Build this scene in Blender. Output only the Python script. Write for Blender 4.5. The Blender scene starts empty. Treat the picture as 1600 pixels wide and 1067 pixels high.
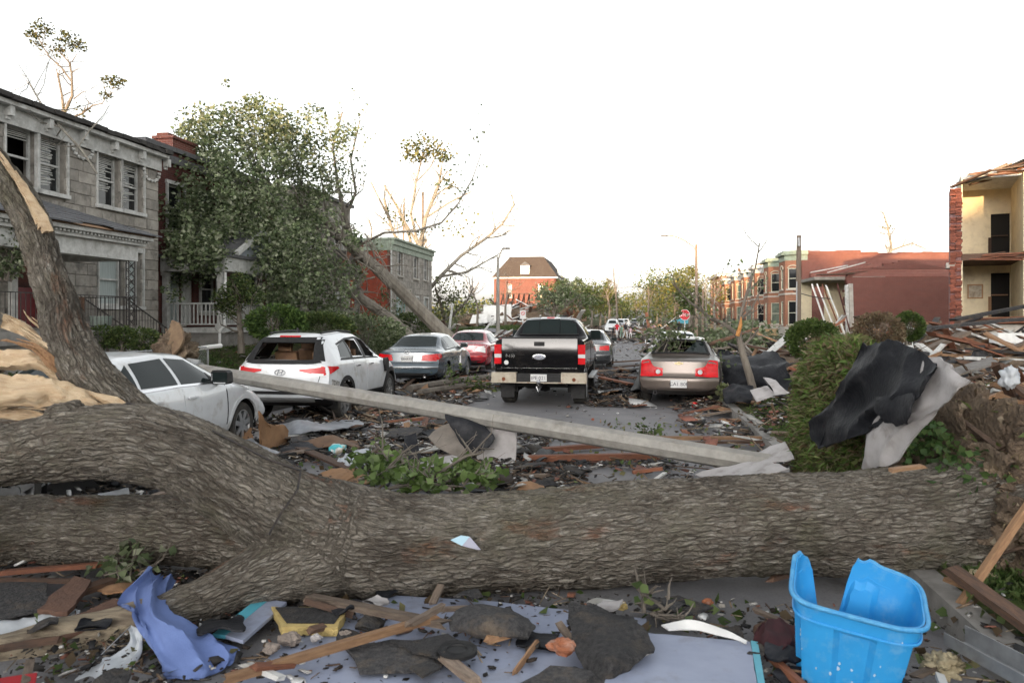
import bpy, math, random
import numpy as np
from mathutils import Vector, Matrix, Euler
from mathutils.bvhtree import BVHTree
SC = bpy.context.scene
R = math.radians
# ------------------------------------------------------------------ camera, sky, sun, exposure
EYE = 1.9
cam_d = bpy.data.cameras.new('camera'); cam = bpy.data.objects.new('camera', cam_d)
SC.collection.objects.link(cam)
cam.location = (0, 0, EYE); cam.rotation_euler = (R(90), 0, 0)
cam_d.sensor_width = 36; cam_d.lens = 27; cam_d.shift_y = -36.5/1600
cam_d.clip_start = .1; cam_d.clip_end = 3000
cam_d.dof.use_dof = True; cam_d.dof.focus_distance = 17; cam_d.dof.aperture_fstop = 4.0
SC.camera = cam
SUN_EL, SUN_AZ = 3.4, 180 + 14          # degrees; azimuth clockwise from +Y: behind the camera, a little left
W = bpy.data.worlds.new('World'); SC.world = W; W.use_nodes = True
wn = W.node_tree.nodes; wl = W.node_tree.links
bg = wn['Background']; sky = wn.new('ShaderNodeTexSky'); sky.sky_type = 'NISHITA'; sky.sun_disc = False
sky.sun_elevation = R(SUN_EL); sky.sun_rotation = R(SUN_AZ); sky.altitude = 100
sky.air_density = 1.0; sky.dust_density = 2.5; sky.ozone_density = 1.0
hs = wn.new('ShaderNodeHueSaturation'); hs.inputs['Saturation'].default_value = .14
wl.new(sky.outputs[0], hs.inputs['Color']); wl.new(hs.outputs[0], bg.inputs[0]); bg.inputs[1].default_value = .15
sun_d = bpy.data.lights.new('sun', 'SUN'); sun_d.energy = 2.0; sun_d.angle = R(.53); sun_d.color = (.80, .52, .26)
sun = bpy.data.objects.new('sun', sun_d); SC.collection.objects.link(sun)
_a = R(SUN_AZ); _e = R(SUN_EL)
sdir = Vector((math.sin(_a)*math.cos(_e), math.cos(_a)*math.cos(_e), math.sin(_e)))
sun.rotation_euler = sdir.to_track_quat('Z', 'Y').to_euler()
vs = SC.view_settings; vs.view_transform = 'Standard'; vs.look = 'None'; vs.gamma = 1; vs.use_curve_mapping = False
vs.exposure = 2.7
# ------------------------------------------------------------------ helpers
rnd = random.Random(7)
F = 1200.0
def at(px, py, Y): return Vector(((px-800)/F*Y, Y, EYE+(497-py)/F*Y))     # a point of the place, measured off the photograph
def gp(px, py, z=0.0):
    Y = F*(EYE-z)/(py-497); return Vector(((px-800)/F*Y, Y, z))
YAW = -R(8.77); cS, sS = math.cos(YAW), math.sin(YAW)
def st(v, u, z=0.0): return Vector((u*.1524+v*.9883, u*.9883-v*.1524, z))  # street frame: v across, u along
def to_st(p): return (p[0]*.9883-p[1]*.1524, p[0]*.1524+p[1]*.9883)
VL, VR = -7.4, 1.95
def gh(v, u=0):                                                           # height of the ground in the street frame
    pts = [(-300, .9), (-12.4, .9), (-11.0, .2), (VL-.2, .13), (VL, .13), (VL+.001, 0), (VR-.001, 0), (VR, .13), (5.4, .2), (7.5, .45), (300, .5)]
    return float(np.interp(v, [a for a, b in pts], [b for a, b in pts]))
def link(o): SC.collection.objects.link(o); return o
def tag(o, label, cat, group=None, kind=None):
    if label: o['label'] = label
    if cat: o['category'] = cat
    if group: o['group'] = group
    if kind: o['kind'] = kind
    return o
def struct(o, kind='structure'): o['kind'] = kind; return o
def thing(name, label, cat, loc=(0, 0, 0), yaw=0, group=None):
    o = link(bpy.data.objects.new(name, None)); o.location = loc; o.rotation_euler = (0, 0, yaw); o.empty_display_size = .2
    return tag(o, label, cat, group)
def boxuv(me):
    if not me.polygons: return
    uvl = me.uv_layers.new(name='UVMap')
    nl = len(me.loops); vi = np.empty(nl, np.int32); me.loops.foreach_get('vertex_index', vi)
    co = np.empty(len(me.vertices)*3, np.float32); me.vertices.foreach_get('co', co); co = co.reshape(-1, 3)
    nf = len(me.polygons); no = np.empty(nf*3, np.float32); me.polygons.foreach_get('normal', no); no = np.abs(no.reshape(-1, 3))
    lt = np.empty(nf, np.int32); me.polygons.foreach_get('loop_total', lt)
    ax = np.repeat(no.argmax(1), lt); c = co[vi]
    uv = np.where((ax == 0)[:, None], c[:, [1, 2]], np.where((ax == 1)[:, None], c[:, [0, 2]], c[:, [0, 1]]))
    uvl.data.foreach_set('uv', uv.astype(np.float32).ravel())
def mesh_obj(name, verts, faces, mats, parent=None, smooth=False, fm=None, uv=True, cols=None):
    me = bpy.data.meshes.new(name)
    if isinstance(verts, np.ndarray) and isinstance(faces, np.ndarray):
        nv, nf, k = len(verts), len(faces), faces.shape[1]
        me.vertices.add(nv); me.vertices.foreach_set('co', verts.astype(np.float32).ravel())
        me.loops.add(nf*k); me.loops.foreach_set('vertex_index', faces.astype(np.int32).ravel())
        me.polygons.add(nf); me.polygons.foreach_set('loop_start', np.arange(0, nf*k, k, dtype=np.int32))
        me.update(calc_edges=True); me.validate()
    else:
        me.from_pydata([tuple(v) for v in verts], [], faces); me.update()
    for m in (mats if isinstance(mats, (list, tuple)) else [mats]): me.materials.append(m)
    if fm is not None: me.polygons.foreach_set('material_index', np.asarray(fm, np.int32))
    if smooth: me.polygons.foreach_set('use_smooth', np.ones(len(me.polygons), bool))
    if cols is not None:
        a = me.color_attributes.new('Col', 'FLOAT_COLOR', 'POINT'); a.data.foreach_set('color', np.asarray(cols, np.float32).ravel())
    if uv: boxuv(me)
    o = link(bpy.data.objects.new(name, me))
    if parent is not None: o.parent = parent
    return o
def inst(name, me, parent, loc, rot=(0, 0, 0), scale=(1, 1, 1)):
    o = link(bpy.data.objects.new(name, me)); o.parent = parent; o.location = loc; o.rotation_euler = rot; o.scale = scale
    return o
class MB:
    def __init__(s): s.v = []; s.f = []; s.m = []
    def add(s, vs, fs, m=0):
        n = len(s.v); s.v += [tuple(v) for v in vs]; s.f += [tuple(i+n for i in f) for f in fs]; s.m += [m]*len(fs)
    def box(s, lo, hi, m=0, M=None):
        x0, y0, z0 = lo; x1, y1, z1 = hi
        vs = [Vector(p) for p in ((x0,y0,z0),(x1,y0,z0),(x1,y1,z0),(x0,y1,z0),(x0,y0,z1),(x1,y0,z1),(x1,y1,z1),(x0,y1,z1))]
        if M is not None: vs = [M @ v for v in vs]
        s.add(vs, [(0,3,2,1),(4,5,6,7),(0,1,5,4),(1,2,6,5),(2,3,7,6),(3,0,4,7)], m)
    def bar(s, p, q, w, h, m=0, up=(0, 0, 1)):
        p, q = Vector(p), Vector(q); d = q-p; L = d.length
        if L < 1e-6: return
        d = d/L; upv = Vector(up)
        if abs(d.dot(upv)) > .98: upv = Vector((1, 0, 0))
        a = d.cross(upv).normalized(); b = a.cross(d).normalized()
        M = Matrix((a, d, b)).transposed().to_4x4(); M.translation = p
        s.box((-w/2, 0, -h/2), (w/2, L, h/2), m, M)
    def tube(s, pts, rad, n=8, m=0, caps=True):
        pts = [Vector(p) for p in pts]; k = len(pts)
        if not hasattr(rad, '__len__'): rad = [rad]*k
        t0 = (pts[1]-pts[0]).normalized(); ref = Vector((0, 0, 1)) if abs(t0.z) < .9 else Vector((1, 0, 0))
        a = t0.cross(ref).normalized(); base = len(s.v); vs = []
        for i in range(k):
            t = (pts[min(i+1, k-1)]-pts[max(i-1, 0)]).normalized()
            a = (a - t*a.dot(t)).normalized(); b = t.cross(a)
            for j in range(n):
                th = 2*math.pi*j/n; vs.append(pts[i]+(a*math.cos(th)+b*math.sin(th))*rad[i])
        fs = [(i*n+j, i*n+(j+1) % n, (i+1)*n+(j+1) % n, (i+1)*n+j) for i in range(k-1) for j in range(n)]
        if caps: fs += [tuple(range(n-1, -1, -1)), tuple(range((k-1)*n, k*n))]
        s.add(vs, fs, m)
    def lathe(s, prof, n=24, m=0, M=None):                     # prof: (radius, height) about local z
        vs = [Vector((r*math.cos(2*math.pi*j/n), r*math.sin(2*math.pi*j/n), z)) for r, z in prof for j in range(n)]
        if M is not None: vs = [M @ v for v in vs]
        fs = [(i*n+j, i*n+(j+1) % n, (i+1)*n+(j+1) % n, (i+1)*n+j) for i in range(len(prof)-1) for j in range(n)]
        s.add(vs, fs, m)
    def prism(s, poly, z0, z1, m=0, M=None):
        n = len(poly); vs = [Vector((x, y, z0)) for x, y in poly]+[Vector((x, y, z1)) for x, y in poly]
        if M is not None: vs = [M @ v for v in vs]
        s.add(vs, [tuple(range(n-1, -1, -1)), tuple(range(n, 2*n))]+[(i, (i+1) % n, n+(i+1) % n, n+i) for i in range(n)], m)
    def build(s, name, mats, parent=None, smooth=False, uv=True):
        return mesh_obj(name, s.v, s.f, mats, parent, smooth, s.m, uv)
def shade_auto(o, ang=40):
    me = o.data; me.polygons.foreach_set('use_smooth', np.ones(len(me.polygons), bool))
    try: me.set_sharp_from_angle(angle=R(ang))
    except Exception: pass
    return o
# ---- value noise
def _h(ix, iy, iz, seed):
    n = (ix*374761393 + iy*668265263 + iz*2147483647 + seed*974711) & 0xffffffff
    n = ((n ^ (n >> 13))*1274126177) & 0xffffffff
    n = ((n ^ (n >> 16))*2246822519) & 0xffffffff
    return ((n ^ (n >> 15)) & 0xffff)/65535.0
def vnoise(p, seed=0):
    p = np.asarray(p, float); i = np.floor(p).astype(np.int64); f = p-i; f = f*f*(3-2*f)
    x, y, z = i[:, 0], i[:, 1], i[:, 2]; r = 0
    for dx in (0, 1):
        for dy in (0, 1):
            for dz in (0, 1):
                w = (f[:, 0] if dx else 1-f[:, 0])*(f[:, 1] if dy else 1-f[:, 1])*(f[:, 2] if dz else 1-f[:, 2])
                r = r + w*_h(x+dx, y+dy, z+dz, seed)
    return r*2-1
def fbm(p, o=3, seed=0):
    r = 0; a = 1; p = np.asarray(p, float)
    for k in range(o): r = r+a*vnoise(p*(2**k), seed+k*17); a *= .5
    return r
# ---- materials
def ND(m): return m.node_tree.nodes, m.node_tree.links
MATS = {}
def mat(name, c1, c2=None, scale=6, rough=.7, bump=0, bscale=None, metal=0, coat=0, detail=5, c3=None, s3=1.5, a3=.5, coord='Object', spec=.5, stretch=None, rand=0, contrast=(.35, .65), trans=0, emit=None):
    if name in MATS: return MATS[name]
    m = bpy.data.materials.new(name); m.use_nodes = True; n, l = ND(m); b = n['Principled BSDF']
    b.inputs['Roughness'].default_value = rough; b.inputs['Metallic'].default_value = metal
    b.inputs['Specular IOR Level'].default_value = spec
    if coat: b.inputs['Coat Weight'].default_value = coat; b.inputs['Coat Roughness'].default_value = .06
    if trans: b.inputs['Transmission Weight'].default_value = trans
    b.inputs['Base Color'].default_value = (*c1, 1)
    tc = n.new('ShaderNodeTexCoord'); src = tc.outputs[coord] if coord != 'World' else n.new('ShaderNodeNewGeometry').outputs['Position']
    if stretch or rand:
        mp = n.new('ShaderNodeMapping'); l.new(src, mp.inputs[0]); src = mp.outputs[0]
        if stretch: mp.inputs['Scale'].default_value = stretch
        if rand:
            oi = n.new('ShaderNodeObjectInfo'); mm = n.new('ShaderNodeVectorMath'); mm.operation = 'SCALE'; mm.inputs[0].default_value = (37, 71, 13)
            l.new(oi.outputs['Random'], mm.inputs['Scale']); l.new(mm.outputs[0], mp.inputs['Location'])
    col = None
    if c2 is not None:
        t = n.new('ShaderNodeTexNoise'); t.inputs['Scale'].default_value = scale; t.inputs['Detail'].default_value = detail; t.inputs['Roughness'].default_value = .65
        l.new(src, t.inputs['Vector'])
        r = n.new('ShaderNodeMapRange'); r.inputs[1].default_value, r.inputs[2].default_value = contrast; l.new(t.outputs['Fac'], r.inputs[0])
        mx = n.new('ShaderNodeMix'); mx.data_type = 'RGBA'; l.new(r.outputs[0], mx.inputs[0]); mx.inputs[6].default_value = (*c1, 1); mx.inputs[7].default_value = (*c2, 1)
        col = mx.outputs[2]
    if c3 is not None:
        t = n.new('ShaderNodeTexNoise'); t.inputs['Scale'].default_value = s3; t.inputs['Detail'].default_value = 8; t.inputs['Roughness'].default_value = .7; l.new(src, t.inputs['Vector'])
        r = n.new('ShaderNodeMapRange'); r.inputs[1].default_value, r.inputs[2].default_value = .52, .68; r.inputs[4].default_value = a3; l.new(t.outputs['Fac'], r.inputs[0])
        mx = n.new('ShaderNodeMix'); mx.data_type = 'RGBA'; l.new(r.outputs[0], mx.inputs[0]); mx.inputs[7].default_value = (*c3, 1)
        if col: l.new(col, mx.inputs[6])
        else: mx.inputs[6].default_value = (*c1, 1)
        col = mx.outputs[2]
    if rand and col is not None:
        oi = n.new('ShaderNodeObjectInfo'); hv = n.new('ShaderNodeHueSaturation'); r = n.new('ShaderNodeMapRange')
        r.inputs[3].default_value, r.inputs[4].default_value = 1-rand, 1+rand; l.new(oi.outputs['Random'], r.inputs[0]); l.new(r.outputs[0], hv.inputs['Value']); l.new(col, hv.inputs['Color']); col = hv.outputs[0]
    if col: l.new(col, b.inputs['Base Color'])
    if bump:
        t = n.new('ShaderNodeTexNoise'); t.inputs['Scale'].default_value = bscale or scale*4; t.inputs['Detail'].default_value = 8; l.new(src, t.inputs['Vector'])
        bp = n.new('ShaderNodeBump'); bp.inputs['Strength'].default_value = bump; bp.inputs['Distance'].default_value = .02; l.new(t.outputs['Fac'], bp.inputs['Height']); l.new(bp.outputs[0], b.inputs['Normal'])
    if emit: b.inputs['Emission Color'].default_value = (*emit, 1); b.inputs['Emission Strength'].default_value = 1
    MATS[name] = m; return m
def attr_mat(name, rough=.8, noise=.25, scale=30, trans=0, attr='Col', spec=.3):
    if name in MATS: return MATS[name]
    m = bpy.data.materials.new(name); m.use_nodes = True; n, l = ND(m); b = n['Principled BSDF']; b.inputs['Roughness'].default_value = rough; b.inputs['Specular IOR Level'].default_value = spec
    a = n.new('ShaderNodeAttribute'); a.attribute_name = attr
    t = n.new('ShaderNodeTexNoise'); t.inputs['Scale'].default_value = scale; t.inputs['Detail'].default_value = 5
    tc = n.new('ShaderNodeTexCoord'); l.new(tc.outputs['Object'], t.inputs['Vector'])
    r = n.new('ShaderNodeMapRange'); r.inputs[3].default_value, r.inputs[4].default_value = 1-noise, 1+noise; r.inputs[1].default_value, r.inputs[2].default_value = .3, .7
    l.new(t.outputs['Fac'], r.inputs[0]); h = n.new('ShaderNodeHueSaturation'); l.new(r.outputs[0], h.inputs['Value']); l.new(a.outputs['Color'], h.inputs['Color']); l.new(h.outputs[0], b.inputs['Base Color'])
    if trans:
        tr = n.new('ShaderNodeBsdfTranslucent'); l.new(h.outputs[0], tr.inputs['Color']); mx = n.new('ShaderNodeMixShader'); mx.inputs[0].default_value = trans
        l.new(b.outputs[0], mx.inputs[1]); l.new(tr.outputs[0], mx.inputs[2]); l.new(mx.outputs[0], n['Material Output'].inputs[0])
    MATS[name] = m; return m
def brick_mat(name, c1, c2, mortar, bw=.21, bh=.072, rough=.85, c3=(.1, .06, .05), a3=.5):
    if name in MATS: return MATS[name]
    m = bpy.data.materials.new(name); m.use_nodes = True; n, l = ND(m); b = n['Principled BSDF']; b.inputs['Roughness'].default_value = rough; b.inputs['Specular IOR Level'].default_value = .2
    uv = n.new('ShaderNodeUVMap'); t = n.new('ShaderNodeTexBrick'); l.new(uv.outputs[0], t.inputs['Vector'])
    t.inputs['Color1'].default_value = (*c1, 1); t.inputs['Color2'].default_value = (*c2, 1); t.inputs['Mortar'].default_value = (*mortar, 1)
    t.inputs['Scale'].default_value = 1; t.inputs['Brick Width'].default_value = bw; t.inputs['Row Height'].default_value = bh; t.inputs['Mortar Size'].default_value = .006; t.inputs['Mortar Smooth'].default_value = .3
    s = n.new('ShaderNodeTexNoise'); s.inputs['Scale'].default_value = .9; s.inputs['Detail'].default_value = 8; s.inputs['Roughness'].default_value = .7; l.new(uv.outputs[0], s.inputs['Vector'])
    r = n.new('ShaderNodeMapRange'); r.inputs[1].default_value, r.inputs[2].default_value = .5, .72; r.inputs[4].default_value = a3; l.new(s.outputs['Fac'], r.inputs[0])
    mx = n.new('ShaderNodeMix'); mx.data_type = 'RGBA'; l.new(r.outputs[0], mx.inputs[0]); l.new(t.outputs['Color'], mx.inputs[6]); mx.inputs[7].default_value = (*c3, 1); l.new(mx.outputs[2], b.inputs['Base Color'])
    bp = n.new('ShaderNodeBump'); bp.inputs['Strength'].default_value = .5; bp.inputs['Distance'].default_value = .01; bp.invert = True; l.new(t.outputs['Fac'], bp.inputs['Height']); l.new(bp.outputs[0], b.inputs['Normal'])
    MATS[name] = m; return m
WOOD = mat('raw_wood', (.32, .19, .10), (.20, .11, .06), 9, .8, .3, stretch=(6, 1, 6), rand=.35)
WOODGREY = mat('weathered_wood', (.22, .17, .13), (.11, .08, .06), 9, .85, .3, stretch=(6, 1, 6), rand=.4)
WOODDARK = mat('dark_wood', (.055, .035, .026), (.12, .065, .04), 7, .8, .3, stretch=(6, 1, 6), rand=.3)
WOODRED = mat('reddish_wood', (.24, .09, .045), (.15, .06, .035), 8, .8, .3, stretch=(6, 1, 6), rand=.3)
WHITE = mat('weathered_white_paint', (.62, .62, .60), (.40, .40, .38), 5, .65, .1, c3=(.22, .2, .17), s3=4, a3=.5)
WHITE2 = mat('clean_white_paint', (.75, .75, .73), (.62, .62, .6), 4, .6)
BLACKM = mat('black_roofing_membrane', (.007, .008, .011), (.018, .019, .023), 3, .6, .35, bscale=30, c3=(.07, .07, .074), s3=3.5, a3=.4, spec=.25)
WHITEM = mat('pale_roofing_underside', (.44, .42, .42), (.34, .32, .31), 5, .75, .2, c3=(.16, .14, .13), s3=5, a3=.5)
SHINGLE = mat('asphalt_shingle', (.018, .018, .020), (.058, .056, .056), 34, .95, .9, c3=(.13, .10, .07), s3=4.5, a3=.6, rand=.35, bscale=60)
GLASS = mat('dark_window_glass', (.012, .014, .016), None, 1, .06, spec=.6)
DARK = mat('dark_void', (.012, .011, .010), None, 1, .9)  # near-black stands in for shade inside rooms and doorways; also colours some rafters
IRON = mat('black_iron', (.015, .015, .016), (.04, .03, .025), 20, .5)
GALV = mat('galvanised_steel', (.40, .41, .42), (.30, .31, .32), 8, .45, .05, metal=.6, c3=(.2, .18, .16), s3=5)
ATTR = attr_mat('debris_by_attribute')
LEAF = attr_mat('leaf_by_attribute', .55, .2, 8, trans=.35)
BARKF = mat('bark_far', (.20, .175, .145), (.10, .085, .07), 5, .9, .6, bscale=20, stretch=(1, 1, .3))
BARKPALE = mat('bark_pale', (.28, .262, .225), (.17, .155, .13), 4, .85, .4, bscale=12)
FRESH = mat('torn_fresh_wood', (.58, .46, .31), (.46, .32, .19), 5, .75, .5, bscale=22, stretch=(.6, 6, 6), c3=(.22, .12, .07), s3=3, a3=.5)
ASPH_SH = None
def sheet(name, ctrl, n=6, thick=.012, noise=.02, nscale=4, mats=None, parent=None, seed=1, rag=0, folds=None):
    """a bent sheet through a grid of points, with thickness"""
    g = np.array([[tuple(p) for p in r] for r in ctrl], float)
    def up(a, k):
        m = a.shape[0]; t = np.linspace(0, m-1, (m-1)*k+1); out = []
        for x in t:
            i = min(int(x), m-2); f = x-i
            p1, p2 = a[i], a[i+1]; p0 = a[i-1] if i > 0 else 2*p1-p2; p3 = a[i+2] if i+2 < m else 2*p2-p1
            out.append(.5*(2*p1+(p2-p0)*f+(2*p0-5*p1+4*p2-p3)*f*f+(3*p1-p0-3*p2+p3)*f**3))
        return np.array(out)
    g = up(g, n); g = up(g.transpose(1, 0, 2), n).transpose(1, 0, 2)
    h, w = g.shape[:2]; P = g.reshape(-1, 3)
    du = np.gradient(g, axis=0); dv = np.gradient(g, axis=1); N = np.cross(du, dv).reshape(-1, 3); N /= np.linalg.norm(N, axis=1)[:, None]+1e-9
    P = P+N*(fbm(P*nscale, 3, seed)*noise)[:, None]
    if folds:
        jj, ii = np.meshgrid(np.linspace(0, 1, w), np.linspace(0, 1, h)); ph = jj.ravel()*folds[0]+fbm(np.stack([jj.ravel()*1.5, ii.ravel()*2.5, jj.ravel()*0+seed], 1), 2, seed)*.45+folds[2]*ii.ravel(); P = P+N*((1-np.abs(np.sin(math.pi*ph)))**1.4*folds[1])[:, None]
    if rag:
        edge = np.zeros((h, w), bool); edge[0] = edge[-1] = True; edge[:, 0] = edge[:, -1] = True
        c = P.mean(0); e = edge.ravel(); P[e] += (c-P[e])*(np.abs(fbm(P[e]*7, 2, seed+3))*rag)[:, None]
    idx = np.arange(h*w).reshape(h, w)
    q = np.stack([idx[:-1, :-1], idx[1:, :-1], idx[1:, 1:], idx[:-1, 1:]], -1).reshape(-1, 4)
    V = np.concatenate([P, P-N*thick]); nq = len(q); q2 = q[:, ::-1]+h*w
    bd = list(idx[0, :])+list(idx[1:, -1])+list(idx[-1, -2::-1])+list(idx[-2:0, 0])
    sd = [(bd[i], bd[(i+1) % len(bd)], bd[(i+1) % len(bd)]+h*w, bd[i]+h*w) for i in range(len(bd))]
    Fc = np.concatenate([q, q2, np.array(sd)])
    ms = mats if isinstance(mats, (list, tuple)) else [mats]
    fm = [0]*nq+[len(ms)-1]*nq+[0]*len(sd)
    o = mesh_obj(name, V, Fc, list(ms), parent, False, fm); return shade_auto(o, 50)
def slab(name, px, z, thick, m, seed=0, lift=None, jag=.0):
    """a flat broken board on the ground: corners measured off the photograph"""
    pts = [gp(a, b, z) for a, b in px]; rr = random.Random(seed); poly = []
    for i, p in enumerate(pts):
        q = pts[(i+1) % len(pts)]; k = max(1, int((q-p).length/.08)) if jag else 1
        for j in range(k):
            c = p.lerp(q, j/k)
            if j: c = c+Vector((rr.uniform(-jag, jag), rr.uniform(-jag, jag), 0))
            poly.append(c)
    c = sum(poly, Vector())/len(poly); lf = Vector(lift or (0, 0, 0)); n = len(poly)
    def zz(p): return z+(p-c).dot(lf)
    vs = [(p.x-c.x, p.y-c.y, zz(p)-thick-z) for p in poly]+[(p.x-c.x, p.y-c.y, zz(p)-z) for p in poly]
    fs = [tuple(range(n)), tuple(range(2*n-1, n-1, -1))]+[(i, n+i, n+(i+1) % n, (i+1) % n) for i in range(n)]
    a = sum((poly[i].x*poly[(i+1) % n].y-poly[(i+1) % n].x*poly[i].y) for i in range(n))
    if a > 0: fs = [tuple(reversed(f)) for f in fs]
    o = mesh_obj(name, vs, fs, m); o.location = (c.x, c.y, z); return o
def plank(name, p, q, w, h, m, label=None, cat='plank', group=None, parent=None, jag=True, seed=0):
    p, q = Vector(p), Vector(q); L = (q-p).length; rr = random.Random(seed or int(L*1e5)); k = 5; vs = []
    for i in range(k):
        t = i/(k-1); e = (rr.uniform(-.04, .04) if jag else 0)
        for a, b in ((-1, -1), (1, -1), (1, 1), (-1, 1)):
            ee = rr.uniform(-.06, .06)*L**.5 if jag and i in (0, k-1) else 0
            vs.append((a*w/2*(1+rr.uniform(-.06, .06)), t*L+ee-L/2, b*h/2*(1+rr.uniform(-.08, .08))+e*h))
    fs = [(0, 1, 2, 3), (k*4-1, k*4-2, k*4-3, k*4-4)]+[(i*4+j, (i+1)*4+j, (i+1)*4+(j+1) % 4, i*4+(j+1) % 4) for i in range(k-1) for j in range(4)]
    o = mesh_obj(name, vs, fs, m, parent); d = (q-p).normalized()
    o.rotation_euler = d.to_track_quat('Y', 'Z').to_euler(); o.location = (p+q)/2
    if label: tag(o, label, cat, group)
    return o
def text_obj(name, s, size, m, parent, M, depth=.004, align='CENTER'):
    cu = bpy.data.curves.new(name, 'FONT'); cu.body = s; cu.size = size; cu.align_x = align; cu.align_y = 'CENTER'; cu.extrude = depth
    t = link(bpy.data.objects.new(name+'_source', cu)); dg = bpy.context.evaluated_depsgraph_get()
    me = bpy.data.meshes.new_from_object(t.evaluated_get(dg)); bpy.data.objects.remove(t); bpy.data.curves.remove(cu)
    me.materials.clear(); me.materials.append(m); me.name = name
    o = link(bpy.data.objects.new(name, me)); o.parent = parent; o.matrix_local = M; return o
def leaves(name, P, size, cols, mats, parent=None, seed=0, jitter=.4, flat=0.0):
    """many folded leaf faces at points P (n,3)"""
    rg = np.random.default_rng(seed); n = len(P)
    d = rg.normal(size=(n, 3)); d[:, 2] *= .6; d /= np.linalg.norm(d, axis=1)[:, None]
    e = rg.normal(size=(n, 3)); e -= d*(e*d).sum(1)[:, None]; e /= np.linalg.norm(e, axis=1)[:, None]+1e-9
    s = size*(1+jitter*rg.uniform(-1, 1, n)); w = s*.36
    nn = np.cross(d, e); b = rg.uniform(-.25, .25, n)[:, None]
    A = P; B = P+d*(s*.45)[:, None]+e*w[:, None]+nn*s[:, None]*.12; C = P+d*s[:, None]+nn*s[:, None]*b; D = P+d*(s*.45)[:, None]-e*w[:, None]+nn*s[:, None]*.12
    V = np.stack([A, B, C, D], 1).reshape(-1, 3); Fc = np.arange(4*n).reshape(n, 4)
    cc = np.asarray(cols, float)[rg.integers(0, len(cols), n)]*(rg.uniform(.7, 1.3, n)[:, None])
    cc = np.concatenate([cc, np.ones((n, 1))], 1).repeat(4, 0)
    return mesh_obj(name, V, Fc, mats, parent, False, uv=False, cols=cc)
def blades(name, P, h, cols, parent=None, seed=0, normal=None, w=.006, lean=.5):
    rg = np.random.default_rng(seed); n = len(P); N = np.array(normal if normal is not None else [(0, 0, 1)]*n, float)
    if N.ndim == 1: N = np.tile(N, (n, 1))
    d = N+rg.normal(size=(n, 3))*lean; d /= np.linalg.norm(d, axis=1)[:, None]; e = np.cross(d, rg.normal(size=(n, 3))); e /= np.linalg.norm(e, axis=1)[:, None]+1e-9
    hh = (h*rg.uniform(.5, 1.3, n))[:, None]; droop = rg.normal(size=(n, 3))*.35*hh
    V = np.stack([P-e*w, P+e*w, P+d*hh*.55+e*w*.8, P+d*hh+droop-np.array([0, 0, .25])*hh], 1).reshape(-1, 3)
    cc = np.asarray(cols, float)[rg.integers(0, len(cols), n)]*(rg.uniform(.65, 1.35, n)[:, None]); cc = np.concatenate([cc, np.ones((n, 1))], 1).repeat(4, 0)
    return mesh_obj(name, V, np.arange(4*n).reshape(n, 4), LEAF, parent, False, uv=False, cols=cc)
def worley(p, seed=0):
    p = np.asarray(p, float); i = np.floor(p).astype(np.int64); f1 = np.full(len(p), 9.0); f2 = f1.copy(); cid = np.zeros(len(p))
    for dx in (-1, 0, 1):
        for dy in (-1, 0, 1):
            for dz in (-1, 0, 1):
                x, y, z = i[:, 0]+dx, i[:, 1]+dy, i[:, 2]+dz; c = np.stack([x+_h(x, y, z, seed), y+_h(x, y, z, seed+1), z+_h(x, y, z, seed+2)], 1)
                d = np.sqrt(((p-c)**2).sum(1)); n1 = d < f1; f2 = np.where(n1, f1, np.minimum(f2, d)); cid = np.where(n1, _h(x, y, z, seed+5), cid); f1 = np.where(n1, d, f1)
    return f1, f2, cid
def ball_pts(rg, c, r, n, shell=.35):
    d = rg.normal(size=(n, 3)); d /= np.linalg.norm(d, axis=1)[:, None]
    return np.array(c)+d*np.array(r)*(rg.uniform(shell, 1, n)**.6)[:, None]
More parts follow.
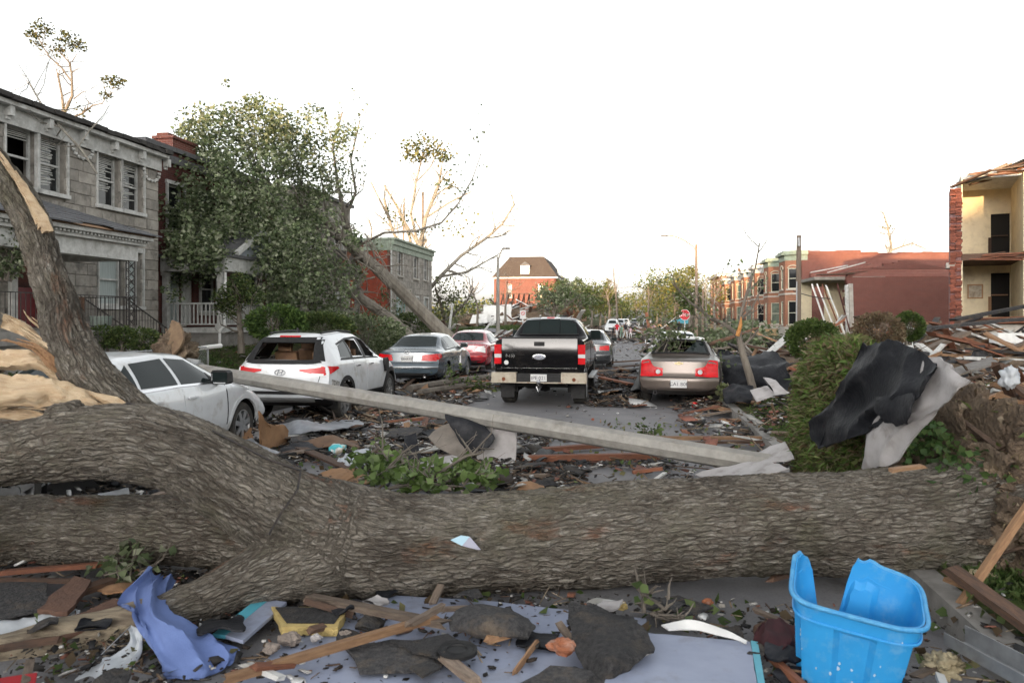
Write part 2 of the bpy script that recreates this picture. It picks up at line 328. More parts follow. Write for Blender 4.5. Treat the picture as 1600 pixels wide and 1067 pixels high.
# ------------------------------------------------------------------ ground, road, kerbs
rg0 = np.random.default_rng(11)
def ground_mats():
    m = bpy.data.materials.new('ground_turf_and_soil'); m.use_nodes = True; n, l = ND(m); b = n['Principled BSDF']; b.inputs['Roughness'].default_value = .95; b.inputs['Specular IOR Level'].default_value = .1
    g = n.new('ShaderNodeNewGeometry')
    def noise(s, d=6):
        t = n.new('ShaderNodeTexNoise'); t.inputs['Scale'].default_value = s; t.inputs['Detail'].default_value = d; t.inputs['Roughness'].default_value = .7; l.new(g.outputs['Position'], t.inputs['Vector']); return t.outputs['Fac']
    def mix(f, a, c, lo=.4, hi=.6):
        r = n.new('ShaderNodeMapRange'); r.inputs[1].default_value, r.inputs[2].default_value = lo, hi; l.new(f, r.inputs[0]); x = n.new('ShaderNodeMix'); x.data_type = 'RGBA'; l.new(r.outputs[0], x.inputs[0])
        for k, v in ((6, a), (7, c)):
            if isinstance(v, tuple): x.inputs[k].default_value = (*v, 1)
            else: l.new(v, x.inputs[k])
        return x.outputs[2]
    gr = mix(noise(9), (.035, .06, .018), (.075, .10, .03)); so = mix(noise(4), (.045, .034, .026), (.11, .085, .065)); l.new(mix(noise(.7, 9), gr, so, .42, .6), b.inputs['Base Color'])
    bp = n.new('ShaderNodeBump'); bp.inputs['Strength'].default_value = .6; bp.inputs['Distance'].default_value = .05; l.new(noise(14), bp.inputs['Height']); l.new(bp.outputs[0], b.inputs['Normal'])
    a = bpy.data.materials.new('worn_asphalt'); a.use_nodes = True; n, l = ND(a); b = n['Principled BSDF']; b.inputs['Specular IOR Level'].default_value = .3; m0 = m
    g = n.new('ShaderNodeNewGeometry')
    base = mix(noise(1.1), (.175, .172, .18), (.225, .22, .223)); base = mix(noise(60, 3), base, (.135, .132, .137), .5, .75)
    base = mix(noise(.55, 10), base, (.075, .068, .062), .57, .70); base = mix(noise(2.3, 10), base, (.30, .29, .27), .66, .74); l.new(base, b.inputs['Base Color'])
    r = n.new('ShaderNodeMapRange'); r.inputs[3].default_value, r.inputs[4].default_value = .65, .95; l.new(noise(.8), r.inputs[0]); l.new(r.outputs[0], b.inputs['Roughness'])
    bp = n.new('ShaderNodeBump'); bp.inputs['Strength'].default_value = .5; bp.inputs['Distance'].default_value = .01; l.new(noise(45), bp.inputs['Height']); l.new(bp.outputs[0], b.inputs['Normal'])
    return m0, a
GROUND, ASPH = ground_mats()
CONC = mat('old_concrete', (.30, .285, .265), (.20, .19, .175), 3, .9, .35, bscale=30, coord='World', c3=(.1, .09, .08), s3=1.2, a3=.6)
vl = [-900, -300, -120, -60, -30, -20, -16, -14, -12.4, -11.7, -11.0, -9, VL-.17]
vr = [VR+.17, 3.4, 5.4, 6.5, 7.5, 9, 12, 16, 22, 30, 60, 120, 300, 900]
ul = [-900, -300, -120, -60, -30, -15, -6, 0, 3, 5, 7, 9, 11, 13, 15, 18, 21, 25, 30, 35, 42, 50, 58, 60, 64, 68, 72, 80, 95, 110, 130, 160, 200, 300, 600, 1500]
V = []; Fc = []
allv = vl+[VL-.16, VR+.16]+vr
for u in ul:
    for v in allv:
        z = gh(v) if (v < VL or v > VR) else -.1
        if v in (VL-.16, VR+.16): z = -.1
        if (v < -8 or v > 3) and abs(u) < 140: z += .06*math.sin(u*1.3+v*.9)*(abs(v) < 40)
        V.append(st(v, u, z))
nw = len(allv)
for i in range(len(ul)-1):
    for j in range(nw-1): Fc.append((i*nw+j, i*nw+j+1, (i+1)*nw+j+1, (i+1)*nw+j))
struct(mesh_obj('ground', V, Fc, GROUND, smooth=False))
V = []; Fc = []; uu = list(np.arange(-60, 60, 1.0))+list(np.arange(60, 1500, 40)); vv = np.linspace(VL-.03, VR+.03, 12)
for u in uu:
    for v in vv:
        x = (v-(VL+VR)/2)/((VR-VL)/2); V.append(st(v, u, .05*(1-x*x)-.05+.006*math.sin(u*2.1+v*3)))
for i in range(len(uu)-1):
    for j in range(11): Fc.append((i*12+j, i*12+j+1, (i+1)*12+j+1, (i+1)*12+j))
struct(mesh_obj('road', V, Fc, ASPH, smooth=True))
for side in (0, 1):
    mb = MB(); a = (VR, VR+.17) if side else (VL-.17, VL)
    for u in np.arange(-45, 150, 3.0):
        if not side and 60 < u+1.5 < 69: continue
        lo = rg0.uniform(-.012, .012); z1 = .135+lo
        P = [st(a[0], u+.012, -.1), st(a[1], u+.012, -.1), st(a[1], u+2.988, -.1), st(a[0], u+2.988, -.1)]
        vs_ = P+[Vector((p.x, p.y, z1-.0)) for p in P]; mb.add(vs_, [(0,3,2,1),(4,5,6,7),(0,1,5,4),(1,2,6,5),(2,3,7,6),(3,0,4,7)])
    struct(mb.build('kerb', CONC))
    mb = MB(); b = (3.75, 5.25) if side else (-10.6, -9.1)
    for u in np.arange(-45, 150, 1.5):
        if not side and 59 < u+.75 < 70: continue
        z = gh((b[0]+b[1])/2)+.07+rg0.uniform(-.015, .015); P = [st(b[0], u+.01, -.1), st(b[1], u+.01, -.1), st(b[1], u+1.49, -.1), st(b[0], u+1.49, -.1)]
        mb.add(P+[Vector((p.x, p.y, z)) for p in P], [(0,3,2,1),(4,5,6,7),(0,1,5,4),(1,2,6,5),(2,3,7,6),(3,0,4,7)])
    struct(mb.build('pavement', CONC))
V = [st(VL-.01, 61, -.004+.16), st(VL-.01, 68.5, .156), st(-90, 68.5, 1.02), st(-90, 61, 1.02), st(-12.4, 61, 1.02), st(-12.4, 68.5, 1.02)]
struct(mesh_obj('side_street', V, [(0, 1, 5, 4), (4, 5, 2, 3)], ASPH))
# far wood behind the camera (its tops cut the low sun; it is what the car glass and the tailgate mirror)
def wood(name, spans, label, seed):
    rg = np.random.default_rng(seed); P = []
    for (x, y, h, r) in spans:
        k = int(260*r)
        P.append(ball_pts(rg, (x, y, h*.62), (r, r*.8, h*.40), k, .3)); P.append(ball_pts(rg, (x, y, h*.25), (r*.9, r*.8, h*.28), k//2, .2))
    P = np.concatenate(P); P = P[P[:, 2] > .3]
    o = leaves(name, P, 1.3, [(.035, .05, .02), (.05, .07, .025), (.07, .08, .03)], LEAF, None, seed)
    return tag(o, label, None, None, 'stuff')
rw = random.Random(3)
wood('woodland', [(x+rw.uniform(-3, 3), -105+rw.uniform(-12, 12), 16.5+rw.uniform(-2.5, 2.5), rw.uniform(5, 8)) for x in range(-170, 150, 5)], 'dense dark wood closing the street behind the viewer', 5)
# ------------------------------------------------------------------ walls, windows and houses
def wall(mb, P, A, N, Wd, H, holes=(), th=.3, m=0, mr=None, z0=0.0, top=None):
    """wall slab with openings. P: lower start corner on the outer face, A along, N outward"""
    P, A, N = Vector(P), Vector(A), Vector(N); Z = Vector((0, 0, 1)); mr = m if mr is None else mr
    xs = sorted({0, Wd, *[h[0] for h in holes], *[h[1] for h in holes]}); zs = sorted({z0, H, *[h[2] for h in holes], *[h[3] for h in holes]})
    def inside(x, z): return any(h[0] < x < h[1] and h[2] < z < h[3] for h in holes)
    flip = A.cross(Z).dot(N) < 0
    def q(pts, mm):
        mb.add(pts if not flip else pts[::-1], [(0, 1, 2, 3)], mm)
    pt = lambda x, z, d=0: P+A*x+Z*z-N*d
    for i in range(len(xs)-1):
        for j in range(len(zs)-1):
            a, b, c, d = xs[i], xs[i+1], zs[j], zs[j+1]
            if inside((a+b)/2, (c+d)/2): continue
            q([pt(a, c), pt(b, c), pt(b, d), pt(a, d)], m); q([pt(b, c, th), pt(a, c, th), pt(a, d, th), pt(b, d, th)], m)
    for a, b, c, d in holes:
        q([pt(a, c), pt(a, c, th), pt(b, c, th), pt(b, c)][::-1], mr); q([pt(a, d), pt(b, d), pt(b, d, th), pt(a, d, th)][::-1], mr)
        q([pt(a, c), pt(a, d), pt(a, d, th), pt(a, c, th)][::-1], mr); q([pt(b, c), pt(b, c, th), pt(b, d, th), pt(b, d)][::-1], mr)
    q([pt(0, H), pt(Wd, H), pt(Wd, H, th), pt(0, H, th)], m); q([pt(0, z0), pt(0, H), pt(0, H, th), pt(0, z0, th)], m); q([pt(Wd, z0), pt(Wd, z0, th), pt(Wd, H, th), pt(Wd, H)], m)
def window(par, P, A, N, h, fm, gm=None, arch=False, rail=True, sill=None, fw=.07, setb=.10, surround=0, sm=None, blind=None, seed=0, label=None):
    P, A, N = Vector(P), Vector(A), Vector(N); Z = Vector((0, 0, 1)); a, b, c, d = h; gm = gm or GLASS
    pt = lambda x, z, dd: P+A*x+Z*z-N*dd
    mb = MB(); s = setb
    mb.bar(pt(a+.002, c+fw/2, s), pt(b-.002, c+fw/2, s), .06, fw, 0, Z); mb.bar(pt(a+.002, d-fw/2, s), pt(b-.002, d-fw/2, s), .06, fw, 0, Z)
    for x in (a+fw/2, b-fw/2): mb.bar(pt(x, c+fw, s), pt(x, d-fw, s), .06, fw, 0, N)
    if rail: mb.bar(pt(a+fw, (c+d)/2, s-.012), pt(b-fw, (c+d)/2, s-.012), .07, .05, 0, Z)
    if surround:
        w = surround
        for x in (a-w/2, b+w/2): mb.bar(pt(x, c-.02, -.025), pt(x, d+w, -.025), .05, w, 0, N)
        mb.bar(pt(a-w, d+w*.5, -.04), pt(b+w, d+w*.5, -.04), .08, w, 0, Z)
    if arch:
        cx = (a+b)/2; rr_ = (b-a)/2; n = 10
        for i in range(n):
            t0, t1 = math.pi*i/n, math.pi*(i+1)/n
            mb.bar(pt(cx+rr_*math.cos(t0), d-.02+rr_*.55*math.sin(t0), -.02), pt(cx+rr_*math.cos(t1), d-.02+rr_*.55*math.sin(t1), -.02), .06, .1, 0, N)
    f = mb.build('window', fm, par)
    if label: f['label'] = label
    if gm != 'open':
        g = MB(); g.add([pt(a, c, s+.03), pt(b, c, s+.03), pt(b, d, s+.03), pt(a, d, s+.03), pt(a, c, s+.036), pt(b, c, s+.036), pt(b, d, s+.036), pt(a, d, s+.036)], [(0,1,2,3),(7,6,5,4),(0,4,5,1),(1,5,6,2),(2,6,7,3),(3,7,4,0)] if A.cross(Z).dot(N) > 0 else [(3,2,1,0),(4,5,6,7),(1,5,4,0),(2,6,5,1),(3,7,6,2),(0,4,7,3)])
        g.build('pane', gm, f)
    if sill:
        m2 = MB(); m2.bar(pt(a-.12, c-.05, -.05), pt(b+.12, c-.05, -.05), .16, .1, 0, Z); m2.build('sill', sill, f)
    if blind:
        rr = random.Random(seed); x0 = a+fw+.01; x1 = b-fw-.01; z = d-fw-.03; k = 0; bot = c+fw+(d-c)*blind[1]
        while z > bot:
            t = (d-z)/(d-c); ax = x0+rr.random()*blind[0]*t*.5*(x1-x0); bx = x1-rr.random()*blind[0]*(x1-x0)*.8*(t > .2)
            tilt = rr.uniform(-1, 1)*blind[0]*.25*t
            m2 = MB(); m2.bar(pt(ax, z, s+.018-.008), pt(max(bx, ax+.1), z+tilt*(bx-ax), s+.018-.008), .004, .028, 0, Z)
            m2.build('slat', blind[2], f); z -= .045+rr.random()*.02*blind[0]; k += 1
    return f
X_, Y_, Z_ = Vector((1, 0, 0)), Vector((0, 1, 0)), Vector((0, 0, 1))
BRICKD = brick_mat('dark_red_brick', (.115, .036, .03), (.075, .026, .024), (.10, .075, .065))
BRICKR = brick_mat('red_brick_wall', (.18, .062, .047), (.135, .048, .038), (.27, .19, .165), a3=.6, c3=(.12, .05, .042))
BRICKP = brick_mat('buff_red_brick', (.33, .15, .09), (.26, .11, .07), (.34, .24, .18), a3=.3, c3=(.16, .1, .07))
BRICKG = brick_mat('glazed_pink_brick', (.25, .13, .125), (.20, .10, .10), (.33, .27, .26), a3=.2)
REDPAINT = mat('red_painted_render', (.33, .06, .028), (.22, .045, .025), 2, .8, .2, c3=(.14, .05, .035), s3=1.3, a3=.5)
STONEG = mat('weathered_grey_stone', (.38, .352, .312), (.25, .23, .204), 3.2, .9, .5, bscale=18, coord='World', c3=(.06, .055, .05), s3=1.7, a3=.75, rand=.17)
STONEL = mat('pale_limestone', (.5, .47, .42), (.36, .33, .29), 4, .9, .4, rand=.1)
GREENP = mat('pale_green_cornice_paint', (.30, .36, .28), (.21, .26, .2), 3, .6, c3=(.13, .13, .1), s3=3)
ROOFG = mat('grey_slate_roof', (.085, .085, .09), (.14, .14, .145), 10, .9, .5, c3=(.05, .045, .045), s3=2)
CURT = mat('pale_curtain', (.42, .47, .46), (.30, .34, .33), 3, .8, .2, stretch=(12, 12, .6))
BLIND = mat('dirty_white_slat', (.55, .55, .52), (.38, .38, .35), 6, .6)
ROOM = mat('cream_plaster', (.72, .63, .44), (.6, .52, .37), 1.5, .9, .1, c3=(.3, .24, .16), s3=2, a3=.4)
CUBE = None
def unit_block():
    global CUBE
    if CUBE: return CUBE
    b = .06; v = []; f = []
    mb = MB(); e = .5
    # front-chamfered block, 12-ish faces, x is the outward face
    mb.add([(-e,-e,-e),(-e,e,-e),(-e,e,e),(-e,-e,e),(.42,-e,-e),(.42,e,-e),(.42,e,e),(.42,-e,e),(e,-e+.02,-e+.05),(e,e-.02,-e+.05),(e,e-.02,e-.05),(e,-e+.02,e-.05)],
           [(0,4,5,1),(1,5,6,2),(2,6,7,3),(3,7,4,0),(4,8,9,5),(5,9,10,6),(6,10,11,7),(7,11,8,4),(8,11,10,9)[::-1]])
    CUBE = bpy.data.meshes.new('stone_block'); CUBE.from_pydata(mb.v, [], mb.f); CUBE.materials.append(STONEG); return CUBE
def blocks(par, v0, u0, u1, z0, z1, holes, rows, seed, depth=.05, me=None):
    """courses of stone blocks on a wall whose face looks along +x at x=v0"""
    rr = random.Random(seed); me = me or unit_block(); hh = (z1-z0)/rows
    for k in range(rows):
        za, zb = z0+k*hh, z0+(k+1)*hh; u = u0
        while u < u1-.05:
            w = rr.uniform(.55, 1.25); e = min(u+w, u1)
            if u1-e < .3: e = u1
            segs = [(u, e)]
            for (a, b, c, d) in holes:
                if c < zb-.03 and d > za+.03:
                    ns = []
                    for s0, s1 in segs:
                        if b <= s0 or a >= s1: ns.append((s0, s1)); continue
                        if s0 < a: ns.append((s0, a))
                        if s1 > b: ns.append((b, s1))
                    segs = ns
            for s0, s1 in segs:
                if s1-s0 < .06: continue
                pr = rr.uniform(-.008, .008)
                inst('stone', me, par, (v0+pr, (s0+s1)/2, (za+zb)/2), (0, 0, 0), (depth*2, s1-s0-.014, hh-.012))
            u = e
def house(name, label, v, u, z, group=None, cat='house'):
    return thing(name, label, cat, st(v, u, z), YAW, group)
# ---- 1: the grey stone house with the hipped porch (left, nearest)
H1u0, H1u1 = 9.0, 22.0
h = house('stone_house', 'weathered grey stone house with broken blinds and shingled porch roof', -14.6, 0, .9)
hz = 7.0-.9
holes = [(16.1, 17.0, 4.2, 5.62), (17.1, 18.0, 4.2, 5.62), (19.25, 20.15, 4.15, 5.62), (20.3, 21.2, 4.15, 5.62), (19.3, 20.35, 1.35, 2.85), (20.55, 21.15, 1.35, 2.95), (16.3, 17.3, .75, 2.9), (11, 12, 4.2, 5.6), (12.2, 13.2, 4.2, 5.6), (11, 13, 1.4, 2.9)]
mb = MB(); wall(mb, (0, 0, 0), Y_, X_, H1u1, hz, holes, .3); 
wall(mb, (-.3, H1u1, 0), -X_, Y_, 9, hz, (), .3); wall(mb, (-.3, H1u0, 0), -X_, -Y_, 9, hz, (), .3)
mb.v = [(x, max(y, H1u0) if abs(y) < .01 else y, z) for x, y, z in mb.v]
mb.build('wall', STONEG, h)
blocks(h, .0, H1u0, H1u1, .0, hz-.55, holes, 18, 5)
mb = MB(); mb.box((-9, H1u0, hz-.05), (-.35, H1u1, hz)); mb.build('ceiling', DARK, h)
mb = MB(); mb.box((-.9, H1u0+.3, 0), (-.8, H1u1-.3, hz-.1)); mb.build('unlit_interior', DARK, h)  # near-black backing paints the unlit rooms behind the windows
mb = MB()
mb.box((0.05, H1u0, hz-.52), (.12, H1u1+.06, hz-.12)); mb.box((.02, H1u0-.1, hz-.12), (.34, H1u1+.12, hz-.02)); mb.build('frieze', WHITE, h)
mb = MB()
rr = random.Random(2)
for k in range(40):
    a = H1u0-.15+k*(H1u1-H1u0+.3)/40; w_ = (H1u1-H1u0+.3)/40; zz = hz+rr.uniform(-.015, .03)
    mb.box((-9, a, zz-.015), (.44+rr.uniform(-.05, .03), a+w_-.004, zz+.10))
mb.build('roof', mat('tar_roof_edge', (.03, .028, .027), (.06, .055, .05), 6, .9, .4), h)
for k in range(11):
    a = H1u0+.8+k*1.24
    mb = MB(); mb.box((.12, a-.07, hz-.36), (.30, a+.07, hz-.125)); mb.box((.12, a-.05, hz-.44), (.20, a+.05, hz-.36)); mb.build('bracket', WHITE, h)
for (a, zc) in ((18.6, hz-.55), (21.6, hz-.62)):     # carved swags under the frieze
    mb = MB()
    for i in range(9):
        t = math.pi*i/8; c = Vector((.07, a-.38*math.cos(t), zc-.28*math.sin(t)))
        mb.tube([c+Vector((0, -.05, .02)), c+Vector((.03, 0, 0)), c+Vector((0, .05, -.02))], [.03, .05, .03], 6)
    mb.build('carved_swag', WHITE, h)
for i, hh_ in enumerate(holes):
    up = hh_[2] > 3; low = i in (4, 5)
    b = (.9 if i in (0, 3) else .55, [.45, .05, .25, .12, 0, 0, 0, .1, .2, 0][i], BLIND) if up and i != 0 else None
    if i == 0: b = (1.0, .75, BLIND)
    if i == 6: continue
    window(h, (0, 0, 0), Y_, X_, hh_, WHITE, 'open' if i in (0,) else (CURT if low else GLASS), surround=.14, sill=WHITE, blind=b, seed=i, setb=.14)
mb = MB()                                                  # red door
mb.box((-.16, 16.32, .76), (-.11, 17.28, 1.75)); mb.build('door', mat('red_door_paint', (.20, .018, .022), (.13, .014, .018), 5, .5), h)
mb = MB(); mb.box((-.155, 16.36, 1.75), (-.12, 17.24, 2.88)); mb.build('door_glass', GLASS, h)
mb = MB()
for a in (16.22, 17.38): mb.box((.05, a-.09, .72), (.16, a+.09, 3.0))
mb.box((.05, 16.1, 3.0), (.18, 17.5, 3.16)); mb.build('door_surround', WHITE, h)
# porch
pv, pu0, pu1 = 2.5, 12.4, 17.7
mb = MB(); mb.box((.05, pu0, .45), (pv, pu1, .72)); mb.box((.05, pu0+.1, -.5), (pv-.1, pu1-.1, .45)); mb.build('porch_floor', CONC, h)
mb = MB(); b0, b1 = 2.42, 2.80
mb.box((pv-.42, pu0, b0), (pv-.1, pu1-.1, b1)); mb.box((.05, pu1-.42, b0+.001), (pv-.43, pu1-.1, b1)); mb.box((.05, pu0, b1), (pv+.03, pu1+.02, b1+.07)); mb.box((.05, pu0, b1+.13), (pv+.17, pu1+.14, b1+.22))
mb.build('porch_beam', WHITE, h)
mb = MB(); a = pu0
while a < pu1: mb.box((pv+.03, a, b1+.072), (pv+.10, a+.06, b1+.128)); a += .12
x = .1
while x < pv: mb.box((x, pu1+.02, b1+.072), (x+.06, pu1+.09, b1+.128)); x += .12
struct(mb.build('dentil_course', WHITE, h), 'stuff')
SHG = mat('grey_shingle_roof', (.17, .175, .185), (.10, .10, .108), 14, .95, .6, c3=(.26, .27, .28), s3=3, a3=.4, rand=.25)
zr0, zr1 = b1+.26, 3.95; ov = .3                            # hip roof: courses of shingles, each course stepped
rows = 9; P0 = Vector((pv+ov, 0, zr0)); mbs = []
rr = random.Random(4)
mb = MB()
for k in range(rows):
    t0, t1 = k/rows, (k+1)/rows+.02
    xa, xb = (pv+ov)*(1-t0)+.05*t0, (pv+ov)*(1-t1)+.05*t1; za, zb = zr0+(zr1-zr0)*t0, zr0+(zr1-zr0)*t1
    ea, eb = pu1+ov-.95*t0, pu1+ov-.95*t1
    y = pu0
    while y < ea-.02:
        y2 = min(y+.34, ea); lift = rr.uniform(0, .012)
        if not (k == 0 and 14.6 < y < 16.4 and rr.random() < .6):
            mb.add([(xa, y+.004, za+lift+.012), (xa, y2, za+lift+.012), (xb, min(y2, eb), zb+.004), (xb, min(y+.004, eb), zb+.004), (xa, y+.004, za-.012), (xa, y2, za-.012)], [(0, 1, 2, 3), (4, 5, 1, 0)])
        y = y2
    ha = ea; n2 = max(1, int(xa/.34))
    for i in range(n2):
        x0_, x1_ = xa*i/n2+.05, xa*(i+1)/n2
        s0_, s1_ = (xb-.05)*i/n2+.05, (xb-.05)*(i+1)/n2+.05
        mb.add([(x0_, ea, za+.012), (x1_, ea, za+.012), (s1_, eb, zb+.004), (s0_, eb, zb+.004)], [(3, 2, 1, 0)])
struct(mb.build('shingle_courses', SHG, h), 'stuff')
mb = MB(); mb.add([(.05, pu0, zr0-.03), (pv+ov-.05, pu0, zr0-.03), (pv+ov-.05, pu1+ov-.05, zr0-.03), (.05, pu1+ov-.05, zr0-.03), (.05, pu0, zr1-.03), (.05, pu1+ov-1.0, zr1-.03)], [(0,1,2,3),(1,4,5,2)[::-1],(2,5,3),(0,3,5,4),(0,4,1)])
mb.build('porch_roof_boards', WOOD, h)
for (a, b) in ((pu1-.3, pv-.25), (12.8, pv-.25)):           # iron lattice posts
    mb = MB()
    for dx in (-.12, .12):
        for dy in (-.12, .12): mb.tube([(b+dx, a+dy, .72), (b+dx, a+dy, b0)], .014, 6)
    for k in range(8):
        z = .8+k*.2
        for s in (-1, 1): mb.tube([(b+.12, a-.12*s, z), (b+.12, a+.12*s, z+.2)], .008, 5); mb.tube([(b-.12*s, a+.12, z), (b+.12*s, a+.12, z+.2)], .008, 5)
    mb.build('porch_post', IRON, h)
def iron_rail(par, p, q, hgt, step=.13, r=.008):
    p, q = Vector(p), Vector(q); L = (q-p).length; mb = MB(); up = Vector((0, 0, hgt)); lo = Vector((0, 0, .1))
    mb.bar(p+up, q+up, .035, .02); mb.bar(p+lo, q+lo, .03, .015); rl = mb.build('railing', IRON, par); n = int(L/step)
    m2 = MB(); m2.tube([(0, 0, .1), (0, 0, hgt)], r, 5); me = None
    for i in range(n+1):
        if me is None: o = m2.build('baluster', IRON, rl, uv=False); me = o.data; o.location = p
        else: inst('baluster', me, rl, p.lerp(q, i/n))
iron_rail(h, (pv-.1, pu0, .72), (pv-.1, pu1-.15, .72), .8); iron_rail(h, (pv-.2, pu1-.1, .72), (.15, pu1-.1, .72), .8)
iron_rail(h, (1.9, pu1+.05, .70), (1.9, pu1+1.9, -.15), .85); iron_rail(h, (.7, pu1+.05, .70), (.7, pu1+1.9, -.15), .85)
for k in range(4):
    mb = MB(); mb.box((.6, pu1+k*.42-.02, -.5), (2.0, pu1+(k+1)*.42, .52-k*.2)); mb.build('step', CONC, h)
t = thing('plant_pot', 'squat grey-green plant pot standing on the porch behind iron railing', 'pot', st(-13.0, 17.3, 1.63), 0)
mb = MB(); mb.lathe([(.0, 0), (.17, 0), (.24, .12), (.25, .24), (.27, .28), (.27, .32), (.22, .32), (.20, .2), (0, .2)], 20); shade_auto(mb.build('pot_body', mat('grey_glazed_pot', (.22, .27, .24), (.15, .18, .16), 6, .5), t))
t2 = plank('broken_chair_board', st(-13.4, 17.0, 1.62), st(-13.1, 16.6, 2.4), .3, .04, WOODDARK, 'tilted brown board leaning on the grey stone porch wall', 'board')
# ---- 2: dark brick house with the pedimented porch
h = house('brick_house', 'dark red brick house behind a fallen tree with white pedimented porch', -15.3, 0, .9)
mb = MB(); hl = [(23.6, 24.4, .8, 2.9), (24.55, 25.2, .8, 2.9), (25.6, 26.6, 1.2, 2.9), (23.6, 24.5, 4.0, 5.5), (25.6, 26.6, 4.0, 5.5), (29, 30, 1.2, 2.9), (29, 30, 4, 5.5)]
wall(mb, (0, 22.35, 0), Y_, X_, 9.4, 6.6, [(a-22.35, b-22.35, c, d) for a, b, c, d in hl], .3); wall(mb, (-.3, 22.35, 0), -X_, -Y_, 10, 6.6, (), .3); wall(mb, (-.3, 31.75, 0), -X_, Y_, 10, 6.6, (), .3)
mb.build('wall', BRICKD, h)
mb = MB(); mb.box((-10, 22.3, 6.6), (.12, 31.8, 6.75)); mb.box((0.02, 22.3, 6.2), (.10, 31.8, 6.45)); mb.build('roof', ROOFG, h)
mb = MB(); mb.box((-1, 22.7, 0), (-.9, 31.4, 6.5)); mb.build('unlit_interior', DARK, h)
mb = MB(); mb.box((-1.0, 24.4, 6.7), (-.3, 25.8, 7.2)); mb.box((-1.06, 24.34, 7.2), (-.24, 25.86, 7.3)); mb.box((-.95, 24.45, 7.3), (-.5, 24.9, 7.42)); mb.build('chimney', BRICKR, h)
for i, hh_ in enumerate(hl):
    if i == 1: 
        mb = MB(); mb.box((-.15, hh_[0], hh_[2]), (-.1, hh_[1], hh_[3])); mb.build('door', WHITE, h); continue
    window(h, (0, 0, 0), Y_, X_, hh_, WHITE, CURT if i == 0 else GLASS, surround=.12, sill=STONEL)
pv, pu0, pu1 = 2.2, 23.25, 27.0; fz = .68
mb = MB(); mb.box((.02, pu0, fz-.16), (pv, pu1, fz)); mb.build('porch_floor', WHITE, h); mb = MB(); mb.box((.02, pu0+.08, -.3), (pv-.1, pu1-.1, fz-.161)); mb.build('porch_base', CONC, h)
for x in (.12, pv-.14):
    for y in (pu0+.12, pu1-.14):
        mb = MB(); mb.box((x-.09, y-.09, fz), (x+.09, y+.09, 2.52)); mb.box((x-.13, y-.13, 2.4), (x+.13, y+.13, 2.53)); mb.box((x-.13, y-.13, fz+.001), (x+.13, y+.13, fz+.14)); mb.build('porch_post', WHITE, h)
mb = MB(); mb.box((.02, pu0-.05, 2.53), (pv+.1, pu0+.25, 3.0)); mb.box((pv-.25, pu0+.251, 2.531), (pv+.1, pu1+.05, 3.0)); mb.build('porch_beam', WHITE, h); mb = MB(); mb.box((.02, pu0-.16, 3.001), (pv+.2, pu1+.16, 3.1)); mb.build('porch_roof', ROOFG, h)
c = (pu0+pu1)/2
mb = MB(); pk = 3.95; a0, a1 = pu0+.7, pu1+.2
mb.add([(pv+.12, a0, 3.1), (pv+.12, a1, 3.1), (pv+.12, (a0+a1)/2, pk), (.02, a0, 3.1), (.02, a1, 3.1), (.02, (a0+a1)/2, pk)], [(0, 1, 2), (5, 4, 3), (0, 3, 4, 1)]); mb.add([(pv+.12, a0, 3.1), (pv+.12, a1, 3.1), (pv+.12, (a0+a1)/2, pk), (.02, a0, 3.1), (.02, a1, 3.1), (.02, (a0+a1)/2, pk)], [(0, 2, 5, 3), (1, 4, 5, 2)], 1); mb.build('pediment', [mat('blue_grey_boarding', (.30, .33, .36), (.2, .22, .24), 5, .7), ROOFG], h)
mb = MB(); cc = (a0+a1)/2
for s, e in ((a0-.15, -1), (a1+.15, 1)):
    mb.bar((pv+.18, s, 3.14), (pv+.18, cc, pk+.1), .16, .13, 0, X_); mb.add([(.0, s, 3.16), (pv+.2, s, 3.16), (pv+.2, cc, pk+.16), (.0, cc, pk+.16), (.0, s, 3.2), (pv+.2, s, 3.2), (pv+.2, cc, pk+.2), (.0, cc, pk+.2)], [(0,1,2,3),(7,6,5,4),(0,4,5,1),(1,5,6,2),(2,6,7,3)], 1)
mb.build('pediment_trim', [WHITE, ROOFG], h)
def white_rail(par, p, q):
    p, q = Vector(p), Vector(q); mb = MB(); mb.bar(p+Z_*.8, q+Z_*.8, .09, .06); mb.bar(p+Z_*.12, q+Z_*.12, .07, .05); rl = mb.build('railing', WHITE, par); n = int((q-p).length/.135); me = None
    for i in range(1, n):
        if me is None: m2 = MB(); m2.box((-.022, -.022, .145), (.022, .022, .77)); o = m2.build('baluster', WHITE, rl, uv=False); o.location = p.lerp(q, i/n); me = o.data
        else: inst('baluster', me, rl, p.lerp(q, i/n))
white_rail(h, (.25, pu0+.12, fz), (pv-.24, pu0+.12, fz)); white_rail(h, (pv-.14, pu0+.25, fz), (pv-.14, pu1-.9, fz))
mb = MB(); mb.tube([(pv+.03, pu0+.1, 2.5), (pv+.03, pu0+.05, 1.0), (pv+.05, pu0, .75), (pv-.05, pu0-.1, .6), (pv-.05, pu0-.12, -.05)], .045, 8); mb.build('downpipe', WHITE2, h)
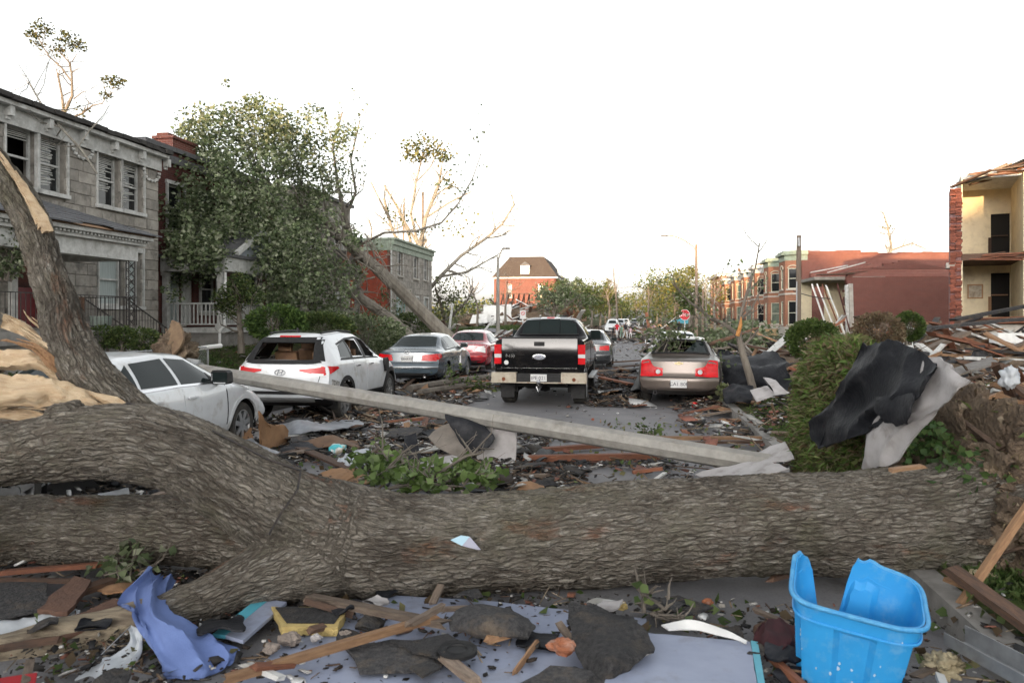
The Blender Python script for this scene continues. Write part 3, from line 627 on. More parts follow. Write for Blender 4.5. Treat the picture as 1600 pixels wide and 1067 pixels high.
# ---- 3: dark gabled house mostly behind the fallen tree
h = house('gabled_house', 'grey house with dark broken gables half hidden behind the leaning trunks', -14.9, 0, .9)
hl = [(34.2, 35.2, 1, 2.8), (37.2, 38.2, 1, 2.8), (34.2, 35.2, 4, 5.6), (37.2, 38.2, 4, 5.6)]
mb = MB(); wall(mb, (0, 33.2, 0), Y_, X_, 6.3, 6.9, [(a-33.2, b-33.2, c, d) for a, b, c, d in hl], .3); wall(mb, (-.3, 33.2, 0), -X_, -Y_, 9, 6.9, [(2, 3, 4, 5.5)], .3); wall(mb, (-.3, 39.5, 0), -X_, Y_, 9, 6.9); mb.build('wall', STONEG, h)
mb = MB(); mb.box((-9, 33.1, 6.9), (.2, 39.6, 7.05)); mb.build('roof', ROOFG, h); mb = MB(); mb.box((-1, 33.6, 0), (-.9, 39.2, 6.8)); mb.build('unlit_interior', DARK, h)
for hh_ in hl: window(h, (0, 0, 0), Y_, X_, hh_, WHITE, surround=.12)
mb = MB(); mb.box((.02, 34, .4), (1.4, 37.2, .7)); mb.build('porch_floor', CONC, h)
mb = MB()
for (a, b) in ((34, 37.2),):
    m_ = (a+b)/2; mb.add([(1.5, a, 3.0), (1.5, b, 3.0), (1.5, m_, 4.3), (.02, a, 3.0), (.02, b, 3.0), (.02, m_, 4.3)], [(0, 1, 2), (0, 2, 5, 3), (1, 4, 5, 2), (0, 3, 4, 1)])
mb.build('porch_gable', mat('dark_porch_board', (.07, .06, .055), (.12, .1, .09), 5, .85), h)
for (a, b) in ((34, 37.2),):
    m_ = (a+b)/2; mb = MB(); mb.bar((1.56, a-.2, 2.98), (1.56, m_, 4.4), .12, .16, 0, X_); mb.bar((1.56, b+.2, 2.98), (1.56, m_, 4.4), .12, .16, 0, X_); mb.build('rafter', WOODRED, h)
for y in (34.2, 37.0): mb = MB(); mb.box((1.2, y-.1, .7), (1.4, y+.1, 3.0)); mb.build('porch_post', WHITE, h)
# ---- 4: red side wall, grey stone front, green cornice
h = house('red_sided_house', 'two storey house with red painted side, grey stone face and green cornice', -14.6, 0, .9)
hl = [(47.0, 48.0, 3.7, 5.2), (50.6, 51.7, 3.7, 5.2), (53.2, 54.3, 3.7, 5.2), (46.8, 48.3, .5, 2.6), (50.6, 51.7, .7, 2.4), (53.2, 54.3, .7, 2.4)]
U0, U1 = 45.8, 55.4; hz = 5.95
mb = MB(); wall(mb, (0, U0, 0), Y_, X_, U1-U0, hz, [(a-U0, b-U0, c, d) for a, b, c, d in hl], .3); mb.build('stone_front', STONEG, h)
blocks(h, 0, U0, U1, 0, hz-.7, hl, 14, 8, .04)
mb = MB(); wall(mb, (-.01, U0, 0), -X_, -Y_, 11, hz-.4, [(7, 8, 3.4, 4.8)], .3); mb.build('red_side_wall', REDPAINT, h); mb = MB(); wall(mb, (-.3, U1, 0), -X_, Y_, 11, hz-.4); mb.build('far_side_wall', BRICKR, h)
mb = MB(); mb.box((-.06, U0-.03, .0), (.03, U0+.02, hz-.4)); mb.build('corner_trim', WHITE, h)
mb = MB(); mb.box((-11, U0+.3, 0), (-1.3, U1-.3, hz-.5)); mb.build('unlit_interior', DARK, h)
mb = MB(); mb.box((.01, U0-.03, hz-.75), (.10, U1+.05, hz-.4)); mb.box((-1.8, U0-.06, hz-.75), (.0, U0-.011, hz-.4)); mb.box((-1.9, U0-.14, hz-.1), (.32, U1+.15, hz+.02)); mb.box((-1.85, U0-.08, hz-.399), (.2, U1+.1, hz-.1)); mb.build('cornice', GREENP, h)
mb = MB(); mb.box((-11, U0-.1, hz-.2), (-1.95, U1+.1, hz)); mb.build('roof', ROOFG, h)
for i, hh_ in enumerate(hl): window(h, (0, 0, 0), Y_, X_, hh_, mat('teal_trim_paint', (.26, .38, .36), (.2, .3, .28), 4, .6) if i == 3 else WHITE, CURT if i in (3, 5) else GLASS, surround=.13, sill=STONEL, seed=i)
# ---- far left: the big mansard corner house and the ones beyond
def far_house(name, label, v, u0, L, hz, depth, wallm, roofh, side=1, storeys=2, nw=3, nside=3, arch=True, group=None, roofm=None, flat=False, dormer=True):
    """side=1: stands left of the street (face looks +x), -1: right of it"""
    h = house(name, label, v, u0, .4, group); n = Vector((side, 0, 0)); mb = MB(); sh = hz/storeys
    fr = [((k+.5)*L/nw-.5, (k+.5)*L/nw+.5, s*sh+.9, s*sh+.9+sh*.52) for k in range(nw) for s in range(storeys)]
    sd = [((k+.5)*depth/nside-.5, (k+.5)*depth/nside+.5, s*sh+.9, s*sh+.9+sh*.52) for k in range(nside) for s in range(storeys)]
    wall(mb, (0, 0, 0), Y_, n, L, hz, fr, .3); wall(mb, (-.001*side, 0, 0), -n, -Y_, depth, hz, sd, .3); wall(mb, (-.3*side, L, 0), -n, Y_, depth, hz); mb.build('wall', wallm, h)
    mb = MB(); x0, x1 = sorted((-1*side, -depth*side)); mb.box((x0, .8, 0), (x1, L-.3, hz-.1)); mb.build('unlit_interior', DARK, h)
    for f in fr: window(h, (0, 0, 0), Y_, n, f, WHITE2, GLASS, arch=arch, sill=STONEL)
    for f in sd: window(h, (0, 0, 0), -n, -Y_, f, WHITE2, GLASS, arch=arch, sill=STONEL)
    e = .4; a, b = (-depth-e, e) if side > 0 else (-e, depth+e)
    mb = MB(); mb.box((a, -e, hz), (b, L+e, hz+.25)); mb.build('cornice', WHITE2, h)
    mb = MB(); ins = 0 if flat else min(3.2, depth*.33)
    if flat: mb.box((a+.1, -e+.1, hz+.25), (b-.1, L+e-.1, hz+.4))
    else:
        q = [(a, -e), (b, -e), (b, L+e), (a, L+e)]; t_ = [(a+ins, -e+ins), (b-ins, -e+ins), (b-ins, L+e-ins), (a+ins, L+e-ins)]
        vs_ = [(x, y, hz+.25) for x, y in q]+[(x, y, hz+.25+roofh) for x, y in t_]; mb.add(vs_, [(0,1,5,4),(1,2,6,5),(2,3,7,6),(3,0,4,7),(4,5,6,7)])
    mb.build('roof', roofm or ROOFG, h)
    if dormer and not flat:
        for (cx, fy) in (((a+b)/2, None), ):
            w = .9; d0 = -e+.5; z0 = hz+.9
            mb = MB(); mb.box((cx-w, d0, z0), (cx+w, d0+2.4, z0+1.7)); d = mb.build('dormer', WHITE2, h)
            mb = MB(); mb.add([(cx-w-.25, d0-.25, z0+1.7), (cx+w+.25, d0-.25, z0+1.7), (cx, d0+.2, z0+2.5), (cx-w-.25, d0+2.6, z0+1.7), (cx+w+.25, d0+2.6, z0+1.7), (cx, d0+2.6, z0+2.5)], [(0,1,2),(0,2,5,3),(1,4,5,2),(0,3,4,1)]); mb.build('dormer_roof', ROOFG, d)
            mb = MB(); mb.box((cx-.45, d0-.03, z0+.3), (cx+.45, d0-.004, z0+1.3)); mb.build('dormer_window', GLASS, d)
        mb = MB(); cx = b-.55 if side > 0 else a+.55; mb.box((cx-.5, L*.45, hz+.8), (cx+.3, L*.45+1.6, hz+2.4)); mb.build('dormer', WHITE2, h)
    return h
BROOF = mat('brown_shingle_roof', (.075, .058, .048), (.05, .04, .036), 5, .95, .4, c3=(.1, .085, .07), s3=1)
far_house('mansard_house', 'big red brick corner house with brown hipped roof and white dormer', -14.6, 152, 22, 9.4, 12.5, BRICKR, 4.3, 1, 2, 4, 2, roofm=BROOF)
far_house('brick_row_house', 'red brick house with orange lit roof beyond the big corner house', -14.6, 182, 16, 9.6, 11, BRICKR, 2.5, 1, 2, 3, 2, roofm=mat('rust_roof', (.2, .09, .05), (.14, .06, .04), 3, .9), dormer=False)
far_house('brick_row_house', 'far brick house with flat dark roof half hidden by street trees', -14.6, 206, 18, 10, 11, BRICKP, 2, 1, 2, 3, 2, flat=True)
far_house('brick_row_house', 'farthest tan brick house above the trees at the end of the street', -15, 240, 26, 10, 11, BRICKP, 2, 1, 2, 4, 2, flat=True)
# ---- right: the terrace with bays and green cornices
def terrace_unit(label, v, u0, L, hz, wallm, corn, first=False, seed=0):
    h = house('terrace_house', label, v, u0, .45, 'terrace houses with rounded bays'); N = Vector((-1, 0, 0)); sh = hz/2; rr = random.Random(seed)
    bw = L*.52; proj = 1.1; mb = MB(); hl = [(bw+.5, bw+1.5, .9, 2.9), (bw+.5, bw+1.5, sh+.8, sh+2.5)]
    if L-bw > 3: hl += [(L-1.3, L-.4, .1, 2.5)]
    wall(mb, (0, bw, 0), Y_, N, L-bw, hz, [(a-bw, b-bw, c, d) for a, b, c, d in hl], .3)
    pts = [(0, 0), (-proj, .7), (-proj, bw-.7), (0, bw)]; bayw = []
    for i in range(3):
        p, q = Vector((*pts[i], 0)), Vector((*pts[i+1], 0)); A = (q-p).normalized(); NN = Vector((-A.y, A.x, 0)); Lw = (q-p).length; c = Lw/2
        ww = .42 if i != 1 else .5
        hh_ = [(c-ww, c+ww, .9, 2.85), (c-ww, c+ww, sh+.75, sh+2.45)]; wall(mb, p, A, NN, Lw, hz, hh_, .25); bayw.append((p, A, NN, hh_))
    mb.build('wall', wallm, h)
    for f in hl: window(h, (0, 0, 0), Y_, N, f, WHITE2, GLASS, sill=STONEL, arch=f[2] > 3)
    for p, A, NN, hh_ in bayw:
        for f in hh_: window(h, p, A, NN, f, mat('cream_frame', (.6, .58, .46), (.5, .48, .38), 4, .6), mat('green_pane', (.18, .22, .17), (.1, .12, .1), 3, .2) if rr.random() < .7 else GLASS, sill=STONEL, arch=f[2] > 3, setb=.06)
    def bayprism(z0, z1, e, m, name):
        mb = MB(); pl = [(-e*.3, -e), (-proj-e, .7-e*.6), (-proj-e, bw-.7+e*.6), (-e, bw+e*.4), (-e, L), (.5, L), (.5, -e)]
        mb.prism(pl, z0, z1); mb.build(name, m, h)
    bayprism(hz-.02, hz+.42, .04, corn, 'frieze'); bayprism(hz+.42, hz+.62, .3, corn, 'cornice'); bayprism(hz+.62, hz+.78, .14, corn, 'parapet')
    bayprism(-.1, 1.0-.25, .08, STONEL, 'stone_base'); bayprism(sh+.28, sh+.42, .06, STONEL, 'string_course')
    mb = MB(); mb.box((.3, .05, 0), (.9, L-.05, hz-.05)); mb.build('unlit_interior', DARK, h)
    return h, hz
tl = ['nearest terrace house, red brick side wall and pale green bay cornice', 'second terrace house from the brick end wall, green cornice', 'third terrace house from the brick end wall, roof edge torn', 'fourth terrace house from the brick end wall, cornice stripped white', 'fifth terrace house from the end wall, wrecked top storey', 'farthest terrace house before the trees, top lit orange']
u = 64.8
for i in range(6):
    L = 7.6 if i < 4 else 10; hz = 6.15-.12*(i > 1)
    h, _ = terrace_unit(tl[i], 13.6, u, L, hz, BRICKP, GREENP if i < 2 else WHITE, i == 0, i)
    if i == 0:
        mb = MB(); sw = [(9.6, 10.6, 3.9, 5.0), (14.5, 15.9, 4.3, 5.0), (22.5, 24.0, 4.1, 5.0)]; wall(mb, (.06, 0, -.2), X_, -Y_, 34, hz+.62, sw, .35); mb.build('side_wall', BRICKR, h)
        for f in sw: window(h, (.06, 0, -.2), X_, -Y_, f, mat('cream_frame', (.6, .58, .46)), WHITE if f[0] > 12 else GLASS, rail=False, arch=False, setb=.05)
        mb = MB(); rr = random.Random(1); x = 0
        while x < 34:
            w = rr.uniform(.5, 1.6); mb.box((.06+x, -.03, hz+.40+rr.uniform(.0, .02)), (.06+min(x+w, 34)-.01, .4, hz+.48+rr.uniform(0, .10)+(.2 if x < 4.5 else 0))); x += w
        mb.build('coping', BRICKR, h)
        mb = MB(); mb.box((0, -.02, -.3), (2.6, .002, .55)); mb.build('stone_plinth', STONEL, h)
        mb = MB(); mb.box((.5, .4, hz-.1), (34, 7.2, hz)); mb.build('roof', ROOFG, h)
    if i >= 2:
        for k in range(6):
            q = Vector((rnd.uniform(-1.4, 1), rnd.uniform(0, L), hz+.8)); plank('roof_board', q, q+Vector((rnd.uniform(-1.8, 1.8), rnd.uniform(-1.5, 1.5), rnd.uniform(-.1, .7))), .3, .05, WOOD if k % 2 else WHITE, parent=h)
    iron_rail(h, (-2.6, L*.55, .5), (-2.6, L-.2, .5), .9, .22, .014)
    mb = MB(); mb.box((-2.7, L*.53, -.5), (-.05, L-.1, .5)); mb.build('stoop', mat('tan_stucco', (.4, .29, .16), (.3, .22, .13), 3, .9), h)
    u += L+.05
far_house('terrace_house', 'far wrecked house on the sunny side with white gap in wall', 13.6, 122, 14, 8, 10, BRICKP, 2, -1, 2, 3, 2, flat=True)
# ---- right: brick workshop with its corner torn off
h = house('brick_workshop', 'low red brick workshop with its corner torn open', 12.3, 52.5, .45)
mb = MB(); Wd = 22; wall(mb, (1.9, 0, -.5), X_, -Y_, Wd, 4.6, (), .4); mb.build('wall', BRICKR, h)
mb = MB(); rr = random.Random(9)
for k in range(31):                                  # ragged torn edge of bricks
    z = -.2+k*.145; w = .25+.9*abs(vnoise(np.array([[k*.35, 1.2, 3.3]]), 4)[0])+rr.uniform(0, .15); mb.box((1.9-w*.5, -.005, z), (1.9-.002, .39, z+.14))
mb.build('torn_edge', BRICKR, h)
mb = MB(); rr = random.Random(19)
for k in range(30):
    x = 2.2+k*.32; hh2 = 4.6+.6*math.exp(-((x-5.1)/1.5)**2)+rr.uniform(-.08, .08); mb.box((x, .02, 4.599), (x+.318, .38, max(4.63, hh2)))
mb.build('broken_parapet', BRICKR, h)
mb = MB(); wall(mb, (-.2, 5.0, -.5), X_, -Y_, 24, 4.6, [(.7, 1.6, .6, 4.2)], .3); mb.build('plaster_wall', ROOM, h)
mb = MB(); mb.box((-.4, .3, 3.95), (4, 5, 4.15)); mb.build('ceiling_slab', mat('dusty_ceiling', (.3, .28, .25), (.2, .18, .16), 3, .9), h)
for k in range(6): q = Vector((-.6+k*.35, .2+rnd.random(), 4.25+rnd.random()*.5)); plank('roof_board', q, q+Vector((2.2, rnd.uniform(-.6, .6), rnd.uniform(-.1, .7))), .35, .06, (WHITE, WOODDARK, BRICKR)[k % 3], parent=h)
for k, (a, b, m_) in enumerate(((-.6, .5, WHITE2), (-.3, 1.0, WHITE2), (.0, 1.35, WOODRED), (.2, 1.5, WHITE2), (.9, 1.8, BRICKD), (1.7, 1.75, STONEL), (1.45, 1.5, WHITE))):
    plank('leaning_board', (a+.0*k, -.1-.05*k, 3.6), (b, -.5, -.1), .28, .08, m_, parent=h)
mb = MB(); mb.box((24, .4, -.5), (24.3, 12, 5)); mb.box((1.9, 11.7, -.5), (24, 12, 5)); mb.build('rear_wall', BRICKR, h)
# ---- right: ruined house, rooms laid open
h = house('ruined_house', 'ruined cream-roomed house torn open, two storeys without outer wall', 13.6, 35.0, .5)
z1, z2, z3 = 1.4, 4.15, 7.4; _p = at(1484, 497, 33); h.location = (_p.x, 33, .5); h.rotation_euler = (0, 0, -R(27.5)); bpy.context.view_layer.update()
BRK = mat('torn_brick', (.27, .085, .05), (.15, .05, .035), 7, .9, .6, rand=.3)
mb = MB(); wall(mb, (.75, .0, 0), X_, -Y_, .02, 6.8, (), .02)
mb = MB(); wall(mb, (0, 0, 0), Y_, -X_, .95, 6.9, (), .42); wall(mb, (0, .951, 0), X_, Y_, 11, 6.0, (), .4) if 0 else None; mb.build('outer_wall', BRICKG, h)
rr = random.Random(5); m2 = MB(); m2.box((-.11, -.05, -.035), (.11, .05, .035)); me = None
for k in range(90):
    z = .04+k*.077
    for j in range(2):
        if rr.random() < .12: continue
        p = (.10+.22*j+rr.uniform(-.03, .05), -.02-rr.uniform(0, .12), z); ro = (rr.uniform(-.06, .06), rr.uniform(-.05, .05), rr.uniform(-.25, .25))
        if me is None: o = m2.build('brick', BRK, h, uv=False); me = o.data; o.location = p
        else: inst('brick', me, h, p, ro)
mb = MB(); mb.box((-.12, -.02, 3.55), (.3, 1.0, 3.78)); mb.build('stone_band', STONEL, h)
for (za, zb, nm) in ((z1, z2-.3, 'lower'), (z2, z3, 'upper')):
    mb = MB(); dep = 4.2
    mb.box((.43, .0, za), (.48, dep, zb))                                     # left room wall
    hl_ = [(1.35, 2.1, za+.05, za+2.1)]
    m3 = MB(); wall(m3, (.48, dep, 0), X_, -Y_, 2.3, zb, [(a, b, c, d) for a, b, c, d in hl_], .15, z0=za); m3.build('room_rear_wall', ROOM, h)
    mb.box((2.62, -.3, za), (2.78, dep, zb)); mb.box((2.79, .5, za), (9, .65, zb))
    mb.build('room_side_wall', ROOM, h)
    m4 = MB(); m4.box((1.7, dep+.2, za), (2.9, dep+.25, za+2.1)); m4.build('dark_doorway', DARK, h)  # near-black panel paints the shade beyond the door opening
    m4 = MB(); m4.box((1.72, dep-.12, za+.05), (1.84, dep-.02, za+1.0)); m4.box((1.84, dep-.08, za+1.05), (2.5, dep-.02, za+1.1)); m4.build('door_leaf', WOODDARK if nm == 'upper' else WOOD, h)
for (z, th) in ((z1-.25, .25), (z2-.28, .27), (z3, .25)):
    mb = MB(); mb.box((.44, .1 if z < 6 else .6, z), (9, 4.5, z+th)); mb.build('floor_slab', WHITE if z > 5 else WOODDARK, h)
    for k in range(16):
        q = Vector((.4+rnd.random()*5, -.1+rnd.random()*.3, z+rnd.random()*th)); plank('floor_board', q, q+Vector((rnd.uniform(.6, 2.2), rnd.uniform(-.35, .1), rnd.uniform(-.12, .14))), .16, .04, (WOODRED, WOODDARK, WOODGREY)[k % 3], parent=h)
for k in range(26):
    x = .1+k*.25; q = Vector((x, rnd.uniform(.0, 2), 7.1+.30*x+rnd.uniform(-.1, .2))); plank('rafter', q, q+Vector((rnd.uniform(.8, 2.6), rnd.uniform(-1.2, .2), rnd.uniform(.1, .7))), .2, .07, (WOODDARK, WOODGREY, SHINGLE)[k % 3], parent=h)
mb = MB(); mb.box((.5, .3, -.6), (9, .7, z1-.26)); mb.build('foundation', STONEL, h)
mb = MB(); mb.box((8.7, .7, -.5), (9, 5, 7.4)); mb.box((.5, 4.7, -.5), (8.7, 5, 7.0)); mb.build('rear_wall', BRICKD, h)
f = thing('wall_picture', 'small framed picture hanging on the cream wall of the ruined house', 'picture', h.matrix_world @ Vector((1.2, 4.18, z1+1.25)), -R(27.5))
mb = MB()
for a, b in (((-.32, -.02, -.34), (-.26, .02, .34)), ((.26, -.02, -.34), (.32, .02, .34)), ((-.26, -.02, .28), (.26, .02, .34)), ((-.26, -.02, -.34), (.26, .02, -.28))): mb.box(a, b)
mb.build('picture_frame', WOOD, f); mb = MB(); mb.box((-.26, .0, -.28), (.26, .012, .28)); mb.build('print', mat('faded_print', (.5, .45, .36), (.25, .2, .15), 5, .8), f)
# ------------------------------------------------------------------ vehicles
def paint(name, c, metal=.0, dirt=(.16, .13, .10), da=.35, rough=.25):
    return mat(name, c, tuple(x*.9 for x in c), 3, rough, 0, metal=metal, coat=.8, c3=dirt, s3=3.6, a3=da)
P_WHITE = paint('dirty_white_car_paint', (.66, .68, .70), da=.6, dirt=(.34, .31, .27), rough=.35)
P_BLACK = paint('black_car_paint', (.006, .006, .007), da=.06, rough=.08); P_BLACK.node_tree.nodes['Principled BSDF'].inputs['Coat Weight'].default_value = .05; P_BLACK.node_tree.nodes['Principled BSDF'].inputs['Specular IOR Level'].default_value = .3
P_GREY = paint('slate_blue_car_paint', (.045, .068, .088), .15, da=.2)
P_RED = paint('deep_red_car_paint', (.30, .008, .02), .2, da=.15)
P_TAUPE = paint('taupe_car_paint', (.115, .092, .078), .5, da=.2, rough=.3)
P_TAUPE.node_tree.nodes['Principled BSDF'].inputs['Coat Weight'].default_value = .25
P_DARK = paint('charcoal_car_paint', (.03, .033, .036), .3, da=.2)
P_SILVER = paint('silver_car_paint', (.40, .42, .44), .5, da=.25)
TYRE = mat('tyre_rubber', (.014, .014, .014), (.05, .045, .038), 9, .85, .2)
ALLOY = mat('alloy_rim', (.45, .46, .47), (.3, .3, .3), 4, .35, metal=.8)
RIMDARK = mat('wheel_well', (.008, .008, .008), None, 1, .9)
REDL = mat('red_lamp_lens', (.60, .008, .012), (.42, .006, .01), 8, .2, spec=.3)
CLEARL = mat('clear_lamp_lens', (.62, .62, .62), (.5, .5, .5), 30, .12, coat=.6)
CHROME = mat('chrome', (.62, .62, .63), None, 1, .18, metal=1)
TRIM = mat('black_plastic_trim', (.010, .010, .011), (.02, .02, .02), 14, .6, spec=.3)
CGLASS = mat('car_glass', (.014, .020, .020), None, 1, .03, spec=.14)
PLATE = mat('plate_white', (.62, .62, .60), (.5, .5, .5), 9, .5)
INK = mat('plate_ink', (.03, .035, .05), None, 1, .6)
SEAT = mat('tan_seat', (.26, .15, .08), (.18, .1, .06), 6, .8)
SEATD = mat('dark_seat', (.03, .028, .026), None, 1, .8)
_wm = {}
def wheel(par, Rr, w, x, y, z, side, spokes=5, style=0):
    k = (Rr, w, spokes, style)
    if k not in _wm:
        mb = MB(); r0 = Rr*.66
        mb.lathe([(r0, -w/2+.01), (Rr*.9, -w/2), (Rr*.985, -w/2+.03), (Rr, -w/2+.05), (Rr, w/2-.05), (Rr*.985, w/2-.03), (Rr*.9, w/2), (r0, w/2-.01), (r0, -w/2+.01)], 32)
        o1 = mb.build('tyre', TYRE, None); shade_auto(o1, 30)
        mb = MB(); mb.lathe([(r0+.002, w/2-.012), (r0-.015, w/2-.012), (r0-.03, w/2-.05), (r0-.035, -w/2+.02)], 32); mb.lathe([(0, w/2-.09), (r0-.03, w/2-.09)], 24, 1); mb.lathe([(0, w/2-.02), (.05, w/2-.022), (.06, w/2-.05)], 16)
        for i in range(spokes):
            a = 2*math.pi*i/spokes
            for da in ((-.16, .16) if style == 0 else (0,)):
                c0, c1 = Vector((.05*math.cos(a+da*2), .05*math.sin(a+da*2), w/2-.03)), Vector(((r0-.01)*math.cos(a+da), (r0-.01)*math.sin(a+da), w/2-.025))
                mb.bar(c0, c1, .035 if style == 0 else .07, .03, 0, (0, 0, 1))
        o2 = mb.build('rim', [ALLOY, RIMDARK], None); shade_auto(o2, 35); _wm[k] = (o1.data, o2.data); bpy.data.objects.remove(o1); bpy.data.objects.remove(o2)
    e = link(bpy.data.objects.new('wheel', None)); e.parent = par; e.location = (x, y, z); e.rotation_euler = (0, R(90)*side, 0); e.empty_display_size = .1
    inst('tyre', _wm[k][0], e, (0, 0, 0)); inst('rim', _wm[k][1], e, (0, 0, 0)); return e
class Car:
    """local frame: y forward from the tail, x to the right, z up from the road"""
    def __init__(s, name, label, cat, loc, yaw, L, W, pr, paintm, group=None, roll=0):
        s.root = thing(name, label, cat, loc, yaw, group); s.root.rotation_euler = (0, roll, yaw); s.L, s.W, s.p, s.paint = L, W, pr, paintm; s.holes = []; s.arch = []
        ys = np.unique(np.concatenate([np.arange(0, L+.001, .05), [0, L]])); g = lambda k, sm=.05: s.curve(k, ys, sm)
        zb, zl, zt, wt, wm = g('zb'), g('belt'), g('top', pr.get('smooth', .07)), g('wt', .1), g('wm', .1)
        zt = np.maximum(zt, zl+.012); sec = []
        for i in range(len(ys)):
            b, l, t, w, r = zb[i], zl[i], zt[i], wm[i]*W/2, wt[i]
            gh_ = t-l; wtop = w*(.90-.0*gh_)*(1-min(1, gh_/.5))+r*min(1, gh_/.5); k = min(.1, gh_*.5); wb = w*.955
            cp = [(0, b), (.8*w, b), (.955*w, b+.07), (w, b+(l-b)*.42), (w*.992, b+(l-b)*.72), (w*.975, l-.06), (wb, l), ((wb+wtop)/2+.012*min(1, gh_/.3), l+(gh_-k)*.55), (wtop, t-k), (wtop-.07, t-k*.32), (wtop*.6, t-k*.07), (0, t)]
            P = []
            for a in range(len(cp)-1):
                for f in (0, 1/3, 2/3): P.append((cp[a][0]*(1-f)+cp[a+1][0]*f, cp[a][1]*(1-f)+cp[a+1][1]*f))
            P.append(cp[-1]); P = np.array(P)
            for _ in range(2): P[1:-1] = .25*P[:-2]+.5*P[1:-1]+.25*P[2:]
            sec.append(P)
        sec = np.array(sec); n, m = sec.shape[:2]; pc = pr.get('plan', (.16, .30))
        def warp(y, P):
            x, z = P[:, 0], P[:, 1]; q = np.abs(x)/(W/2); fr = max(0, 1-y/.7); ff = max(0, 1-(L-y)/.9)
            return y+fr*(np.interp(z, *zip(*pr['tail']))+pc[0]*q**3)-ff*(np.interp(z, *zip(*pr['nose']))+pc[1]*q**3)
        V = []; 
        for i in range(n):
            yy = warp(ys[i], sec[i]); V.append(np.stack([sec[i][:, 0], yy, sec[i][:, 1]], 1))
        V = np.array(V); Vm = V*np.array([-1, 1, 1]); ring = np.concatenate([V, Vm[:, m-2:0:-1]], 1); k = ring.shape[1]; allv = [ring.reshape(-1, 3)]; Fc = []
        idx = np.arange(n*k).reshape(n, k); nx = np.roll(idx, -1, 1)
        Fc.append(np.stack([idx[:-1], nx[:-1], nx[1:], idx[1:]], -1).reshape(-1, 4)); base = n*k
        for e, i in ((0, 0), (1, n-1)):                  # end caps as grids across
            C = 14; rows = []
            for j in range(1, m-1):
                a = sec[i][j]; xs = np.linspace(-1, 1, C+1)*a[0]; PP = np.stack([xs, np.full(C+1, a[1])], 1); rows.append(np.stack([xs, warp(ys[i], PP), PP[:, 1]], 1))
            rows = np.array(rows); r_, c_ = rows.shape[:2]; allv.append(rows.reshape(-1, 3)); id2 = base+np.arange(r_*c_).reshape(r_, c_); base += r_*c_
            q = np.stack([id2[:-1, :-1], id2[:-1, 1:], id2[1:, 1:], id2[1:, :-1]], -1).reshape(-1, 4); Fc.append(q if e == 0 else q[:, ::-1])
        s.V = np.concatenate(allv); s.F = np.concatenate(Fc); s.bvh = BVHTree.FromPolygons([tuple(v) for v in s.V], [tuple(int(i) for i in f) for f in s.F])
    def curve(s, k, ys, sm):
        c = s.p[k]; c = c if isinstance(c, list) else [(0, c), (1, c)]; a = np.arange(-.5, s.L+.5, .01); v = np.interp(a, *zip(*c)); w = max(1, int(sm/.01)); kk = np.hanning(2*w+3)[1:-1]; kk /= kk.sum()
        return np.interp(ys, a, np.convolve(np.pad(v, w, 'edge'), kk, 'valid'))
    def hit(s, mode, a, b, side=1):
        if mode == 'side': o, d = Vector((3*side, a, b)), Vector((-side, 0, 0))
        elif mode == 'rear': o, d = Vector((a, -3, b)), Vector((0, 1, 0))
        elif mode == 'front': o, d = Vector((a, s.L+3, b)), Vector((0, -1, 0))
        else: o, d = Vector((a, b, 4)), Vector((0, 0, -1))
        r = s.bvh.ray_cast(o, d)
        if r[0] is None: return None, None
        n = r[1]
        if n.dot(d) > 0: n = -n
        return r[0], n
    def patch(s, name, mode, low, up, m, off=.006, parent=None, rows=5, cols=10, side=1, label=None, thick=.01):
        """a panel that follows the body: low and up are outlines in the view's own two axes"""
        rs = lambda pts, n: [Vector((np.interp(t, np.linspace(0, 1, len(pts)), [p[0] for p in pts]), np.interp(t, np.linspace(0, 1, len(pts)), [p[1] for p in pts]))) for t in np.linspace(0, 1, n)]
        A, B = rs(low, cols+1), rs(up, cols+1); out = []; inn = []
        for r in range(rows+1):
            for c in range(cols+1):
                q = A[c].lerp(B[c], r/rows); p, n = s.hit(mode, q.x, q.y, side)
                if p is None: p, n = (out[-1], Vector((0, 0, 1))) if out else (Vector((0, 0, .5)), Vector((0, 0, 1)))
                out.append(p+n*off); inn.append(p+n*(off-thick))
        W_ = cols+1; N = len(out); fs = []
        for r in range(rows):
            for c in range(cols): i = r*W_+c; fs += [(i, i+1, i+1+W_, i+W_), (N+i, N+i+W_, N+i+1+W_, N+i+1)]
        bd = list(range(W_))+[r*W_+cols for r in range(1, rows+1)]+[rows*W_+c for c in range(cols-1, -1, -1)]+[r*W_ for r in range(rows-1, 0, -1)]
        fs += [(bd[i], N+bd[i], N+bd[(i+1) % len(bd)], bd[(i+1) % len(bd)]) for i in range(len(bd))]
        a, b, c_ = out[0], out[1], out[W_]; nn = (b-a).cross(c_-a); hp = s.hit(mode, *(A[0].lerp(B[0], .5)), side)[1]
        if hp is not None and nn.dot(hp) < 0: fs = [f[::-1] for f in fs]
        o = mesh_obj(name, out+inn, fs, m, parent or s.root, False); shade_auto(o, 40)
        if label: o['label'] = label
        return o
    def both(s, *a, **k): return [s.patch(*a, side=d, **k) for d in (1, -1)]
    def line(s, name, mode, pts, m, r=.006, off=.003, side=1, parent=None):
        P = []
        for i in range(len(pts)-1):
            for t in np.linspace(0, 1, 6, endpoint=False):
                q = Vector(pts[i]).lerp(Vector(pts[i+1]), t); p, n = s.hit(mode, q.x, q.y, side)
                if p is not None: P.append(p+n*off)
        q = pts[-1]; p, n = s.hit(mode, q[0], q[1], side)
        if p is not None: P.append(p+n*off)
        if len(P) > 1: mb = MB(); mb.tube(P, r, 5); return mb.build(name, m, parent or s.root)
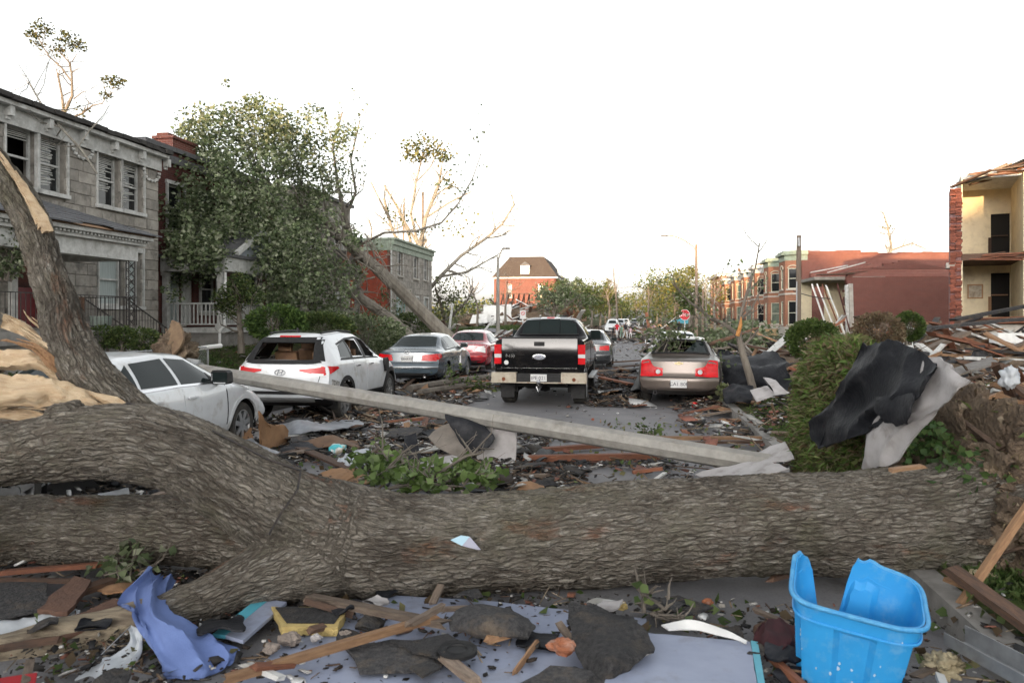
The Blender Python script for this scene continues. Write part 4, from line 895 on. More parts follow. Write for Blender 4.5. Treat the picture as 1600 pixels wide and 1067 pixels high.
    def wheels(s, ya, yb, Rr, w=.22, spokes=5, style=0, lip=None, archm=None, gap=.055):
        hw = s.W/2; Ra = Rr+gap
        for y in (ya, yb):
            s.arch.append((y, Rr, Ra))
            for d in (1, -1):
                wheel(s.root, Rr, w, d*(hw-w/2-.025), y, Rr, d, spokes, style)
                mb = MB(); n = 18; vs_ = []; pts = [(y+Ra*math.cos(t), Rr+Ra*math.sin(t)) for t in np.linspace(-.25, math.pi+.25, n)]
                for (a, b) in pts: vs_ += [(d*(hw-.03), a, b), (d*(hw-.42), a, b)]
                mb.add(vs_, [(2*i, 2*i+1, 2*i+3, 2*i+2) for i in range(n-1)]); vs2 = [(d*(hw-.40), a, b) for a, b in pts]; mb.add(vs2, [tuple(range(n))]); mb.build('wheel_well', RIMDARK, s.root)
                wl_ = lip or .05; ts = np.linspace(-.12, math.pi+.12, 22)
                inn = [(y+Ra*math.cos(t), Rr+Ra*math.sin(t)) for t in ts]; ou = [(y+(Ra+wl_)*math.cos(t), Rr+(Ra+wl_)*math.sin(t)) for t in ts]
                s.patch('arch_trim', 'side', inn, ou, archm or s.paint, .012, rows=2, cols=21, side=d, thick=.03)
    def body(s, mats=None, lower=None, name='body'):
        c = s.V[s.F].mean(1); keep = np.ones(len(s.F), bool)
        for y, Rr, Ra in s.arch: keep &= ~((np.hypot(c[:, 1]-y, c[:, 2]-Rr) < Ra+.012) & (np.abs(c[:, 0]) > s.W/2-.36))
        for mode, poly in s.holes:
            pa = c[:, 1] if mode == 'side' else c[:, 0]; pb = c[:, 1] if mode == 'top' else c[:, 2]; ins = np.zeros(len(c), bool); n = len(poly)
            for i in range(n):
                x1, y1 = poly[i]; x2, y2 = poly[(i+1) % n]; ins ^= ((y1 > pb) != (y2 > pb)) & (pa < (x2-x1)*(pb-y1)/((y2-y1) or 1e-9)+x1)
            if mode == 'side': ins &= np.abs(c[:, 0]) > s.W*.28
            if mode == 'rear': ins &= c[:, 1] < s.L*.4
            keep &= ~ins
        Fk = s.F[keep]; fm = None; ms = [s.paint]
        if lower: fm = (s.V[Fk].mean(1)[:, 2] < lower[0]).astype(int); ms = [s.paint, lower[1]]
        o = mesh_obj(name, s.V, Fk, ms, s.root, False, fm); return shade_auto(o, 45)
    def plate(s, txt, x, z, w=.32, h=.16, ink=None, mode='rear'):
        p, n = s.hit(mode, x, z); e = MB(); y = p.y-.012; e.box((x-w/2, y-.012, z-h/2), (x+w/2, y, z+h/2)); o = e.build('number_plate', PLATE, s.root)
        if txt: text_obj('plate_text', txt, h*.62, ink or INK, o, Matrix.Translation((x, y-.014, z-.008)) @ Matrix.Rotation(R(90), 4, 'X'), .002)
        return o
    def mirrors(s, y, z, m, size=(.22, .1, .15), sides=(1, -1)):
        for d in sides:
            p, n = s.hit('side', y, z, d); mb = MB(); x = p.x; a, b, c = size; x0, x1 = sorted((x+d*.05, x+d*(.05+a)))
            mb.prism([(x0, z-c/2+.02), (x0+.03, z-c/2), (x1-.03, z-c/2), (x1, z-c/2+.03), (x1-.01, z+c/2-.03), (x1-.05, z+c/2), (x0+.02, z+c/2), (x0, z+c/2-.02)], y-b/2, y+b/2, 0, Matrix(((1, 0, 0, 0), (0, 0, 1, 0), (0, 1, 0, 0), (0, 0, 0, 1))))
            xa, xb = sorted((x-d*.02, x+d*.07)); mb.box((xa, y-.03, z-.05), (xb, y+.03, z-.01)); o = mb.build('mirror', m, s.root)
            g = MB(); g.box((x0+.02, y-b/2-.006, z-c/2+.025), (x1-.02, y-b/2-.001, z+c/2-.025)); g.build('mirror_glass', CGLASS, o)
    def handles(s, lst, m):
        for y, z in lst:
            for d in (1, -1):
                p, n = s.hit('side', y, z, d); mb = MB(); mb.bar(p+n*.03+Vector((0, -.1, 0)), p+n*.03+Vector((0, .1, 0)), .02, .03, 0, X_); mb.bar(p+n*.015+Vector((0, -.09, 0)), p+n*.015+Vector((0, -.06, 0)), .03, .02, 0, X_); mb.bar(p+n*.015+Vector((0, .06, 0)), p+n*.015+Vector((0, .09, 0)), .03, .02, 0, X_); mb.build('door_handle', m, s.root)
    def seats(s, rows, m, z=.55):
        for y in rows:
            for x in (-.38, .38):
                mb = MB(); mb.box((x-.24, y-.25, z-.15), (x+.24, y+.25, z)); mb.bar((x, y-.2, z), (x, y-.36, z+.55), .44, .12, 0, Y_); mb.box((x-.13, y-.45, z+.57), (x+.13, y-.36, z+.76)); o = mb.build('seat', m, s.root)
SED = dict(zb=[(0, .36), (.25, .24), (4.4, .22), (4.8, .30)], belt=[(0, .90), (.2, .97), (.9, .985), (3.5, .93), (4.2, .80), (4.65, .66), (4.8, .56)],
           top=[(0, .96), (.12, 1.02), (.72, 1.06), (1.42, 1.395), (1.7, 1.44), (2.25, 1.465), (2.75, 1.43), (3.65, 1.0), (4.3, .86), (4.7, .72), (4.8, .62)], wt=.57,
           wm=[(0, .94), (.5, 1), (4.2, 1), (4.8, .9)], tail=[(.2, .08), (.4, .0), (.62, .0), (.68, .05), (1.1, .10)], nose=[(.2, .1), (.45, .0), (.7, .06), (.9, .2)])
def sedan_common(c, glass=True, bd=TRIM, holes=False, wys=(1.05, 3.78), Rr=.33, doors=True, spokes=5, style=0, pane_mat=None, rear_pane=True, win=None):
    gm = pane_mat or CGLASS
    c.wheels(*wys, Rr, .21, spokes, style)
    qa = [(.98, 1.03), (1.42, 1.06)]; qb = [(1.22, 1.19), (1.50, 1.335)]
    ra, rb = [(1.48, 1.055), (2.22, 1.045)], [(1.58, 1.345), (2.22, 1.375)]
    fa, fb = [(2.30, 1.04), (3.22, 1.015)], [(2.30, 1.375), (2.72, 1.335)]
    if rear_pane: c.patch('rear_window', 'top', [(-.60, .86), (0, .80), (.60, .86)], [(-.50, 1.39), (0, 1.40), (.50, 1.39)], gm, .005, rows=6, cols=8)
    c.patch('windscreen', 'top', [(-.52, 2.80), (0, 2.84), (.52, 2.80)], [(-.64, 3.44), (0, 3.56), (.64, 3.44)], gm, .005, rows=6, cols=8)
    for d in (1, -1):
        for (a, b) in ((qa, qb), (ra, rb), (fa, fb)):
            if win and (a is fa or a is ra) and d in win: continue
            c.patch('side_window', 'side', a, b, gm, .006, side=d, rows=4, cols=6)
        c.patch('window_trim', 'side', [(.96, 1.0), (2.2, 1.015), (3.3, .985)], [(.98, 1.028), (2.2, 1.04), (3.22, 1.012)], bd, .009, side=d, rows=1, cols=12)
        if doors:
            for (y0, y1, yt0, yt1) in ((1.50, 2.235, 1.50, 2.235), (2.255, 3.28, 2.255, 3.28)):
                lo = [(y0+(.28 if y0 < 2 else 0), .36), (y1, .36)] if y0 < 2 else [(y0, .36), (y1-.08, .36)]
                o = c.patch('door', 'side', lo, [(yt0, .985), (yt1, .975)], c.paint, .007, side=d, rows=7, cols=8, thick=.012)
    if doors: c.handles([(1.64, .87), (2.42, .86)], c.paint)
    c.mirrors(3.08, 1.07, c.paint)
    for x in (-.6, .6):
        d = 1 if x > 0 else -1; c.patch('headlight', 'front', [(d*.45, .56), (d*.82, .60)], [(d*.45, .68), (d*.80, .76)], CLEARL, .008, rows=3, cols=5)
    c.patch('grille', 'front', [(-.4, .48), (.4, .48)], [(-.42, .64), (.42, .64)], TRIM, .006, rows=2, cols=6)
# slate sedan
def emblem_H(c, x, z, m=CHROME, s=1.0):
    p, n = c.hit('rear', x, z); mb = MB(); y = p.y-.012; q = 20
    ring = [Vector((x+.085*s*math.cos(t), y, z+.045*s*math.sin(t))) for t in np.linspace(0, 2*math.pi, q)]; mb.tube(ring, .008*s, 5, caps=False)
    mb.bar((x-.045*s, y, z-.03*s), (x-.02*s, y, z+.032*s), .014*s, .012); mb.bar((x+.02*s, y, z-.032*s), (x+.045*s, y, z+.03*s), .014*s, .012); mb.bar((x-.035*s, y, z-.008*s), (x+.035*s, y, z+.008*s), .012*s, .012); mb.build('emblem', m, c.root)
c = Car('sedan', 'slate blue sedan with crumpled doors parked behind the white hatchback', 'car', st(-5.98, 20.05), YAW, 4.8, 1.83, SED, P_GREY, 'cars parked along the kerb')
sedan_common(c, spokes=7); c.body()
for d in (1, -1): c.patch('tail_light', 'rear', [(d*.40, .745), (d*.80, .74)], [(d*.43, .90), (d*.79, .925)], REDL, .012, rows=4, cols=8)
for d in (1, -1): c.patch('tail_light', 'side', [(.14, .76), (.44, .84)], [(.14, .92), (.38, .93)], REDL, .014, side=d, rows=3, cols=5)
c.patch('bumper_strip', 'rear', [(-.85, .54), (.85, .54)], [(-.85, .565), (.85, .565)], CHROME, .01, rows=1, cols=10); c.patch('bumper_lower', 'rear', [(-.75, .30), (.75, .30)], [(-.82, .42), (.82, .42)], TRIM, .008, rows=2, cols=10)
c.plate('B84R92', 0, .80); emblem_H(c, 0, .97); c.line('boot_seam', 'rear', [(-.72, .69), (.72, .69)], TRIM, .007)
c.patch('dented_panel', 'side', [(2.55, .48), (3.0, .5), (3.25, .62)], [(2.6, .78), (2.95, .93), (3.2, .9)], CHROME, .022, rows=4, cols=6, label='torn bare metal where the door is crushed')
mb = MB(); mb.lathe([(.03, 0), (.045, 0), (.045, .12), (.03, .12)], 14, 0, Matrix.Translation((.5, .02, .33)) @ Matrix.Rotation(R(-90), 4, 'X')); mb.build('exhaust', CHROME, c.root)
# red sedan
c = Car('sedan', 'deep red sedan half hidden between slate sedan and black pickup', 'car', st(-5.75, 25.9), YAW, 4.8, 1.83, SED, P_RED, 'cars parked along the kerb')
sedan_common(c, doors=False); c.body()
for d in (1, -1): c.patch('tail_light', 'rear', [(d*.45, .78), (d*.80, .70)], [(d*.55, .92), (d*.79, .94)], CLEARL, .012, rows=3, cols=6)
c.plate('F5A 8R', 0, .78); c.patch('bumper_lower', 'rear', [(-.75, .28), (.75, .28)], [(-.82, .44), (.82, .44)], TRIM, .008, rows=2, cols=10)
c.patch('bumper_strip', 'rear', [(-.86, .56), (.86, .56)], [(-.86, .60), (.86, .60)], REDL, .01, rows=1, cols=10)
# taupe sedan under the branch
c = Car('sedan', 'taupe sedan with smashed rear window under a broken branch by the kerb', 'car', st(1.02, 16.75), -R(14.6), 4.87, 1.79, SED, P_TAUPE, 'cars parked along the kerb')
c.holes.append(('top', [(-.52, .9), (.52, .9), (.44, 1.36), (-.44, 1.36)]))
sedan_common(c, rear_pane=False, wys=(1.08, 3.9)); c.body(); c.seats((1.75, 2.75), SEATD)
c.patch('rear_window_shard', 'top', [(.1, .9), (.58, .9)], [(.34, 1.38), (.50, 1.38)], CGLASS, .004, rows=4, cols=4)
for pts in ([(-.62, .84), (.62, .84)], [(-.62, .84), (-.5, 1.40)], [(.62, .84), (.5, 1.40)], [(-.5, 1.40), (.5, 1.40)]): c.line('window_seal', 'top', pts, TRIM, .03)
for d in (1, -1):
    o = c.patch('tail_light', 'rear', [(d*.34, .66), (d*.60, .64), (d*.81, .64)], [(d*.34, .82), (d*.54, .86), (d*.62, .99), (d*.80, .97)], REDL, .014, rows=5, cols=10)
    p, n = c.hit('rear', d*.44, .745)
    mb = MB(); M = Matrix.Translation((d*.44, p.y-.020, .745)) @ Matrix.Rotation(R(90), 4, 'X'); mb.lathe([(0, .012), (.045, .01), (.052, 0)], 20, 0, M); mb.build('reversing_lamp', CLEARL, o); mb = MB(); mb.lathe([(.052, 0), (.06, .014), (.075, .012), (.082, -.01)], 24, 0, M); mb.build('lamp_ring', CHROME if 0 else REDL, o)
c.plate('CA1 B0F', 0, .50, .34, .17); 
p, n = c.hit('rear', 0, .93); mb = MB(); y = p.y-.012; mb.prism([(-.09, -.018), (-.03, -.018), (-.03, -.034), (.03, -.034), (.03, -.018), (.09, -.018), (.085, .018), (.03, .018), (.03, .034), (-.03, .034), (-.03, .018), (-.085, .018)], 0, .012, 0, Matrix.Translation((0, y, .93)) @ Matrix.Rotation(R(90), 4, 'X')); mb.build('emblem', mat('gold_emblem', (.6, .5, .3), None, 1, .3, metal=.8), c.root)
c.line('boot_seam', 'rear', [(-.84, .63), (.84, .63)], TRIM, .009); c.patch('bumper_lower', 'rear', [(-.72, .25), (.72, .25)], [(-.85, .36), (.85, .36)], mat('taupe_dark', (.05, .045, .042), None, 1, .5), .008, rows=2, cols=10)
c.line('bumper_crease', 'rear', [(-.8, .40), (.8, .40)], P_TAUPE, .012)
mb = MB(); mb.lathe([(.03, 0), (.048, 0), (.048, .15), (.03, .15)], 14, 0, Matrix.Translation((-.5, .0, .30)) @ Matrix.Rotation(R(-90), 4, 'X')); mb.build('exhaust', TRIM, c.root)
mb = MB(); mb.prism([(-.04, 0), (.04, 0), (.0, .09)], -.004, .004, 0, Matrix.Translation((0, 1.6, 1.45)) @ Matrix.Rotation(R(90), 4, 'X')); mb.build('roof_antenna', TRIM, c.root)
# white sedan crushed at the left, and another white one behind the limbs
c = Car('sedan', 'white sedan with dark side windows pinned beside the fallen trunk', 'car', st(-6.55, 6.85), YAW, 4.8, 1.83, SED, P_WHITE, 'cars parked along the kerb')
sedan_common(c, bd=CHROME, spokes=7, style=1); c.body()
c.patch('mirror_base', 'side', [(3.0, .99), (3.22, .98)], [(3.02, 1.14), (3.16, 1.02)], TRIM, .012, side=1, rows=2, cols=3); c.mirrors(3.10, 1.08, TRIM, (.26, .13, .19), (1,)); c.line('wing_seam', 'side', [(3.3, .40), (3.3, .97)], TRIM, .007)
c = Car('sedan', 'second white sedan jammed behind the lowest limbs, only its flank showing', 'car', st(-6.15, 2.35), YAW+R(3), 4.8, 1.83, SED, P_WHITE, 'cars parked along the kerb')
sedan_common(c, doors=False, spokes=7, style=1); c.body()
# white crossover with its back window gone
TUC = dict(zb=[(0, .44), (.3, .30), (4.1, .27), (4.48, .36)], belt=[(0, 1.02), (.3, 1.10), (1.2, 1.09), (3.1, 1.00), (3.7, .94), (4.3, .80), (4.48, .66)],
           top=[(0, 1.05), (.08, 1.13), (.28, 1.36), (.48, 1.57), (.75, 1.625), (1.6, 1.655), (2.2, 1.62), (2.6, 1.53), (3.35, 1.09), (4.1, .96), (4.4, .80), (4.48, .7)], wt=.60, smooth=.05,
           wm=[(0, .95), (.5, 1), (3.9, 1), (4.48, .9)], tail=[(.3, .14), (.5, .02), (.75, .0), (.82, .05), (1.1, .09), (1.2, .06)], nose=[(.2, .1), (.45, .0), (.8, .06), (1.0, .2)])
c = Car('crossover', 'white crossover with its back window gone, parked beneath the fallen pole', 'car', st(-6.18, 12.85), YAW, 4.48, 1.85, TUC, P_WHITE, 'cars parked along the kerb')
c.holes += [('rear', [(-.60, 1.16), (-.50, 1.14), (.50, 1.14), (.60, 1.16), (.54, 1.46), (-.54, 1.46)]), ('side', [(1.40, 1.15), (2.02, 1.14), (2.02, 1.48), (1.46, 1.48)]), ('side', [(2.14, 1.14), (2.82, 1.11), (2.5, 1.46), (2.14, 1.48)])]
c.wheels(.93, 3.6, .345, .22, 5, 0, lip=.085, archm=TRIM); c.body(lower=(.46, TRIM)); c.seats((1.5, 2.55), SEAT, .7)
mb = MB(); mb.box((-.8, .4, .5), (.8, 3.3, .56)); mb.build('cabin_floor', SEATD, c.root)
mb = MB(); mb.box((-.7, 3.0, .8), (.7, 3.3, .98)); mb.build('dashboard', TRIM, c.root)
c.patch('rear_window_frame', 'rear', [(-.72, 1.10), (-.55, 1.075), (.55, 1.075), (.72, 1.10)], [(-.64, 1.165), (-.5, 1.145), (.5, 1.145), (.64, 1.165)], TRIM, .012, rows=2, cols=14, thick=.03)
c.patch('rear_window_frame', 'rear', [(-.60, 1.45), (.60, 1.45)], [(-.56, 1.54), (.56, 1.54)], TRIM, .014, rows=2, cols=14, thick=.03)
for d in (1, -1):
    c.patch('rear_window_frame', 'rear', [(d*.56, 1.16), (d*.76, 1.12)], [(d*.50, 1.47), (d*.60, 1.50)], TRIM, .012, rows=4, cols=4, thick=.03)
    o = c.patch('tail_light', 'rear', [(d*.36, .955), (d*.60, .90), (d*.80, .875)], [(d*.36, .985), (d*.60, 1.005), (d*.80, 1.03)], REDL, .016, rows=4, cols=10)
    c.patch('tail_light', 'side', [(.16, .88), (.56, .985)], [(.16, 1.035), (.52, 1.02)], REDL, .014, side=d, rows=3, cols=5)
    c.patch('reversing_lamp', 'rear', [(d*.58, .885), (d*.78, .86)], [(d*.58, .915), (d*.78, .905)], CLEARL, .022, rows=2, cols=5)
    c.patch('reflector', 'rear', [(d*.64, .55), (d*.84, .56)], [(d*.64, .61), (d*.84, .61)], REDL, .014, rows=2, cols=4)
    c.patch('quarter_window', 'side', [(.80, 1.17), (1.30, 1.15)], [(.96, 1.38), (1.36, 1.46)], CGLASS, .006, side=d, rows=4, cols=5)
    for y0, y1, zt in ((1.30, 1.40, 1.47), (2.02, 2.15, 1.49)): c.patch('window_pillar', 'side', [(y0, 1.12), (y1, 1.12)], [(y0+.06, zt), (y1+.03, zt)], TRIM, .008, side=d, rows=4, cols=2)
    c.patch('window_trim', 'side', [(.75, 1.12), (2, 1.095), (2.95, 1.06)], [(.8, 1.155), (2, 1.13), (2.85, 1.09)], TRIM, .010, side=d, rows=1, cols=12)
    c.patch('window_trim', 'side', [(.96, 1.39), (1.5, 1.475), (2.1, 1.49), (2.5, 1.44), (2.98, 1.12)], [(.93, 1.42), (1.5, 1.51), (2.1, 1.525), (2.55, 1.47), (3.06, 1.12)], TRIM, .010, side=d, rows=1, cols=20)
    for y0, y1 in ((1.36, 2.07), (2.09, 3.10)): c.patch('door', 'side', [(y0+(.26 if y0 < 2 else 0), .46), (y1, .46)], [(y0, 1.09), (y1, 1.05)], P_WHITE, .007, side=d, rows=7, cols=8, thick=.012)
    mb = MB(); P_ = []
    for y in np.linspace(.7, 2.2, 10): p, n = c.hit('top', d*.50, y); P_.append(p+Vector((0, 0, .035)))
    mb.tube(P_, .018, 6); mb.build('roof_rail', TRIM, c.root)
c.patch('bumper_skid', 'rear', [(-.6, .40), (.6, .40)], [(-.66, .49), (.66, .49)], mat('silver_skid_trim', (.25, .25, .25), None, 1, .5), .012, rows=2, cols=8); c.patch('bumper_gap', 'rear', [(-.62, .545), (.62, .545)], [(-.62, .60), (.62, .60)], TRIM, .010, rows=1, cols=8)
c.patch('sun_roof', 'top', [(-.44, .8), (.44, .8)], [(-.44, 2.1), (.44, 2.1)], CGLASS, .006, rows=6, cols=6); c.patch('brake_light', 'rear', [(-.2, 1.545), (.2, 1.545)], [(-.2, 1.565), (.2, 1.565)], REDL, .018, rows=1, cols=4)
c.handles([(1.52, .98), (2.28, .97)], CHROME); emblem_H(c, 0, .93, CHROME, 1.15); c.line('liftgate_seam', 'rear', [(-.74, 1.0), (-.70, .72), (.70, .72), (.74, 1.0)], TRIM, .006); c.plate(None, 0, .76, .32, .08)
c.patch('fuel_smudge', 'side', [(.25, .58), (.5, .55)], [(.28, .80), (.55, .74)], mat('scrape_marks', (.45, .44, .42), (.06, .05, .045), 14, .8), .007, side=1, rows=3, cols=4, label='scraped rear corner')
p, n = c.hit('side', 3.16, 1.0, 1); mb = MB(); mb.prism([(-.07, -.14), (.09, -.15), (.11, .06), (.04, .15), (-.08, .13), (-.10, 0)], -.03, .05, 0, Matrix.Translation(p+Vector((.05, .05, -.1))) @ Matrix.Rotation(R(90), 4, 'Y') @ Matrix.Rotation(R(90), 4, 'Z')); mb.build('hanging_mirror', TRIM, c.root)
mb = MB(); mb.prism([(-.05, 0), (.07, 0), (-.03, .09)], -.015, .015, 0, Matrix.Translation((0, .82, 1.63)) @ Matrix.Rotation(R(90), 4, 'Z') @ Matrix.Rotation(R(90), 4, 'X')); mb.build('roof_antenna', TRIM, c.root)
# black pickup
PK = dict(zb=[(0, .62), (5.4, .56), (5.7, .60)], belt=[(0, 1.42), (1.9, 1.42), (2.0, 1.40), (4.2, 1.30), (5.4, 1.16), (5.7, 1.05)],
          top=[(0, 1.46), (1.96, 1.46), (2.02, 1.50), (2.22, 1.86), (2.5, 1.925), (3.4, 1.91), (3.6, 1.86), (4.25, 1.36), (5.4, 1.22), (5.7, 1.10)], wt=.66, smooth=.03,
          wm=[(0, 1), (5.2, 1), (5.7, .93)], tail=[(.5, 0), (2, 0)], nose=[(.4, .0), (.9, .0), (1.2, .1)], plan=(.02, .2))
c = Car('pickup_truck', 'black pickup truck with rusty tan bumper standing in mid road', 'truck', st(-1.9, 16.15), YAW, 5.7, 1.94, PK, P_BLACK)
c.wheels(1.05, 4.62, .40, .30, 6, 1, lip=.09, archm=P_BLACK, gap=.09); c.body()
r = c.root
n_ = 16; zz_ = np.linspace(.83, 1.47, n_); prof_ = [(-.030-.040*(1-((z-.83)/.64)**2)**1.0+.03, z) for z in zz_]
mb = MB(); mb.add([(x, a-.035, z) for a, z in prof_ for x in (-.80, .80)]+[(x, .0, z) for a, z in prof_ for x in (-.80, .80)], [(2*i, 2*i+1, 2*i+3, 2*i+2) for i in range(n_-1)]+[(2*n_+2*i, 2*i, 2*i+2, 2*n_+2*i+2) for i in range(n_-1)]+[(2*i+1, 2*n_+2*i+1, 2*n_+2*i+3, 2*i+3) for i in range(n_-1)]); o = mb.build('tailgate', P_BLACK, r); shade_auto(o, 30)
mb = MB(); mb.box((-.80, -.06, 1.47), (.80, .03, 1.50)); mb.box((-.97, .031, 1.47), (.97, .08, 1.50)); mb.build('tailgate_cap', TRIM, o)
mb = MB(); mb.box((-.80, -.085, .842), (.80, -.072, .852)); mb.build('tailgate_trim', CHROME, o)
mb = MB(); mb.box((-.11, -.062, 1.31), (.11, -.03, 1.40)); mb.box((-.085, -.075, 1.335), (.085, -.063, 1.365)); mb.build('tailgate_handle', TRIM, o)
M = Matrix.Translation((0, -.068, 1.08)) @ Matrix.Rotation(R(90), 4, 'X') @ Matrix.Diagonal((1, .42, 1, 1)); mb = MB(); mb.lathe([(0, .014), (.115, .014), (.118, .008)], 28, 1, M); mb.lathe([(.118, .002), (.12, .018), (.14, .016), (.146, .0)], 28, 0, M); e = mb.build('emblem', [CHROME, mat('emblem_blue_grey', (.12, .14, .2), (.3, .3, .34), 30, .3)], o)
text_obj('emblem_script', 'Ford', .085, CHROME, e, Matrix.Translation((0, -.084, 1.078)) @ Matrix.Rotation(R(90), 4, 'X') @ Matrix.Shear('XZ', 4, (.0, .0)), .002)
text_obj('badge', 'F-150', .085, CHROME, o, Matrix.Translation((-.62, -.068, 1.10)) @ Matrix.Rotation(R(90), 4, 'X'), .004)
mb = MB(); mb.lathe([(0, .004), (.05, .004), (.052, 0)], 7, 0, Matrix.Translation((-.70, -.076, .96)) @ Matrix.Rotation(R(90), 4, 'X')); mb.build('sticker', PLATE, o)
mb = MB(); mb.box((-.94, -.07, .77), (.94, .0, .826)); mb.build('rear_valance', P_BLACK, r)
TANB = mat('dirty_tan_bumper_chrome', (.36, .325, .26), (.28, .245, .19), 4, .45, metal=.35, c3=(.14, .06, .03), s3=7, a3=.7)
for d in (1, -1):
    mb = MB(); x0, x1 = sorted((d*.47, d*1.0)); mb.box((x0, -.20, .54), (x1, -.02, .76)); xa, xb = sorted((d*.9, d*1.0)); mb.add([(d*.93, -.2, .74), (d*1.0, -.14, .74), (d*1.0, .25, .74), (d*.93, -.2, .54), (d*1.0, -.14, .54), (d*1.0, .25, .56)], [(0, 1, 4, 3), (1, 2, 5, 4)])
    mb.build('bumper', TANB, r)
    mb = MB(); mb.lathe([(0, .01), (.035, .008), (.04, 0)], 12, 0, Matrix.Translation((d*.74, -.201, .62)) @ Matrix.Rotation(R(90), 4, 'X')); mb.build('rust_spot', mat('rust', (.20, .06, .02), (.12, .04, .02), 20, .9), r)
    mb = MB(); x0, x1 = sorted((d*.815, d*.965)); mb.box((x0, -.035, .93), (x1, .05, 1.06)); mb.box((x0, -.035, 1.14), (x1, .05, 1.34)); tl_ = mb.build('tail_light', REDL, r)
    mb = MB(); mb.box((x0, -.034, 1.062), (x1, .05, 1.138)); mb.build('reversing_lamp', CLEARL, tl_)
    mb = MB(); x0, x1 = sorted((d*.62, d*.92)); mb.box((x0, .55, .16), (x1, .57, .52)); mb.build('mud_flap', TRIM, r)
    mb = MB(); x0, x1 = sorted((d*.92, d*1.06)); mb.box((x0, 2.0, .50), (x1, 3.9, .55)); mb.build('running_board', GALV, r)
    c.patch('side_window', 'side', [(2.40, 1.46), (2.85, 1.45)], [(2.48, 1.80), (2.85, 1.82)], CGLASS, .006, side=d, rows=3, cols=4); c.patch('side_window', 'side', [(2.92, 1.45), (3.92, 1.42)], [(2.92, 1.82), (3.48, 1.80)], CGLASS, .006, side=d, rows=3, cols=6)
    c.patch('door', 'side', [(2.92, .66), (3.98, .66)], [(2.92, 1.42), (3.98, 1.38)], P_BLACK, .007, side=d, rows=6, cols=6); c.patch('door', 'side', [(2.28, .66), (2.90, .66)], [(2.28, 1.42), (2.90, 1.42)], P_BLACK, .007, side=d, rows=6, cols=6)
    c.patch('mirror_patch', 'side', [(3.7, 1.40), (3.95, 1.40)], [(3.7, 1.52), (3.86, 1.52)], TRIM, .01, side=d, rows=2, cols=2)
mb = MB(); mb.box((-.468, -.17, .56), (.468, -.02, .735)); mb.box((-.468, -.175, .535), (.468, -.02, .559), 1); mb.build('bumper_step', [TRIM, TANB], r)
mb = MB(); mb.box((-.17, -.185, .575), (.17, -.172, .725)); o = mb.build('number_plate', PLATE, r); text_obj('plate_text', 'IPE·021', .105, INK, o, Matrix.Translation((0, -.187, .643)) @ Matrix.Rotation(R(90), 4, 'X'), .002)
mb = MB(); mb.box((-.04, -.16, .44), (.04, .3, .52)); mb.lathe([(.02, .0), (.02, .05), (.045, .07), (.05, .1), (.03, .14), (0, .145)], 14, 1, Matrix.Translation((0, -.2, .47))); mb.bar((0, -.22, .465), (0, -.1, .465), .07, .02); mb.tube([(-.05, -.15, .46), (0, -.17, .36), (.05, -.15, .46)], .012, 6, 1); mb.build('tow_hitch', [TRIM, CHROME], r)
mb = MB(); mb.box((-.55, .3, .42), (.55, 5.2, .6)); mb.tube([(-.75, 1.05, .4), (.75, 1.05, .4)], .06, 10); mb.lathe([(0, -.14), (.13, -.1), (.15, 0), (.13, .1), (0, .14)], 14, 0, Matrix.Translation((0, 1.05, .4)) @ Matrix.Rotation(R(90), 4, 'Y')); mb.build('chassis', RIMDARK, r)
for x0, x1, nm in ((-.66, -.255, 'rear_window'), (-.24, .24, 'rear_window'), (.255, .66, 'rear_window')):
    k = .09
    lo = [(x0, 1.525), (x1, 1.525)]; up = [(x0*(1-k) if abs(x0) > .5 else x0, 1.845), (x1*(1-k) if abs(x1) > .5 else x1, 1.845)]
    c.patch(nm, 'rear', lo, up, CGLASS, .012 if abs(x0) > .3 or x1 > .3 else .02, rows=4, cols=5)
c.patch('window_seal', 'rear', [(-.70, 1.50), (.70, 1.50)], [(-.70, 1.523), (.70, 1.523)], TRIM, .014, rows=1, cols=8)
c.patch('brake_light_housing', 'rear', [(-.24, 1.872), (.24, 1.872)], [(-.22, 1.903), (.22, 1.903)], CLEARL, .02, rows=2, cols=6); c.patch('brake_light', 'rear', [(-.09, 1.874), (.09, 1.874)], [(-.09, 1.898), (.09, 1.898)], REDL, .028, rows=1, cols=4)
c.mirrors(3.78, 1.47, TRIM, (.27, .12, .24)); c.patch('windscreen', 'top', [(-.6, 3.66), (.6, 3.66)], [(-.68, 4.2), (.68, 4.2)], CGLASS, .006, rows=4, cols=6)
